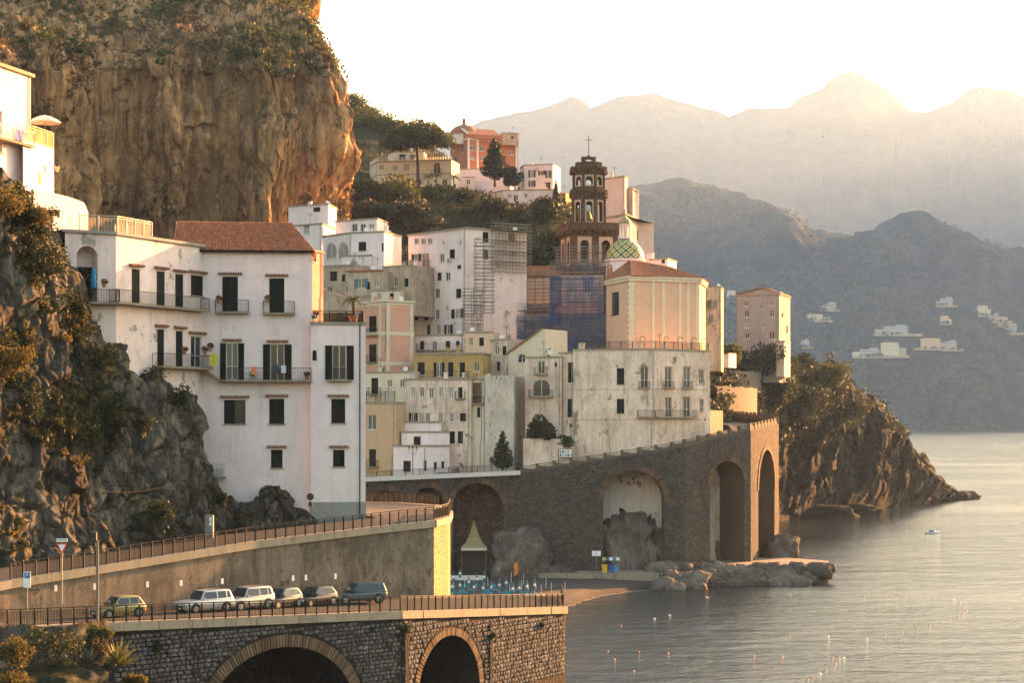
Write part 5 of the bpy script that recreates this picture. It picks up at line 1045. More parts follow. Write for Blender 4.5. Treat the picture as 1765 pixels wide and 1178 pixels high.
for s_ in (-1, 1): b.box(TC.x-1.2 if s_ < 0 else TC.x+.5, TC.x-.5 if s_ < 0 else TC.x+1.2, TC.y-.8, TC.y+.8, z, z+1.0)
b.box(TC.x-1.25, TC.x+1.25, TC.y-.85, TC.y+.85, z+1.0, z+1.3); b.lathe([(.6, 1.3), (.3, 1.55), (.05, 1.7)], Vector((TC.x, TC.y, z)), 8); b.build('bellcote', BRO, bt)
b = MB(); t = Vector((TC.x, TC.y, z+1.5)); b.tube(t, Vector((TC.x, TC.y, zt_(234))), .06, 6); cz_ = zt_(241); b.tube((TC.x-.62, TC.y, cz_), (TC.x+.62, TC.y, cz_), .055, 6); b.build('cross', IRON, bt)
b = MB(); b.lathe([(.12, 1.2), (.3, 1.1), (.5, .5), (.62, .05), (.6, 0)], Vector((TC.x, TC.y, zt_(378))), 14); b.build('bell', plain('bronze', (.25, .15, .05), .4, .8), bt)
# nave with aisle, roofs
nv = empty('nave', W(900, 600, 312), 'church nave under restoration with tiled roofs and half round windows', 'church')
fn = Fac(806, 305, 1048, 301); zA = fn.z(880, 541); b = MB(); wl = [(*fn.rect((x-7, 552, x+7, 566)), 0) for x in (834, 874, 918, 987)]; wl = [(a, c, d, e, (c-a)/2) for a, c, d, e, _ in wl]
wall(b, fn, 0, fn.L, 22, zA, wl, .3); g = Fac.pts(fn.B, fn.B+Vector((0, 12, 0))); wall(b, g, 0, 12, 22, zA); g = Fac.pts(fn.A+fn.i*12, fn.A); wall(b, g, 0, 12, 22, zA); b.build('aisle_wall', PEACH, nv)
for o in wl: window(nv, fn, o[:4], 'g', o[4], frame=CREAM, depth=.3)
tiled_roof(nv, fn.P(-.3, -.4, zA), fn.P(fn.u(955), -.4, zA), fn.P(fn.u(955), 5, zA+1.9), fn.P(-.3, 5, zA+1.9), TILE2, .4, .6)
f = Fac(860, 311, 1040, 307); z2 = f.z(910, 477); b = MB(); wall(b, f, 0, f.L, zA, z2, [(*f.rect((x-5, 483, x+5, 505)), 0) for x in (985, 1012)], .3); g = Fac.pts(f.A+f.i*12, f.A); wall(b, g, 0, 12, zA, z2); b.build('clerestory', PEACH, nv)
for x in (985, 1012): window(nv, f, f.rect((x-5, 483, x+5, 505)), 'g', depth=.3)
tiled_roof(nv, f.P(-.5, -.5, z2), f.P(f.u(965), -.5, z2), f.P(f.u(965), 6, z2+2.2), f.P(1.5, 6, z2+2.2), TILE, .35, .55)
for px in (890, 925):
    u = f.u(px); b = MB(); b.prism([(0, z2-.6), (.01, z2-2.0), (-4.6, zA+.8), (-4.6, zA+1.6)], 0, .7, Matrix.Translation(f.P(u, 0, 0)) @ Matrix.Rotation(math.atan2(f.d.y, f.d.x)+math.pi/2, 4, 'Z') @ Matrix.Scale(-1, 4, (1, 0, 0))); b.build('buttress', TRIM, nv)
# scaffolding with blue netting
def netmat():
    k = NT('blue_debris_net', .8, .1); k.color(k.ramp(k.noise(.6, 6, .7), [(.35, (.012, .04, .10)), (.7, (.03, .085, .2))])); t = k.n('ShaderNodeBsdfTransparent'); m = k.n('ShaderNodeMixShader')
    k.l(k.ramp(k.noise(.35, 5), [(.35, .3), (.65, .75)]), m.inputs[0]); k.l(t.outputs[0], m.inputs[1]); k.l(k.b.outputs[0], m.inputs[2]); k.l(m.outputs[0], k.t.nodes['Material Output'].inputs[0]); return k.m
NET = netmat(); STEEL = plain('scaffold_steel', (.16, .15, .14), .5, .5); PLANK = plain('scaffold_plank', (.22, .16, .10), .8, var=.3)
def scaffold(label, f, x0, x1, y0, y1, mids, levels, off, dep=1.1, nets=(), name='scaffolding'):
    u0, u1 = f.u(x0), f.u(x1); xm = (x0+x1)/2; za, zb = f.z(xm, y1), f.z(xm, y0); r = empty(name, f.P(u0, -off, za), label, 'scaffolding'); b = MB(); n = max(1, round((u1-u0)/1.35))
    for i in range(n+1):
        u = u0+(u1-u0)*i/n
        for y in (-off, -off-dep): b.tube(f.P(u, y, za), f.P(u, y, zb+random.uniform(.2, 1.2)), .045, 5)
        for j in range(levels+1): z = za+(zb-za)*j/levels; b.tube(f.P(u, -off, z), f.P(u, -off-dep, z), .04, 4)
    for j in range(levels+1):
        z = za+(zb-za)*j/levels
        for dz in (0, .55, 1.05):
            for y in (-off, -off-dep): b.tube(f.P(u0-.3, y, z+dz), f.P(u1+.3, y, z+dz), .04, 4)
        if j:
            q = MB(); q.box(u0-.2, u1+.2, -off-dep+.05, -off-.05, z-.06, z-.005, f.M); q.build('platform', PLANK, r)
        if j < levels and n > 1:
            k_ = random.randrange(n); w_ = (u1-u0)/n; b.tube(f.P(u0+k_*w_, -off-dep-.05, z), f.P(u0+(k_+1)*w_, -off-dep-.05, z+(zb-za)/levels), .035, 4)
    b.build('poles', STEEL, r, kind='stuff')
    for (nx0, ny0, nx1, ny1) in nets:
        q = MB(); a, c = f.u(nx0), f.u(nx1); zz0, zz1 = f.z(xm, ny1), f.z(xm, ny0); m = max(2, int((c-a)/.7)); h = max(2, int((zz1-zz0)/.9)); y = -off-dep-.1
        P = [[f.P(a+(c-a)*i/m, y+.09*math.sin(i*1.9+j)+.07*math.sin(j*2.3), zz0+(zz1-zz0)*j/h) for j in range(h+1)] for i in range(m+1)]
        for i in range(m):
            for j in range(h): q.quad(P[i][j], P[i+1][j], P[i+1][j+1], P[i][j+1])
        q.build('netting', NET, r)
    return r
scaffold('blue netted scaffolding along the church aisle', fn, 806, 950, 536, 630, None, 5, .6, 1.1, [(806, 545, 950, 632)])
scaffold('tall blue netted scaffolding round the bell tower foot', fn, 953, 1050, 462, 622, None, 8, 1.0, 1.2, [(952, 478, 1050, 622), (950, 480, 972, 560)])
scaffold('scaffold cage with blue sheet round the tower belfry base', Fac(960, 313, 1046, 311), 962, 1042, 437, 470, None, 2, .3, 1.2, [(962, 456, 1042, 470)])
scaffold('rusty scaffolding in front of the nave clerestory', fn, 862, 950, 478, 535, None, 3, -1.5, 1.0)
scaffold('scaffold tower against the tall white house', tf[1], 846, 906, 398, 470, None, 4, .3, 1.1)
scaffold('stair scaffold down the side of the tall white house', Fac(800, 294, 850, 295), 818, 848, 425, 540, None, 6, .0, 1.2)
scaffold('low scaffold steps at the foot of the tall white house', Fac(790, 291, 830, 292), 798, 828, 510, 575, None, 4, .0, 1.2)
for (x0, y0, x1, y1) in ((851, 405, 862, 416), (868, 480, 872, 500)):
    pass
# ------------------------------------------------------------ vegetation
LEAF_D = leafmat('dark_scrub_leaves', (.013, .021, .009), (.038, .047, .018), .25)
LEAF_G = leafmat('gold_scrub_leaves', (.05, .045, .012), (.13, .10, .025), .4)
LEAF_P = leafmat('pine_needles', (.018, .03, .01), (.05, .06, .02), .25)
LEAF_M = leafmat('mid_green_leaves', (.03, .045, .012), (.08, .09, .025), .35)
DRY = leafmat('dry_brown_scrub', (.045, .032, .018), (.10, .07, .035), .3)
BARK = plain('bark', (.06, .042, .03), .9, var=.35, scale=6)
def clumps(cs, n, size, rng, squash=.75):
    """leaf faces gathered in clumps: cs = list of (centre, radius)"""
    P = []
    w = np.array([r**2 for _, r in cs]); w = w/w.sum()
    for (c, r), k in zip(cs, rng.multinomial(n, w)):
        d = rng.normal(size=(k, 3)); d /= np.linalg.norm(d, axis=1)[:, None]+1e-9; q = r*(.45+.6*rng.random(k)**.6)
        P.append(np.array(tuple(c))+d*q[:, None]*np.array([1, 1, squash]))
    return leaf_quads(np.concatenate(P), size, rng)
def bush(name, c, rx, rz, label, cat='bush', group=None, mat=None, n=900, leaf=.16, seed=0, k=9, stem=True, spread=.6, rad=(.35, .6)):
    rng = np.random.default_rng(seed+100); c = Vector(c); r = empty(name, c, label, cat, group); cs = []
    for i in range(k):
        a = rng.random()*6.28; q = rx*spread*math.sqrt(rng.random()); h = rz*(.08+.72*rng.random())
        cs.append((c+Vector((q*math.cos(a), q*math.sin(a)*.8, h)), rx*rng.uniform(*rad)))
    V, Q = clumps(cs, n, leaf, rng, min(1, rz/rx*.8)); npmesh('foliage', V, Q, mat or LEAF_D, r, smooth=False)
    if stem:
        b = MB()
        for p, q in cs[:5]: b.path([c-Vector((0, 0, .2)), c.lerp(p, .5)+Vector((.05*rx, 0, 0)), p], max(.03, rx*.05), 5, .015)
        b.build('stem', BARK, r)
    return r
def tree(name, base, H, label, crown, mat, n, leaf, seed, cat='tree', group=None, trunk=.3, bend=(0, 0), limbs=True, squash=.7):
    """crown: list of (dx, dy, z share, radius)"""
    rng = np.random.default_rng(seed); base = Vector(base); r = empty(name, base, label, cat, group)
    cs = [(base+Vector((x, y, H*z)), q) for x, y, z, q in crown]; V, Q = clumps(cs, n, leaf, rng, squash); npmesh('crown', V, Q, mat, r, smooth=False)
    zmin = min(z for _, _, z, _ in crown)*H; top = base+Vector((bend[0], bend[1], zmin)); b = MB(); b.path([base-Vector((0, 0, .6)), base.lerp(top, .5)+Vector((bend[0]*-.15, 0, 0)), top], trunk, 8, trunk*.65)
    if limbs:
        for p, q in cs[::max(1, len(cs)//12)]: b.path([top, top.lerp(p, .55)+Vector((0, 0, .3)), p], trunk*.35, 5, .05)
    b.build('trunk', BARK, r, smooth=True); return r
rg = np.random.default_rng(77)
def ringcrown(R, z0, z1, n, r, seed, flat=True):
    g = np.random.default_rng(seed); out = []
    for i in range(n):
        a = g.random()*6.28; q = R*math.sqrt(g.random()); t = 1-(q/R)**2
        out.append((q*math.cos(a), q*math.sin(a), z0+(z1-z0)*(g.uniform(.25, 1)*t if flat else g.random()), r*g.uniform(.7, 1.2)))
    return out
# stone pine on the ridge, cypress like trees, bushes by the villa
c = W(721, 322, 462); tree('stone_pine', c, 15.2, 'tall umbrella pine in front of the ridge villa', ringcrown(8.0, .68, 1.10, 70, 2.2, 3), LEAF_M, 14000, .34, 3, trunk=.5, bend=(-.3, 0), squash=.6)
c = W(853, 318, 470); tree('conifer', c, 11.5, 'dark conifer before the brick red church', [(math.sin(i*2.4)*1.6*(1.15-i/26), math.cos(i*2.4)*1.4*(1.15-i/26), .25+.75*i/24, 1.9*(1.15-i/28)) for i in range(25)], LEAF_D, 4200, .32, 4, trunk=.3)
c = W(884, 320, 466); bush('garden_tree', c, 2.9, 5.2, 'round dark tree right of the conifer', 'tree', None, LEAF_D, 2200, .3, 5, 14)
c = W(958, 358, 452); tree('cypress', c, 6.5, 'slim pointed cypress at the end of the ridge houses', [(0, 0, .12+.85*i/12, 1.0*(1.1-i/13)) for i in range(13)], LEAF_D, 1500, .25, 6, trunk=.15, limbs=False, squash=1.3)
for i, (px, py, Y, rx, rz, lb) in enumerate([(680, 355, 432, 7.5, 6.5, 'broad green tree crown below the villa wall'), (628, 352, 428, 4.5, 5, 'dark tree beside the cliff foot'), (745, 345, 440, 3.5, 3.2, 'small rounded tree below the villa palms'), (790, 360, 430, 5.5, 3.6, 'dark thicket under the terrace wall'), (850, 382, 420, 5.8, 4.5, 'dark bushes on the slope under the low house'), (938, 388, 412, 4.6, 5.2, 'dark tree clump left of the bell tower'), (700, 395, 410, 6, 5.5, 'dark thicket in the gully behind the white houses'), (640, 385, 412, 5, 4.5, 'shadowed bushes behind the attic storey'), (890, 385, 415, 3, 2.8, 'small round bush on the path slope'), (960, 440, 345, 5.0, 4.0, 'green bushes at the foot of the bell tower'), (940, 455, 340, 4.2, 3.2, 'leafy slope bushes left of the belfry scaffold'), (765, 430, 395, 6, 4, 'dark shrubs behind the tall white house'), (735, 415, 398, 5, 4.2, 'dark tree in the gap between white houses'), (640, 235, 560, 9, 8, 'golden green tree on the skyline by the cliff'), (670, 245, 556, 8, 7, 'second skyline tree left of the pine'), (618, 215, 575, 7, 8, 'highest skyline tree next to the cliff')]):
    bush('slope_tree', W(px, py, Y), rx, rz, lb, 'tree', 'trees on the town hillside', LEAF_M if i in (0, 13, 14, 15, 2) else LEAF_D, int(500*rx), .38, 20+i, 12)
# scrub over the hillside, cliff top and rocks: one mass each
def scatter(name, G, dens, n, per, rad, leaf, mat, seed, label, cond=None, up=.4):
    g = np.random.default_rng(seed); P = G.reshape(-1, 3); w = np.clip(dens(P), 0, None)
    if cond is not None: w = w*cond(P)
    idx = g.choice(len(P), n, p=w/w.sum()); C = P[idx]+g.normal(size=(n, 3))*.2; r = rad*(.5+g.random(n))
    D = g.normal(size=(n, per, 3)); D /= np.linalg.norm(D, axis=2, keepdims=True); D *= (r[:, None]*(.3+.7*g.random((n, per))))[:, :, None]; D[:, :, 2] = D[:, :, 2]*.8
    Pp = (C[:, None, :]+D+np.array([0, 0, up*rad])).reshape(-1, 3); V, Q = leaf_quads(Pp, leaf, g)
    return npmesh(name, V, Q, mat, smooth=False, kind='stuff', label=label, cat='scrub')
scatter('hillside_scrub', HLG, lambda P: np.clip(fbm(P/14, 4, 5)+.25, .0, 1)*(P[:, 1] > 325), 3800, 16, 1.5, .34, LEAF_D, 1, 'dark scrub covering the slope behind the town')
scatter('hillside_grass', HLG, lambda P: np.clip(fbm(P/9, 4, 9)+.1, 0, 1)*(P[:, 1] > 330), 2600, 14, .8, .26, DRY, 2, 'dry brown grass and brush on the town slope')
def ctop(P): px = P[:, 0]/P[:, 1]*F+CX; py = HZ-(P[:, 2]-CZ)/P[:, 1]*F; return (np.clip((150-py)/110, 0, 1)*np.clip(fbm(P/11, 4, 13)+.05+np.clip((px-330)/400, 0, .5)+np.clip((40-py)/60, 0, .5), 0, 1))
scatter('clifftop_scrub', CLG, ctop, 1500, 26, 1.4, .30, LEAF_M, 3, 'green and golden bushes growing along the top of the cliff')
def cface(P): py = HZ-(P[:, 2]-CZ)/P[:, 1]*F; return np.clip(fbm(P/12, 4, 17)-.18, 0, 1)**1.5*(py > 20)
scatter('cliff_brush', CLG, cface, 900, 26, 1.3, .26, DRY, 4, 'dark dry brush clinging to ledges of the cliff face')
def lrock(P): px = P[:, 0]/P[:, 1]*F+CX; py = HZ-(P[:, 2]-CZ)/P[:, 1]*F; return np.clip(fbm(P/4.5, 4, 21)+np.clip((150-px)/260, -.4, .38), 0, 1)**1.4*(px < 360)*(px > -60)*(py > 330)*np.clip((860-py)/300, .05, 1)
scatter('rock_ivy', RKG, lrock, 1500, 30, .55, .12, LEAF_D, 5, 'dark ivy and creepers hanging over the left rock')
scatter('rock_gold_scrub', RKG, lambda P: lrock(P)*np.clip(fbm(P/3, 3, 29), 0, 1), 330, 30, .5, .11, LEAF_G, 6, 'yellow green scrub patches on the left rock')
HX = 1
def hdn(P): py = HZ-(P[:, 2]-CZ)/P[:, 1]*F; px = P[:, 0]/P[:, 1]*F+CX; return np.clip(fbm(P/13, 4, 33)+.35, 0, 1)*(py < 770-np.clip(px-1450, 0, 200)*.1)*(py > 560)
scatter('headland_scrub', HDG, hdn, 3000, 22, 1.5, .32, LEAF_D, 7, 'dark green bushes spread over the headland')
# individual bushes on the left rock and by the houses
for i, (px, py, Y, rx, rz, m, lb) in enumerate([(20, 365, 136, 1.7, 1.8, LEAF_G, 'golden lit bush below the clifftop house'), (72, 385, 139, 1.1, 1.2, LEAF_G, 'round golden shrub at the foot of the garden wall'), (85, 470, 139, 1.8, 2.6, LEAF_D, 'dark bush hanging beside the arched loggia'), (180, 640, 144, 1.3, 2.2, LEAF_D, 'dark shrub in the corner under the white wing'), (307, 700, 148, 1.1, 1.6, LEAF_D, 'dark shrub on the rock below the lower balcony'), (245, 745, 144, 1.0, 1.3, LEAF_D, 'small dark shrub in the rock cleft'), (277, 905, 143, 1.3, 1.9, LEAF_D, 'rounded dark shrub low on the roadside rock'), (380, 870, 148, .6, .9, LEAF_D, 'tiny shrub near the meter box'), (25, 640, 133, 1.5, 1.6, LEAF_G, 'sunny yellow bush on the left rock edge'), (50, 720, 134, 1.5, 1.8, LEAF_D, 'dark creeper mass low on the left rock'), (640, 950, 149.5, .6, .8, LEAF_D, 'plant tuft growing out of the ramp wall'), (935, 757, 270.8, 2.2, 3.0, LEAF_D, 'flowering dark bush before the loggia house'), (972, 768, 270.6, 1.6, 1.3, LEAF_M, 'low green bush beside the notice board'), (1318, 636, 369, 4.2, 4.4, LEAF_D, 'dark pine clump before the grey house'), (1255, 622, 355, 2.8, 2.6, LEAF_M, 'green shrub above the white hut'), (1440, 660, 408, 4.0, 4.0, LEAF_M, 'ivy green bush on the headland rim'), (1340, 700, 378, 6, 6, LEAF_D, 'large dark bush above the road bend'), (1395, 715, 398, 6.5, 6, LEAF_D, 'broad dark thicket on the headland'), (1470, 720, 430, 6, 5, LEAF_D, 'dark seaward thicket on the headland')]):
    bush('rock_bush' if px < 700 else 'bush', W(px, py, Y), rx, rz, lb, 'bush', None, m, int(700+300*rx), .10 if Y < 200 else .28, 60+i, 11)
c = W(866, 808, 270.5); tree('conical_tree', c, 5.6, 'dark conical tree on the street against the buttress', [(math.sin(i*2.4)*.8*(1.1-i/18), math.cos(i*2.4)*.6*(1.1-i/18), .12+.82*i/17, 1.05*(1.12-i/19)) for i in range(18)], LEAF_P, 2600, .16, 41, trunk=.15)
b = MB(); f = Fac(903, 269.6, 990, 269.9); b.box(0, f.L, 0, 3, 14, f.z(935, 757), f.M); b.build('planter_wall', WEATH, label='low peeling white wall holding the flowering bush by the road', cat='wall')
# palms
def palm(name, base, H, label, n=18, L=1.6, seed=0, group=None, pot=False, tr=.16):
    g = random.Random(seed); r = empty(name, base, label, 'palm', group); base = Vector(base); b = MB(); b.path([base, base+Vector((.04, 0, H*.5)), base+Vector((0, 0, H))], tr, 8, tr*.8); b.build('trunk', BARK, r)
    for i in range(n):
        a = 6.283*i/n+g.uniform(-.15, .15); e = g.uniform(.1, 1.15); m = MB(); d = Vector((math.cos(a), math.sin(a), 0)); s = Vector((-d.y, d.x, 0)); top = base+Vector((0, 0, H)); P = []
        for k_ in range(8): t = k_/7; P.append(top+d*(L*t*math.cos(e*.75)*(1-.12*t))+Vector((0, 0, L*(math.sin(e)*t-.75*t*t))))
        for k_ in range(7):
            w0, w1 = .03+.24*L*math.sin(math.pi*min(1, (k_+.3)/7.5)), .03+.24*L*math.sin(math.pi*min(1, (k_+1.3)/7.5)); dn = Vector((0, 0, -.1*L))
            for sg in (-1, 1):
                for q in (0, .5):
                    a0 = P[k_].lerp(P[k_+1], q); a1 = P[k_].lerp(P[k_+1], q+.36); tip = a0.lerp(a1, .9)+s*(sg*w1)+dn*.6+d*(.08*L); m.add([a0, a1, tip], [(0, 1, 2)])
        m.path(P, .015*L, 4); m.build('frond', LEAF_M, r)
    if pot: m = MB(); m.lathe([(.28, -.45), (.40, .0), (.43, .02), (.43, .08), (.36, .08)], base, 14); m.build('pot', plain('terracotta_pot', (.32, .15, .08), .8), r)
    return r
palm('potted_palm', fd.P(fd.u(611), 1.2, zd+.55), 1.5, 'potted palm on the roof terrace at the corner of the big white house', 20, 1.25, 2, None, True, .17)
for i, px in enumerate((738, 752, 782)): palm('garden_palm', W(px, 322, 464), 2.6, ['leftmost garden palm below the villa', 'garden palm beside the big villa window', 'single garden palm right of the villa'][i], 14, 2.2, 5+i, 'palms before the villa')
# agave and bright plants at the near left corner
def agave(base, L, n, label, seed, mat):
    g = random.Random(seed); r = empty('agave', base, label, 'agave'); base = Vector(base)
    for i in range(n):
        a = i*2.4; e = .35+1.0*(i/n); l = L*g.uniform(.75, 1.05); d = Vector((math.cos(a), math.sin(a), 0)); s = Vector((-d.y, d.x, 0)); m = MB(); prev = None
        for k_ in range(6):
            t = k_/5; c = base+d*(l*t*math.cos(e))+Vector((0, 0, l*math.sin(e)*t-.25*l*t*t*math.cos(e))); w = .11*L*(1-t)**.7*(1 if k_ else .8)+.004
            row = [c-s*w+Vector((0, 0, .04*L*(1-t))), c-Vector((0, 0, .02)), c+s*w+Vector((0, 0, .04*L*(1-t)))]
            if prev: b0 = prev+row; m.add(b0, [(0, 1, 4, 3), (1, 2, 5, 4)])
            prev = row
        m.build('leaf', mat, r)
    return r
AG = leafmat('agave_leaf', (.035, .05, .045), (.06, .08, .065), .1); AG2 = leafmat('yellow_agave', (.09, .10, .03), (.16, .15, .05), .2)
agave(W(150, 1150, 113), 1.5, 30, 'blue grey agave below the railing at the near corner', 3, AG); agave(W(205, 1150, 113.6), 1.9, 34, 'taller spiky agave beside the stone viaduct', 4, AG2)
for i, (px, py, Y, rx, rz, m, lb) in enumerate([(35, 1125, 108, 1.3, 1.4, LEAF_G, 'yellow flowering bush at the near left corner'), (15, 1185, 107, 1.3, 1.6, LEAF_G, 'second yellow bush low at the left edge'), (165, 1105, 114.5, 1.0, 1.2, plain('rust_leaf', (.16, .05, .015), .8) and DRY, 'rust coloured bush under the railing'), (175, 1085, 115, .9, .9, LEAF_M, 'green creeper spilling over the road edge'), (235, 1165, 114.5, .8, .7, LEAF_G, 'small golden bush at the foot of the near arch'), (90, 1120, 111, 2.0, 1.8, LEAF_D, 'dark shrub under the near road edge')]):
    bush('corner_bush', W(px, py+20, Y), rx, rz, lb, 'bush', None, m, 1400, .085, 90+i, 10)
cols = [[W(px, py, Y) for py, Y in ((1300, 104), (1190, 108), (1120, 112.5+px*.012), (1076, 113.5+px*.02))] for px in (-80, 0, 60, 120, 172)]
cols[-1] = [p+Vector((0, 2.5, 0)) for p in cols[-1]]
loft('bank', cols, 90, 70, ROCKG, lambda V, N: -N*(fbm(V/1.6, 4, 3)*.35)[:, None], kind='structure')
# ------------------------------------------------------------ cars
def car(label, L, Wd, H, col, style, group='cars parked along the ramp wall', metal=.3):
    r = empty('parked_car', (0, 0, 0), label, 'car', group); name = 'paint_%02d' % len(bpy.data.materials); k = NT(name, .28, .5); k.color(col); k.b.inputs['Metallic'].default_value = metal; k.b.inputs['Coat Weight'].default_value = .6; k.b.inputs['Coat Roughness'].default_value = .08; P = k.m
    hw = Wd/2; belt = H*.58; hood = H*(.56 if style == 'suv' else .50); nose = H*.40
    st = [(-L/2, .30, belt*.82, .84), (-L/2+.10, .24, belt*.98, .93), (-L*.30, .2, belt, 1), (-.05*L, .2, belt*.985, 1), (L*.16, .2, belt*.97, 1), (L*.20, .2, hood*1.06, .995), (L*.36, .2, hood, .97), (L*.46, .22, hood*.90, .90), (L/2, .28, nose, .78)]
    if style == 'suv': st[0] = (-L/2, .32, belt*.95, .92); st[-1] = (L/2, .32, hood*.78, .86); st[-2] = (L*.47, .26, hood*.95, .93)
    V = []; n = 10
    for x, zl, zt, w in st:
        h = zt-zl; sec = [(.80, 0), (.97, .12), (1, .45), (.99, .8), (.93, .97), (.70, 1.02)]
        pts = [(y*w*hw, zl+t*h) for y, t in sec]; V += [(x, y, z) for y, z in pts]+[(x, -y, z) for y, z in reversed(pts)]
    m = 12; Q = [(i*m+j, i*m+(j+1) % m, (i+1)*m+(j+1) % m, (i+1)*m+j) for i in range(len(st)-1) for j in range(m)]
    b = MB(); b.add(V, Q+[tuple(range(m-1, -1, -1)), tuple(range((len(st)-1)*m, len(st)*m))]); body = b.build('body', P, r, smooth=True); sm = body.modifiers.new('round', 'SUBSURF'); sm.levels = sm.render_levels = 2
    # greenhouse
    xr, xf = {'hatch': (-L*.47, L*.20), 'suv': (-L*.475, L*.20), 'wagon': (-L*.48, L*.19)}[style]; tr, tf_ = xr+(.22 if style != 'hatch' else .42), xf-(.62 if style != 'suv' else .50)
    lo, hi_ = .90*hw, .70*hw; z0, z1 = belt*.97, H
    def gh(x, t): return lo+(hi_-lo)*t
    b = MB(); R0 = [(xr, lo, z0), (xf, lo, z0), (tf_, hi_, z1-.03), (tr, hi_, z1-.05)]; mid = (tr+tf_)/2
    vs = [(x, y, z) for x, y, z in R0]+[(x, -y, z) for x, y, z in R0]+[(mid, hi_*.98, z1), (mid, -hi_*.98, z1)]
    b.add(vs, [(0, 1, 2, 8, 3), (5, 4, 7, 9, 6), (1, 5, 6, 2), (4, 0, 3, 7), (3, 8, 9, 7), (8, 2, 6, 9)]); cb = b.build('cabin', P, r, smooth=True); bv = cb.modifiers.new('edge', 'BEVEL'); bv.width = .09; bv.segments = 3; bv.limit_method = 'NONE'
    def onside(s, x0, x1, t0, t1, x2=None, x3=None):
        q = MB(); pts = [(x0, t0), (x1, t0), (x3 if x3 is not None else x1, t1), (x2 if x2 is not None else x0, t1)]; q.add([(x, s*(gh(x, t)+.016), z0+(z1-.05-z0)*t) for x, t in pts], [(0, 1, 2, 3)]); q.build('side_window', GLASS, r)
    w_ = (xf-xr)
    for s in (-1, 1):
        onside(s, xr+w_*.50, xf-.16, .12, .86, xr+w_*.50, tf_+.03); onside(s, xr+w_*.22, xr+w_*.47, .12, .86); onside(s, xr+.22, xr+w_*.19, .14, .84, tr+.10, xr+w_*.19)
    q = MB(); q.add([(xf-.05+.012, lo*.88, z0+.06), (xf-.05+.012, -lo*.88, z0+.06), (tf_+.06, -hi_*.88, z1-.09), (tf_+.06, hi_*.88, z1-.09)], [(0, 1, 2, 3)]); q.v = [(x+.03, y, z+.012) for x, y, z in q.v]; q.build('windscreen', GLASS, r)
    q = MB(); q.add([(xr+.02, lo*.85, z0+.1), (xr+.02, -lo*.85, z0+.1), (tr-.02, -hi_*.85, z1-.14), (tr-.02, hi_*.85, z1-.14)], [(3, 2, 1, 0)]); q.v = [(x-.04, y, z+.01) for x, y, z in q.v]; q.build('rear_window', GLASS, r)
    TY = plain('tyre_rubber', (.015, .015, .015), .85); RIM = plain('alloy_rim', (.35, .35, .36), .35, .8); LAMP = plain('lamp_lens', (.55, .56, .58), .1, .1); RED = plain('tail_lens', (.25, .01, .01), .2)
    wr = H*.215
    for x in (-L*.31, L*.31):
        for s in (-1, 1):
            M = Matrix.Translation((x, s*(hw-.10), wr)) @ Matrix.Rotation(math.pi/2, 4, 'X'); q = MB(); q.lathe([(wr*.62, -.11), (wr*.95, -.12), (wr, -.07), (wr, .07), (wr*.95, .12), (wr*.62, .11)], (0, 0, 0), 20, 0, M); t = q.build('wheel', TY, r)
            q = MB(); q.lathe([(wr*.62, -.125), (wr*.5, -.128), (wr*.2, -.13), (.02, -.132)], (0, 0, 0), 12, 0, M @ Matrix.Scale(s, 4, (0, 0, 1))); q.build('rim', RIM, t)
            q = MB(); q.lathe([(wr*1.16, -.012), (wr*1.16, .012)], (0, 0, 0), 20, 0, Matrix.Translation((x, s*(hw*.985), wr*1.02)) @ Matrix.Rotation(math.pi/2, 4, 'X')); q.build('wheel_arch', TY, r)
    for s in (-1, 1):
        zt = hood*.86; q = MB(); M = Matrix.Translation((L*.475, s*hw*.66, zt-.06)) @ Matrix.Rotation(-.25*s, 4, 'Z'); q.box(-.07, .07, -hw*.20, hw*.20, -.07, .08, M); q.build('headlight', LAMP, r)
        q = MB(); q.box(-L/2-.012, -L/2+.08, s*hw*.62-.13, s*hw*.62+.13, belt*.66, belt*.90); q.build('tail_light', RED, r)
        q = MB(); q.box(xf-.30, xf-.16, s*(hw+.02)-.09, s*(hw+.02)+.09, belt+.02, belt+.17); q.build('mirror', P, r)
    q = MB(); q.box(L/2-.06, L/2+.012, -hw*.52, hw*.52, .30, nose*.86); q.build('grille', TY, r)
    q = MB(); q.box(L/2-.02, L/2+.025, -.26, .26, .33, .44); q.build('number_plate', FRAME, r)
    if style == 'suv':
        for s in (-1, 1): q = MB(); q.tube((tr+.1, s*hi_*.92, z1+.03), (tf_-.2, s*hi_*.92, z1+.03), .025, 6); q.build('roof_rail', TY, r)
    return r
fw = Fac.pts(RE[1], RE[4])
def park(c, px, off, head, lab=None):
    g = Fac.pts(RE[1]-fw.i*off, RE[4]-fw.i*off); u = g.u(px); p = g.P(u, 0, 9.85+(8.6-9.85)*u/g.L); c.location = p+Vector((0, 0, .005)); c.rotation_euler = (0, 0, math.atan2(head[1], head[0]))
park(car('golden lit small hatchback parked at the left end of the row', 3.7, 1.66, 1.46, (.34, .27, .10), 'hatch'), 203, 2.0, (-.74, -.67))
park(car('white crossover with dark glass parked second in the row', 4.2, 1.78, 1.60, (.55, .53, .50), 'suv'), 352, 2.0, (-.72, -.69))
park(car('boxy white off road car with roof rails parked third in the row', 4.2, 1.80, 1.68, (.48, .45, .38), 'suv'), 425, 2.0, (-.66, -.75))
park(car('dark grey hatchback parked fourth in the row', 3.8, 1.66, 1.47, (.06, .06, .07), 'hatch'), 483, 2.1, (-.55, -.83))
park(car('black hatchback with silver side parked fifth in the row', 3.9, 1.70, 1.45, (.03, .03, .035), 'hatch'), 541, 2.1, (-.62, -.78))
park(car('dark teal estate car parked at the right end of the row', 4.5, 1.80, 1.62, (.03, .06, .07), 'wagon'), 616, 2.2, (-.86, -.5))
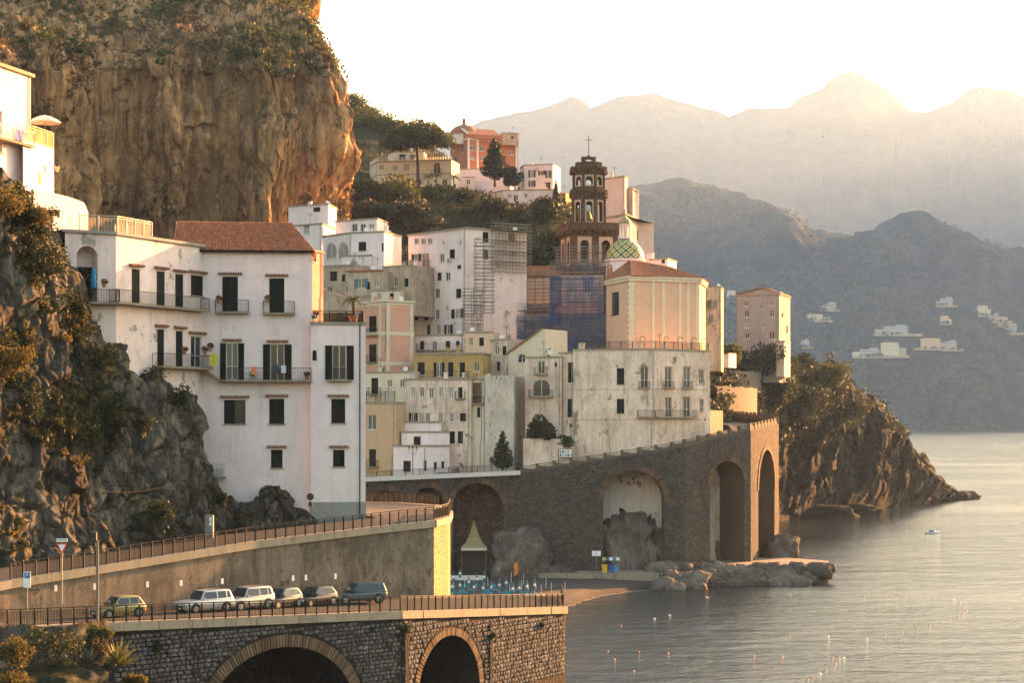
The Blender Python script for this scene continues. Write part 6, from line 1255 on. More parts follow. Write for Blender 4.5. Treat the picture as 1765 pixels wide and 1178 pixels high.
c = car('blue car driving on the far street beside the ornate lamp', 4.1, 1.7, 1.5, (.05, .10, .16), 'hatch', None); g = segs[0]; u = g.u(770); c.location = g.P(u, 2.6, g.z(770, 815)); c.location.z = FE[0].z+(FE[1].z-FE[0].z)*u/g.L-.9; c.rotation_euler = (0, 0, math.atan2(g.d.y, g.d.x)+.05)

# ------------------------------------------------------------ signs and posts by the ramp
def flat_text(txt, size, M, mat, parent, name='lettering'):
    cu = bpy.data.curves.new(name, 'FONT'); cu.body = txt; cu.size = size; cu.align_x = 'CENTER'; cu.align_y = 'CENTER'; cu.extrude = .004
    o = bpy.data.objects.new(name, cu); COL.objects.link(o); dg = bpy.context.evaluated_depsgraph_get(); me = bpy.data.meshes.new_from_object(o.evaluated_get(dg)); bpy.data.objects.remove(o); me.transform(M); return mobj(name, me, mat, parent)
POST = plain('galvanised_post', (.22, .21, .20), .5, .5); SW = plain('sign_white', (.72, .72, .72), .5); SR = plain('sign_red', (.5, .03, .02), .5); SB = plain('sign_blue', (.02, .10, .35), .5); BLK = plain('sign_black', (.02, .02, .02), .6)
def facing(p): return Matrix.Translation(p) @ Matrix.Rotation(math.atan2(-p.x, p.y)*.0-.12, 4, 'Z')
p = W(107, 1005, 121); p.z = 11.0; y = empty('yield_sign', p, 'red and white triangular give way sign with a STOP plate on the ramp', 'road sign'); b = MB(); b.tube(p, p+Vector((0, 0, ZY(930, 121)-p.z)), .035, 8); b.build('post', POST, y)
zc = ZY(946, 121); M = facing(Vector((p.x, p.y-.06, 0))); b = MB(); b.prism([(-.40, zc+.34), (.40, zc+.34), (0, zc-.38)], 0, .02, M); b.build('red_triangle', SR, y); b = MB(); b.prism([(-.26, zc+.25), (.26, zc+.25), (0, zc-.21)], -.006, -.001, M); b.build('white_triangle', SW, y)
b = MB(); b.box(-.38, .38, 0, .02, zc+.42, zc+.64, M); b.build('plate', SW, y); flat_text('STOP 80m', .17, M @ Matrix.Translation((0, -.004, zc+.53)) @ Matrix.Rotation(math.pi/2, 4, 'X'), BLK, y)
p = Vector((WX(47, 118.5), 118.5, 10.0)); y = empty('parking_sign', p, 'small white parking sign with a blue P at the left railing', 'road sign'); b = MB(); b.tube(p, (p.x, p.y, ZY(985, 118.5)), .03, 8); b.build('post', POST, y); zc = ZY(996, 118.5); M = facing(Vector((p.x, p.y-.05, 0)))
b = MB(); b.box(-.24, .24, 0, .02, zc-.42, zc+.36, M); b.build('board', SW, y); b = MB(); b.box(-.18, .18, -.006, -.001, zc-.05, zc+.31, M); b.build('blue_square', SB, y); flat_text('P', .34, M @ Matrix.Translation((0, -.008, zc+.13)) @ Matrix.Rotation(math.pi/2, 4, 'X'), SW, y)
b = MB(); b.box(-.24, .24, -.004, .02, zc-.66, zc-.46, M); b.build('small_plate', SW, y)
p = Vector((WX(168, 119), 119, 9.8)); y = empty('wooden_pole', p, 'bare pole standing at the lower railing', 'pole'); b = MB(); b.tube(p, (p.x, p.y, ZY(932, 119)), .10, 10, .085); b.build('shaft', plain('weathered_pole', (.16, .13, .10), .8), y); b = MB(); b.box(-.2, .2, -.12, .12, ZY(936, 119), ZY(918, 119), Matrix.Translation((p.x-.25, p.y, 0))); b.build('camera_box', BLK, y)
p = W(361, 928, 143.2); y = empty('meter_box', p, 'pale grey meter cabinet with two white labels by the rock', 'cabinet'); b = MB(); b.box(-.3, .3, -.2, .3, 0, 1.75, Matrix.Translation(p)); b.build('body', plain('cabinet_grey', (.16, .16, .17), .6), y)
for i in range(2): b = MB(); b.box(.02, .2, -.212, -.202, .95+i*.36, 1.25+i*.36, Matrix.Translation(p)); b.build('label', SW, y)
p = W(535, 910, 153.6); y = empty('traffic_mirror', p, 'round dark traffic sign on a post at the corner of the white house', 'road sign'); b = MB(); b.tube(p-Vector((0, 0, 1)), (p.x, p.y, ZY(852, 153.6)), .045, 8); b.build('post', IRON, y); b = MB(); b.lathe([(.3, -.02), (.3, .02)], (0, 0, 0), 20, 0, Matrix.Translation((p.x, p.y-.06, ZY(857, 153.6))) @ Matrix.Rotation(math.pi/2, 4, 'X')); b.build('disc', BLK, y); b = MB(); b.box(-.16, .16, -.1, .02, ZY(874, 153.6), ZY(866, 153.6), Matrix.Translation((p.x, p.y, 0))); b.build('plate', BLK, y)
p = W(390, 893, 147.5); y = empty('warning_sign', p, 'small dark triangular sign on a thin post before the rock', 'road sign'); b = MB(); b.tube(p-Vector((0, 0, 2)), (p.x, p.y, p.z), .03, 6); b.build('post', IRON, y); b = MB(); b.prism([(-.36, p.z), (.36, p.z), (0, p.z+.62)], 0, .02, Matrix.Translation((p.x, p.y-.05, 0))); b.build('plate', BLK, y)
for i, px in enumerate((96, 163, 254, 312, 383, 505, 527, 578)):
    u = fw.u(px); f_ = fw; b = MB(); zz = 9.85+(8.6-9.85)*u/fw.L+1.75; b.box(u-.11, u+.11, -.03, -.004, zz, zz+.42, fw.M); b.build('bay_plate', SW, label=['first', 'second', 'third', 'fourth', 'fifth', 'sixth', 'seventh', 'eighth'][i]+' small white bay plate from the left on the ramp wall', cat='plate', group='bay plates on the ramp wall')
# ------------------------------------------------------------ parasol, lantern, balcony things
p = W(77, 262, 149.2); y = empty('parasol', p, 'open cream parasol on the clifftop terrace', 'parasol'); b = MB(); b.tube(p-Vector((0, 0, .6)), p+Vector((0, 0, 2.9)), .035, 8); b.build('pole', WOOD, y); b = MB(); b.lathe([(1.35, 2.35), (1.0, 2.62), (.5, 2.85), (.03, 2.98)], p, 8); b.build('canopy', plain('cream_canvas', (.72, .64, .50), .9), y)
p = W(99, 291, 149.2); y = empty('wall_lantern', p, 'old glass lantern on a bracket at the clifftop house corner', 'lantern'); b = MB(); b.path([p+Vector((-.45, .1, -.35)), p+Vector((-.2, 0, -.45)), p+Vector((0, 0, -.3))], .025, 6); b.build('bracket', IRON, y); b = MB(); b.lathe([(.10, -.25), (.20, .2)], p, 6); b.build('glass', plain('lantern_glass', (.6, .5, .25), .2), y); b = MB(); b.lathe([(.23, .2), (.12, .36), (.02, .46)], p, 6); b.build('cap', IRON, y)
p = fa.P(fa.u(160), -.2, fa.z(160, 521)); y = empty('closed_parasol', p, 'folded bright blue parasol in the arched loggia', 'parasol'); b = MB(); b.tube(p, p+Vector((0, 0, 2.7)), .03, 6); b.build('pole', WOOD, y); b = MB(); b.lathe([(.05, 2.75), (.16, 2.5), (.24, 1.5), (.20, 1.15), (.08, 1.1)][::-1], p, 10); b.build('canopy', plain('blue_canvas', (.02, .22, .42), .8), y)
def pot(f, px, py, yy, label, flower, seed, s=1.0):
    p = f.P(f.u(px), yy, f.z(px, py)); r = empty('flower_pot', p, label, 'flower pot', 'flower pots on the balconies'); b = MB(); b.lathe([(.14*s, 0), (.2*s, .32*s), (.22*s, .34*s)], p, 10); b.build('pot', plain('terracotta_pot', (.32, .15, .08), .8), r)
    g = np.random.default_rng(seed); V, Q = clumps([(p+Vector((0, 0, .5*s)), .28*s), (p+Vector((.12*s, 0, .42*s)), .2*s)], 160, .07*s, g); npmesh('plant', V, Q, flower, r, smooth=False)
FL = leafmat('red_flowers', (.25, .02, .02), (.10, .12, .03), .3)
for i, (f, px, py, yy, lb, m) in enumerate([(fa, 173, 497, -1.05, 'orange flower pot on the loggia railing', LEAF_G), (fc, 378, 524, -.5, 'pinwheel coloured pot left of the first upper door', FL), (fc, 461, 523, -.5, 'red flower pot left of the second upper door', FL), (fb, 301, 612, -1.0, 'red geranium pot on the lower balcony', FL), (fb, 336, 612, -1.0, 'yellow flower pot on the lower balcony', LEAF_G), (fb, 347, 606, -.9, 'tall plant pot at the balcony stairs', LEAF_D), (fc, 529, 655, -.8, 'dark plant box at the right end of the long balcony', LEAF_D), (fd, 545, 549, .5, 'yellow flowering pot on the palm terrace', LEAF_G)]): pot(f, px, py, yy, lb, m, i)
def towel(f, x0, y0, x1, y1, yy, col, label):
    u0, u1, z0, z1 = f.rect((x0, y0, x1, y1)); b = MB(); n, m = 6, 5
    P = [[f.P(u0+(u1-u0)*i/n, yy-.04*math.sin(i*1.7+j*.6)*(1-j/m*.6), z0+(z1-z0)*j/m) for j in range(m+1)] for i in range(n+1)]; Q = [[q+f.i*.015 for q in r] for r in P]
    for i in range(n):
        for j in range(m): b.quad(P[i][j], P[i+1][j], P[i+1][j+1], P[i][j+1]); b.quad(Q[i][j+1], Q[i+1][j+1], Q[i+1][j], Q[i][j])
    for i in range(n): b.quad(P[i][m], P[i+1][m], Q[i+1][m], Q[i][m])
    b.build('towel', plain('cloth_'+label.split()[0], col, .95), label=label, cat='towel', group='laundry on the balcony rails')
towel(fc, 363, 611, 376, 632, -1.18, (.55, .5, .05), 'yellow towel hung on the stair rail'); towel(fc, 434, 633, 443, 647, -1.12, (.7, .22, .08), 'orange cloth on the long balcony rail'); towel(fc, 469, 630, 480, 645, -1.12, (.05, .05, .07), 'black clothes drying on the long balcony'); towel(fc, 485, 631, 493, 644, -1.12, (.6, .62, .68), 'white shirt drying on the long balcony'); towel(cf[0], 8, 225, 22, 243, -.95, (.12, .14, .35), 'blue patterned towel on the clifftop balcony')
def acunit(f, x0, y0, x1, y1, label):
    u0, u1, z0, z1 = f.rect((x0, y0, x1, y1)); r = empty('air_conditioner', f.P(u0, 0, z0), label, 'air conditioner'); b = MB(); b.box(u0, u1, -.35, -.02, z0, z1, f.M); b.build('casing', plain('ac_white', (.5, .49, .46), .6), r); b = MB(); c = f.P((u0+u1)/2, -.352, (z0+z1)/2); b.lathe([(min(u1-u0, z1-z0)*.4, -.005), (min(u1-u0, z1-z0)*.4, .005)], (0, 0, 0), 16, 0, Matrix.Translation(c) @ Matrix.Rotation(math.atan2(f.d.y, f.d.x), 4, 'Z') @ Matrix.Rotation(math.pi/2, 4, 'X')); b.build('fan', BLK, r)
acunit(fc, 429, 640, 443, 651, 'air conditioner standing on the long balcony'); acunit(fd, 536, 543, 544, 551, 'air conditioner on the palm terrace'); acunit(tf[0], 772, 446, 779, 451, 'row unit air conditioner on the tall white house'); acunit(gf[1], 941, 600, 948, 606, 'air conditioner on the gabled house')
f = fc; y = empty('meter_cage', f.P(f.u(357), -.3, f.z(360, 822)), 'wire cage with a cooling unit on the rock beside the white house', 'cage'); b = MB(); u0, u1, z0, z1 = f.rect((355, 798, 388, 822))
for i in range(13): u = u0+(u1-u0)*i/12; b.tube(f.P(u, -1.3, z0), f.P(u, -1.3, z1), .012, 4)
for i in range(7): z = z0+(z1-z0)*i/6; b.tube(f.P(u0, -1.3, z), f.P(u1, -1.3, z), .012, 4); b.tube(f.P(u0, -1.3, z), f.P(u0, -.2, z), .012, 4)
b.build('wire', POST, y, kind='stuff'); b = MB(); b.box(u0-.1, u1+.1, -1.35, -.1, z0-.15, z0-.01, f.M); b.build('ledge', CONC, y); b = MB(); b.box(u0+.9, u1-.1, -.9, -.4, z0, z0+.7, f.M); b.build('unit', plain('ac_white', (.5, .49, .46), .6), y)
# ------------------------------------------------------------ street: ornate lamp, lamps, notice board
def streetlamp(p, h, label, arms=0):
    r = empty('street_lamp', p, label, 'street lamp'); p = Vector(p); b = MB(); b.tube(p, p+Vector((0, 0, h)), .07, 8, .045); b.lathe([(.16, 0), (.12, .5), (.07, .6)], p, 8); b.build('post', IRON, r)
    hs = [(0, 0)] if not arms else [(math.cos(a)*.55, math.sin(a)*.55) for a in (0, 1.57, 3.14, 4.71)]
    for dx, dy in hs:
        q = p+Vector((dx, dy, h+(.1 if arms else .05))); b = MB(); b.lathe([(.09, 0), (.17, .35)], q, 6); b.build('lamp_glass', plain('lantern_glass', (.6, .5, .25), .2), r); b = MB(); b.lathe([(.2, .35), (.05, .55)], q, 6); b.build('lamp_cap', IRON, r)
        if arms: b = MB(); b.path([p+Vector((0, 0, h-.5)), p+Vector((dx*.8, dy*.8, h-.35)), q], .025, 5); b.build('arm', IRON, r)
    return r
g = segs[0]; p = g.P(g.u(711), .8, FE[0].z-.5); streetlamp(p, ZY(778, p.y)-p.z, 'ornate four armed street lamp beside the blue car', 1)
p = W(930, 992, 262); streetlamp((p.x, p.y, 1.2), 3.0, 'single dark lamp post on the beach promenade')
f = Fac(940, 269, 990, 269.5); u0, u1, z0, z1 = f.rect((962, 774, 987, 790)); y = empty('notice_board', f.P(u0, 0, z0), 'white notice board on posts beside the road', 'board'); b = MB(); b.box(u0, u1, 0, .08, z0, z1, f.M); b.build('frame', WOOD, y); b = MB(); b.box(u0+.12, u1-.12, -.012, -.002, z0+.12, z1-.12, f.M); b.build('sheet', SW, y)
for u in (u0+.1, u1-.1): b = MB(); b.box(u-.05, u+.05, .02, .1, z0-1.6, z0, f.M); b.build('post', WOOD, y)
for i in range(9): b = MB(); a = u0+.2+(i % 5)*.38; zz = z0+.2+(i//5)*.5; b.box(a, a+.28, -.018, -.013, zz, zz+.38, f.M); b.build('poster', [SB, plain('poster_buff', (.5, .42, .3), .7), GREYP][i % 3], y)
# ------------------------------------------------------------ beach: kiosk tent, umbrellas, loungers, bins, flag
p = W(817, 986, 258); p.z = 1.2; y = empty('beach_kiosk', p, 'beach bar with a tall pointed olive canopy inside the arch', 'kiosk'); hw_ = 1.75; ze = ZY(944, 258); za = ZY(897, 258); prof = [(hw_*1.42, 0), (hw_*.98, .35*(za-ze)*.4), (hw_*.62, .35*(za-ze)), (hw_*.3, .66*(za-ze)), (.03, za-ze)]
b = MB(); b.lathe(prof, (p.x, p.y, ze), 4, math.pi/4); b.build('canopy', plain('olive_canvas', (.20, .165, .075), .9), y); b = MB(); b.lathe([(hw_*1.42, -.35), (hw_*1.42, -.002)], (p.x, p.y, ze), 4, math.pi/4); b.build('valance', plain('valance_cream', (.5, .46, .4), .9), y)
for sx in (-1, 1):
    for sy in (-1, 1): b = MB(); b.tube((p.x+sx*hw_*.95, p.y+sy*hw_*.95, 1), (p.x+sx*hw_*.95, p.y+sy*hw_*.95, ze), .06, 6); b.build('post', WOOD, y)
b = MB(); b.box(p.x-hw_*.9, p.x+hw_*.9, p.y-hw_*.4, p.y+hw_*.9, 1, ze-.4); b.build('bar', plain('dark_wood', (.018, .013, .01), .8), y)
b = MB(); b.box(W(770, 0, 256).x, W(836, 0, 256).x, 254.5, 256.5, .9, 1.55); b.build('bar_terrace', plain('pale_concrete', (.55, .51, .48), .8), label='pale concrete step before the beach bar', cat='step')
b = MB(); a, c = W(925, 0, 257.5), W(1185, 0, 258.5); f = Fac.pts(a, c); b.box(0, f.L, 0, 6, .2, 1.75, f.M); b.build('promenade', plaster('promenade_wall', (.26, .22, .17), (.1, .085, .07), .9), kind='structure')
TEAL = plain('teal_canvas', (.015, .15, .19), .85); UW = plain('white_canvas', (.62, .62, .62), .85)
def beach_umbrella():
    r = empty('beach_umbrella', (0, 0, 0), 'folded teal beach umbrella with a white band', 'beach umbrella', 'folded beach umbrellas'); b = MB(); b.tube((0, 0, -.3), (0, 0, 2.25), .022, 6); b.build('pole', UW, r)
    b = MB(); b.lathe([(.10, .85), (.19, 1.0), (.17, 1.35)], (0, 0, 0), 8); b.build('canopy', TEAL, r); b = MB(); b.lathe([(.172, 1.35), (.13, 1.65)], (0, 0, 0), 8); b.build('white_band', UW, r); b = MB(); b.lathe([(.13, 1.65), (.05, 2.05), (.01, 2.2)], (0, 0, 0), 8); b.build('canopy_top', TEAL, r); return r
def sandz(x, Y): return .55+.6*min(1, max(0, (Y-240)/25))
um = [(523, 545), (563, 525), (513, 600), (563, 590), (618, 570), (668, 555), (715, 545), (652, 603), (711, 610), (760, 605), (811, 590), (853, 575), (897, 615), (937, 610), (987, 600), (1035, 590)]
proto = beach_umbrella(); names = ['first', 'second', 'third', 'fourth', 'fifth', 'sixth', 'seventh', 'eighth', 'ninth', 'tenth', 'eleventh', 'twelfth', 'thirteenth', 'fourteenth', 'fifteenth', 'sixteenth', 'seventeenth', 'eighteenth', 'nineteenth', 'twentieth', 'last']
order = sorted(range(16), key=lambda i: um[i][0])
for i, (x, yv) in enumerate(um):
    o = proto if i == 0 else copy_tree(proto); px, py = 640+x/3.677, 860+yv/3.677; Y = (CZ-.9)*F/(py+4-HZ); o.location = (WX(px, Y), Y, sandz(0, Y)); o.rotation_euler = (random.uniform(-.03, .03), random.uniform(-.03, .03), random.random()*6)
    o['label'] = names[order.index(i)]+' folded teal beach umbrella counted from the left'
def lounger():
    r = empty('beach_lounger', (0, 0, 0), 'white beach lounger', 'lounger', 'white loungers on the beach'); b = MB(); b.box(-.32, .32, -.95, .45, .28, .34); b.build('seat', UW, r); b = MB(); b.add([(-.32, .45, .3), (.32, .45, .3), (.32, .95, .62), (-.32, .95, .62), (-.32, .45, .36), (.32, .45, .36), (.32, .93, .68), (-.32, .93, .68)], [(0, 3, 2, 1), (4, 5, 6, 7), (0, 1, 5, 4), (1, 2, 6, 5), (2, 3, 7, 6), (3, 0, 4, 7)]); b.build('backrest', UW, r)
    for x in (-.28, .28):
        for yy in (-.85, .4): b = MB(); b.box(x-.03, x+.03, yy-.03, yy+.03, 0, .28); b.build('leg', UW, r)
    return r
pl_ = lounger(); k_ = 0
for ch in pl_.children:
    if ch.name.startswith('backrest'): ch.data.materials[0] = TEAL
for row, (py, xs) in enumerate(((1026, (778, 786, 796, 806, 818, 830, 842, 854, 866, 878, 890, 902, 914, 926)), (1021, (776, 788, 800, 812, 826, 840, 852, 866, 880, 894)), (1015, (778, 790, 804, 818, 834, 850)))):
    for j, px in enumerate(xs):
        o = pl_ if k_ == 0 else copy_tree(pl_); k_ += 1; Y = (CZ-.9)*F/(py-HZ); o.location = (WX(px, Y), Y, sandz(0, Y)); o.rotation_euler = (0, 0, random.uniform(-.5, .5)+(1.57 if j % 3 == 1 else 0)); o['label'] = f'white beach lounger, {names[j]} from the left in the {["front", "middle", "back"][row]} row'
ps = [(592, 570), (740, 560), (808, 515), (886, 540), (878, 600), (965, 550), (953, 580), (1105, 570), (1078, 610), (1141, 595), (1226, 590)]; order = sorted(range(11), key=lambda i: ps[i][0])
for i, (x, yv) in enumerate(ps):
    px, py = 640+x/3.677, 860+yv/3.677; Y = (CZ-.9)*F/(py-HZ); p = Vector((WX(px, Y), Y, sandz(0, Y)-.2)); b = MB(); b.tube(p, p+Vector((random.uniform(-.06, .06), 0, 1.8)), .03, 6); b.build('beach_pole', UW, label=names[order.index(i)]+' bare white pole from the left on the beach', cat='pole', group='bare poles on the beach')
p = W(893, 1012, 248); p.z = .8; y = empty('flag', p, 'orange and red flag on a leaning pole at the beach', 'flag'); b = MB(); b.tube(p, p+Vector((.05, 0, 3.4)), .03, 6); b.build('pole', WOOD, y)
b = MB(); n = 6
for j in range(n):
    for i in range(3): q = lambda a, c: p+Vector((-.02-.5*a/3-.05*math.sin(c*1.3), .06*math.sin(c+a), 3.35-.28*c-.12*a)); b.quad(q(i, j), q(i+1, j), q(i+1, j+1), q(i, j+1))
b.build('cloth', plain('flag_orange', (.6, .18, .03), .8), y)
for i, (px, col, lb) in enumerate([(1042, (.55, .38, .02), 'yellow recycling bin on the promenade'), (1054, (.02, .08, .30), 'dark blue recycling bin on the promenade'), (1062, (.10, .20, .34), 'grey blue recycling bin on the promenade')]):
    p = W(px, 987, 259); p.z = 1.75; y = empty('recycling_bin', p, lb, 'bin', 'recycling bins'); b = MB(); b.add([(p.x+sx*w, p.y+sy*w, p.z+z) for z, w in ((0, .30), (.95, .38)) for sx, sy in ((-1, -1), (1, -1), (1, 1), (-1, 1))], [(0, 1, 5, 4), (1, 2, 6, 5), (2, 3, 7, 6), (3, 0, 4, 7)]); b.build('body', plain('bin_%d' % i, col, .5), y); b = MB(); b.box(p.x-.4, p.x+.4, p.y-.42, p.y+.4, p.z+.95, p.z+1.08); b.build('lid', plain('bin_%d' % i, col, .5), y)
p = W(1053, 966, 259.5); y = empty('bin_canopy', p, 'little striped roof on posts above the recycling bins', 'shelter'); 
for sx in (-1.1, 1.1): b = MB(); b.tube((p.x+sx, p.y, 1.7), (p.x+sx, p.y, p.z), .04, 6); b.build('post', POST, y)
for i in range(5): b = MB(); b.box(p.x-1.2+i*.48, p.x-.74+i*.48, p.y-.5, p.y+.4, p.z-.05, p.z+.35); b.build('panel', [plain('sign_yellow', (.5, .42, .05), .6), SB, SW, plain('sign_teal', (.05, .25, .3), .6), SW][i], y)
p = W(1028, 955, 259.5); y = empty('info_sign', p, 'white information sign on a post by the arch', 'sign'); b = MB(); b.box(p.x-.62, p.x+.62, p.y, p.y+.05, p.z-.35, p.z+.38); b.build('board', SW, y); b = MB(); b.tube((p.x, p.y+.08, 1.6), (p.x, p.y+.08, p.z), .04, 6); b.build('post', POST, y); b = MB(); b.box(p.x-.04, p.x+.02, p.y-.008, p.y-.002, p.z-.25, p.z+.3); b.build('print', BLK, y)
# ------------------------------------------------------------ jetty with boulders
b = MB(); Z = 2.3; pts = [W(1180, 0, 268), W(1236, 0, 264.5), W(1400, 0, 264), W(1428, 0, 264.8), W(1428, 0, 273), W(1362, 0, 279), W(1240, 0, 280), W(1180, 0, 280)]; n = len(pts)
b.add([(q.x, q.y, z) for z in (-.6, Z) for q in pts], [tuple(range(n, 2*n))]+[(i, (i+1) % n, n+(i+1) % n, n+i) for i in range(n)]); b.build('jetty', plaster('jetty_concrete', (.22, .19, .16), (.08, .07, .06), .9, blotch=.5), label='flat concrete jetty below the tall arches', cat='jetty')
g = random.Random(11); k_ = 0; spots = []
for row, (y0, sz) in enumerate(((1020, 1.5), (1006, 1.45), (992, 1.3), (978, 1.1))):
    x = 1140+row*8
    while x < 1432-(3-row)*14:
        yy = y0-(x-1140)*.10+g.uniform(-3, 3); yy = max(yy, 985 if row < 3 else 972); spots.append((x, yy, sz*g.uniform(.75, 1.25), row)); x += g.uniform(15, 24)
for x in (1136, 1152, 1168, 1150): spots.append((x, 985-(x-1136)*.2+g.uniform(-14, 8), 2.1, 4))
rows = ['front', 'second', 'third', 'top', 'landward']; cnt = {}
for x, yy, s, row in spots:
    zc = {0: .1, 1: .8, 2: 1.5, 3: 2.0, 4: 1.6}[row]; Y = (CZ-zc)*F/(yy-HZ); Y = min(max(Y, 252), {0: 258, 1: 260, 2: 261.5, 3: 262.5, 4: 262}[row]); cnt[row] = cnt.get(row, 0)+1
    boulder('boulder', (WX(x, Y), Y, zc), s*.85, ROCKB, f'{names[cnt[row]-1]} breakwater boulder from the left in the {rows[row]} row', 'boulder', 'breakwater boulders', int(x*7+row) % 97, sq=(1.1, .9, .8), n=14)
# rocks in the sea by the headland
for i, (px, py, r_, lb) in enumerate([(1480, 886, 3.4, 'flat dark rock in the water before the headland'), (1440, 884, 2.2, 'small sea rock close to the headland foot'), (1405, 893, 4.5, 'dark rock spur at the headland foot'), (1655, 861, 3.0, 'last low rock at the headland tip'), (1620, 859, 3.5, 'low rock before the headland tip')]):
    Y = CZ*F/(py-HZ); boulder('sea_rock', (WX(px, Y), Y, .4), r_, ROCKD, lb, 'rock', 'sea rocks', 30+i, sq=(1.6, 1, .55), n=40)
# ------------------------------------------------------------ buoys, boat, gulls, swallows
BO = plain('buoy_orange', (.45, .12, .04), .5); BW = plain('buoy_white', (.6, .58, .55), .5)
bl = [(1361, 1027, 0), (1489, 1030, 0), (1545, 1032, 0), (1561, 1032, 0), (1611, 1034, 0), (1644, 1035, 1), (1654, 1041, 0), (1662, 1046, 0), (1666, 1053, 0), (1661, 1060, 0), (1652, 1064, 0), (1638, 1070, 0), (1622, 1075, 0), (1602, 1080, 0), (1581, 1084, 0), (1555, 1090, 0), (1525, 1095, 0), (1494, 1102, 1), (1427, 1099, 1), (1360, 1097, 0), (1348, 1133, 0), (1299, 1132, 0), (1434, 1136, 0), (1446, 1136, 0), (1454, 1136, 1), (1439, 1146, 0), (1423, 1156, 0), (1413, 1163, 1), (1401, 1170, 0), (1392, 1174, 0), (1151, 1127, 0), (1101, 1125, 0), (1059, 1138, 0), (1047, 1124, 0), (1092, 1158, 0), (1070, 1080, 0), (1128, 1068, 1), (1154, 1062, 1)]
bn = [i if i < 18 else i-18 if i < 22 else i-22 if i < 30 else i-30 for i in range(len(bl))]
for i, (px, py, wv) in enumerate(bl):
    Y = CZ*F/(py-HZ); r_ = .12 if not wv else .15; p = Vector((WX(px, Y), Y, -.02)); b = MB(); b.lathe([(r_*.5, -r_*.85), (r_, -r_*.2), (r_, r_*.25), (r_*.55, r_*.85), (.03, r_)], p, 10)
    side = 'from the left end of the long curved line' if i < 18 else ('from the far end of the short diagonal line' if i in range(22, 30) else ('in the shaded water near the viaduct' if i >= 30 else 'floating loose between the lines')); b.build('buoy', BW if wv else BO, smooth=True, label=f'{names[bn[i]]} {"white" if wv else "orange"} buoy {side}', cat='buoy', group='swimming line buoys')
p = W(1607, 921, CZ*F/(921-HZ)); p.z = 0; y = empty('small_boat', p, 'small blue and white boat alone on the bright sea', 'boat'); b = MB(); st = [(-2.2, .55, .5), (-1, .85, .45), (.6, .8, .5), (1.7, .45, .65), (2.4, .04, .85)]; V = []
for x, w, h in st: V += [(p.x+x*.7, p.y-w*.8+x*.3, h*.8), (p.x+x*.7, p.y-w*.6+x*.3, -.2), (p.x+x*.7, p.y+w*.6+x*.3, -.2), (p.x+x*.7, p.y+w*.8+x*.3, h*.8)]
b.add(V, [(i*4+j, i*4+j+1, i*4+j+5, i*4+j+4) for i in range(4) for j in range(3)]+[(0, 3, 2, 1)]+[(i*4, i*4+4, i*4+7, i*4+3) for i in range(4)]); b.build('hull', plain('boat_white', (.55, .57, .6), .4), y); b = MB(); b.box(p.x-.6, p.x+.2, p.y-.4, p.y+.25, .3, .8); b.build('cabin', plain('boat_blue', (.08, .2, .4), .4), y)
def bird(name, p, s, rz, flap, col, label):
    r = empty(name, p, label, 'bird'); p = Vector(p); c, sn = math.cos(rz), math.sin(rz); T = lambda x, y, z: p+Vector((x*c-y*sn, x*sn+y*c, z))*s; b = MB(); b.lathe([(.02, -.5), (.10, -.25), (.13, .05), (.09, .3), (.03, .48)], (0, 0, 0), 8, 0, Matrix.Rotation(rz, 4, 'Z') @ Matrix.Rotation(math.pi/2, 4, 'Y') @ Matrix.Scale(s, 4)); b.v = [tuple(Vector(v)+p) for v in b.v]; b.build('body', col, r, smooth=True)
    for sg in (-1, 1): b = MB(); b.add([T(.2, 0, .05), T(-.15, 0, .05), T(-.1, sg*.55, .05+flap*.5), T(.18, sg*.55, .05+flap*.5), T(-.35, sg*1.25, .05+flap*.55)], [(0, 1, 2, 3), (3, 2, 4)]); b.build('wing', col, r)
    b = MB(); b.add([T(-.4, 0, 0), T(-.75, .16, 0), T(-.62, 0, 0), T(-.75, -.16, 0)], [(0, 1, 2), (0, 2, 3)]); b.build('tail', col, r)
for i, (px, py, Y, lb) in enumerate([(1220, 1032, 240, 'white gull flying low over the dark water'), (1478, 1034, 245, 'white gull gliding over the bright water'), (1300, 1022, 250, 'gull flying close to the breakwater')]): bird('gull', W(px, py, Y), .62, .4+i*.8, .5, BW, lb)
for i, (px, py, Y, lb) in enumerate([(970, 272, 200, 'dark swallow left of the tower cross'), (1399, 407, 190, 'dark swallow over the hazy hill'), (1418, 235, 260, 'tiny swallow below the main peak'), (1600, 234, 270, 'tiny swallow under the right peak'), (1505, 501, 220, 'swallow above the terraces')]): bird('swallow', W(px, py, Y), .42 if i < 2 else .3, 1.2+i, .3, BLK, lb)

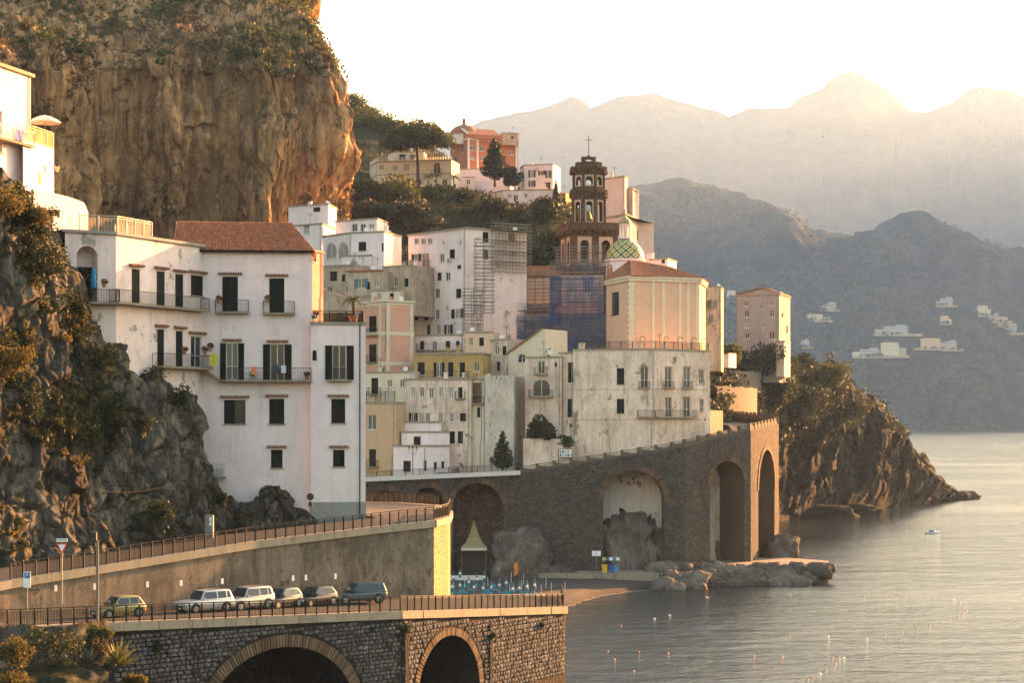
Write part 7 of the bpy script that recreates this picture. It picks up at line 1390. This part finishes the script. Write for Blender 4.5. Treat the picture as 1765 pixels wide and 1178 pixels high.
# foam along the waterline, weeds on the near wall, cables
fo = MB(); pts = [(760, 1068.6), (900, 1058.6), (978, 1046.6), (1000, 1039), (1020, 1033.5), (1042, 1028), (1065, 1024.4), (1090, 1021), (1120, 1018.3), (1150, 1016), (1180, 1014.3)]
P = catmull([(WX(px, CZ*F/(py-HZ)), CZ*F/(py-HZ)) for px, py in pts], 90)
A_ = [Vector((x+.25*math.sin(i*1.3), y-.15+.3*math.sin(i*.9)+.2*math.sin(i*2.7), .035)) for i, (x, y) in enumerate(P)]; B_ = [a+Vector((0, .16+.2*abs(math.sin(i*.7)), .03)) for i, a in enumerate(A_)]
strip(fo, A_, B_); fo.build('foam', plain('sea_foam', (.22, .22, .22), .9), kind='structure')
for i, (f, px, py, s, lb) in enumerate([(f1, 265, 1120, .5, 'weed tuft low on the near wall left of the arch'), (f2, 698, 1090, .5, 'weed tuft on the near buttress strip'), (f2, 846, 1100, .45, 'weed tuft on the narrow buttress strip'), (f2, 930, 1082, .35, 'weed tuft under the coping near the viaduct end'), (f1, 640, 1088, .35, 'weed tuft right of the big arch')]):
    p = f.P(f.u(px), -.15, f.z(px, py)); bush('wall_weed', p, s, s*1.1, lb, 'weed', None, LEAF_D, 420, .07, 300+i, 6, stem=True)
for i, (a, c, sag, lb) in enumerate([(W(500, 470, 190), W(700, 530, 262), 1.0, 'thin cable from the big white house to the pink palazzo'), (W(0, 858, 130), W(155, 843, 135), .8, 'pale cable slung across the left rock'), (W(155, 843, 135), W(355, 808, 150), .9, 'second cable span running to the white house'), (W(634, 180, 575), W(694, 205, 560), .5, 'power line between the two skyline poles')]):
    b = MB(); b.path([a.lerp(c, t)-Vector((0, 0, sag*4*t*(1-t))) for t in np.linspace(0, 1, 13)], .014 if i != 3 else .06, 4); b.build('cable', IRON, label=lb, cat='cable')
for px, py, lb in ((642, 175, 'tall thin pole on the skyline by the cliff'), (694, 197, 'short pole on the skyline left of the pine')): p = W(px, py, 572); b = MB(); b.tube(p, p-Vector((0, 0, 7)), .14, 6, .18); b.build('utility_pole', WOOD, label=lb, cat='pole')
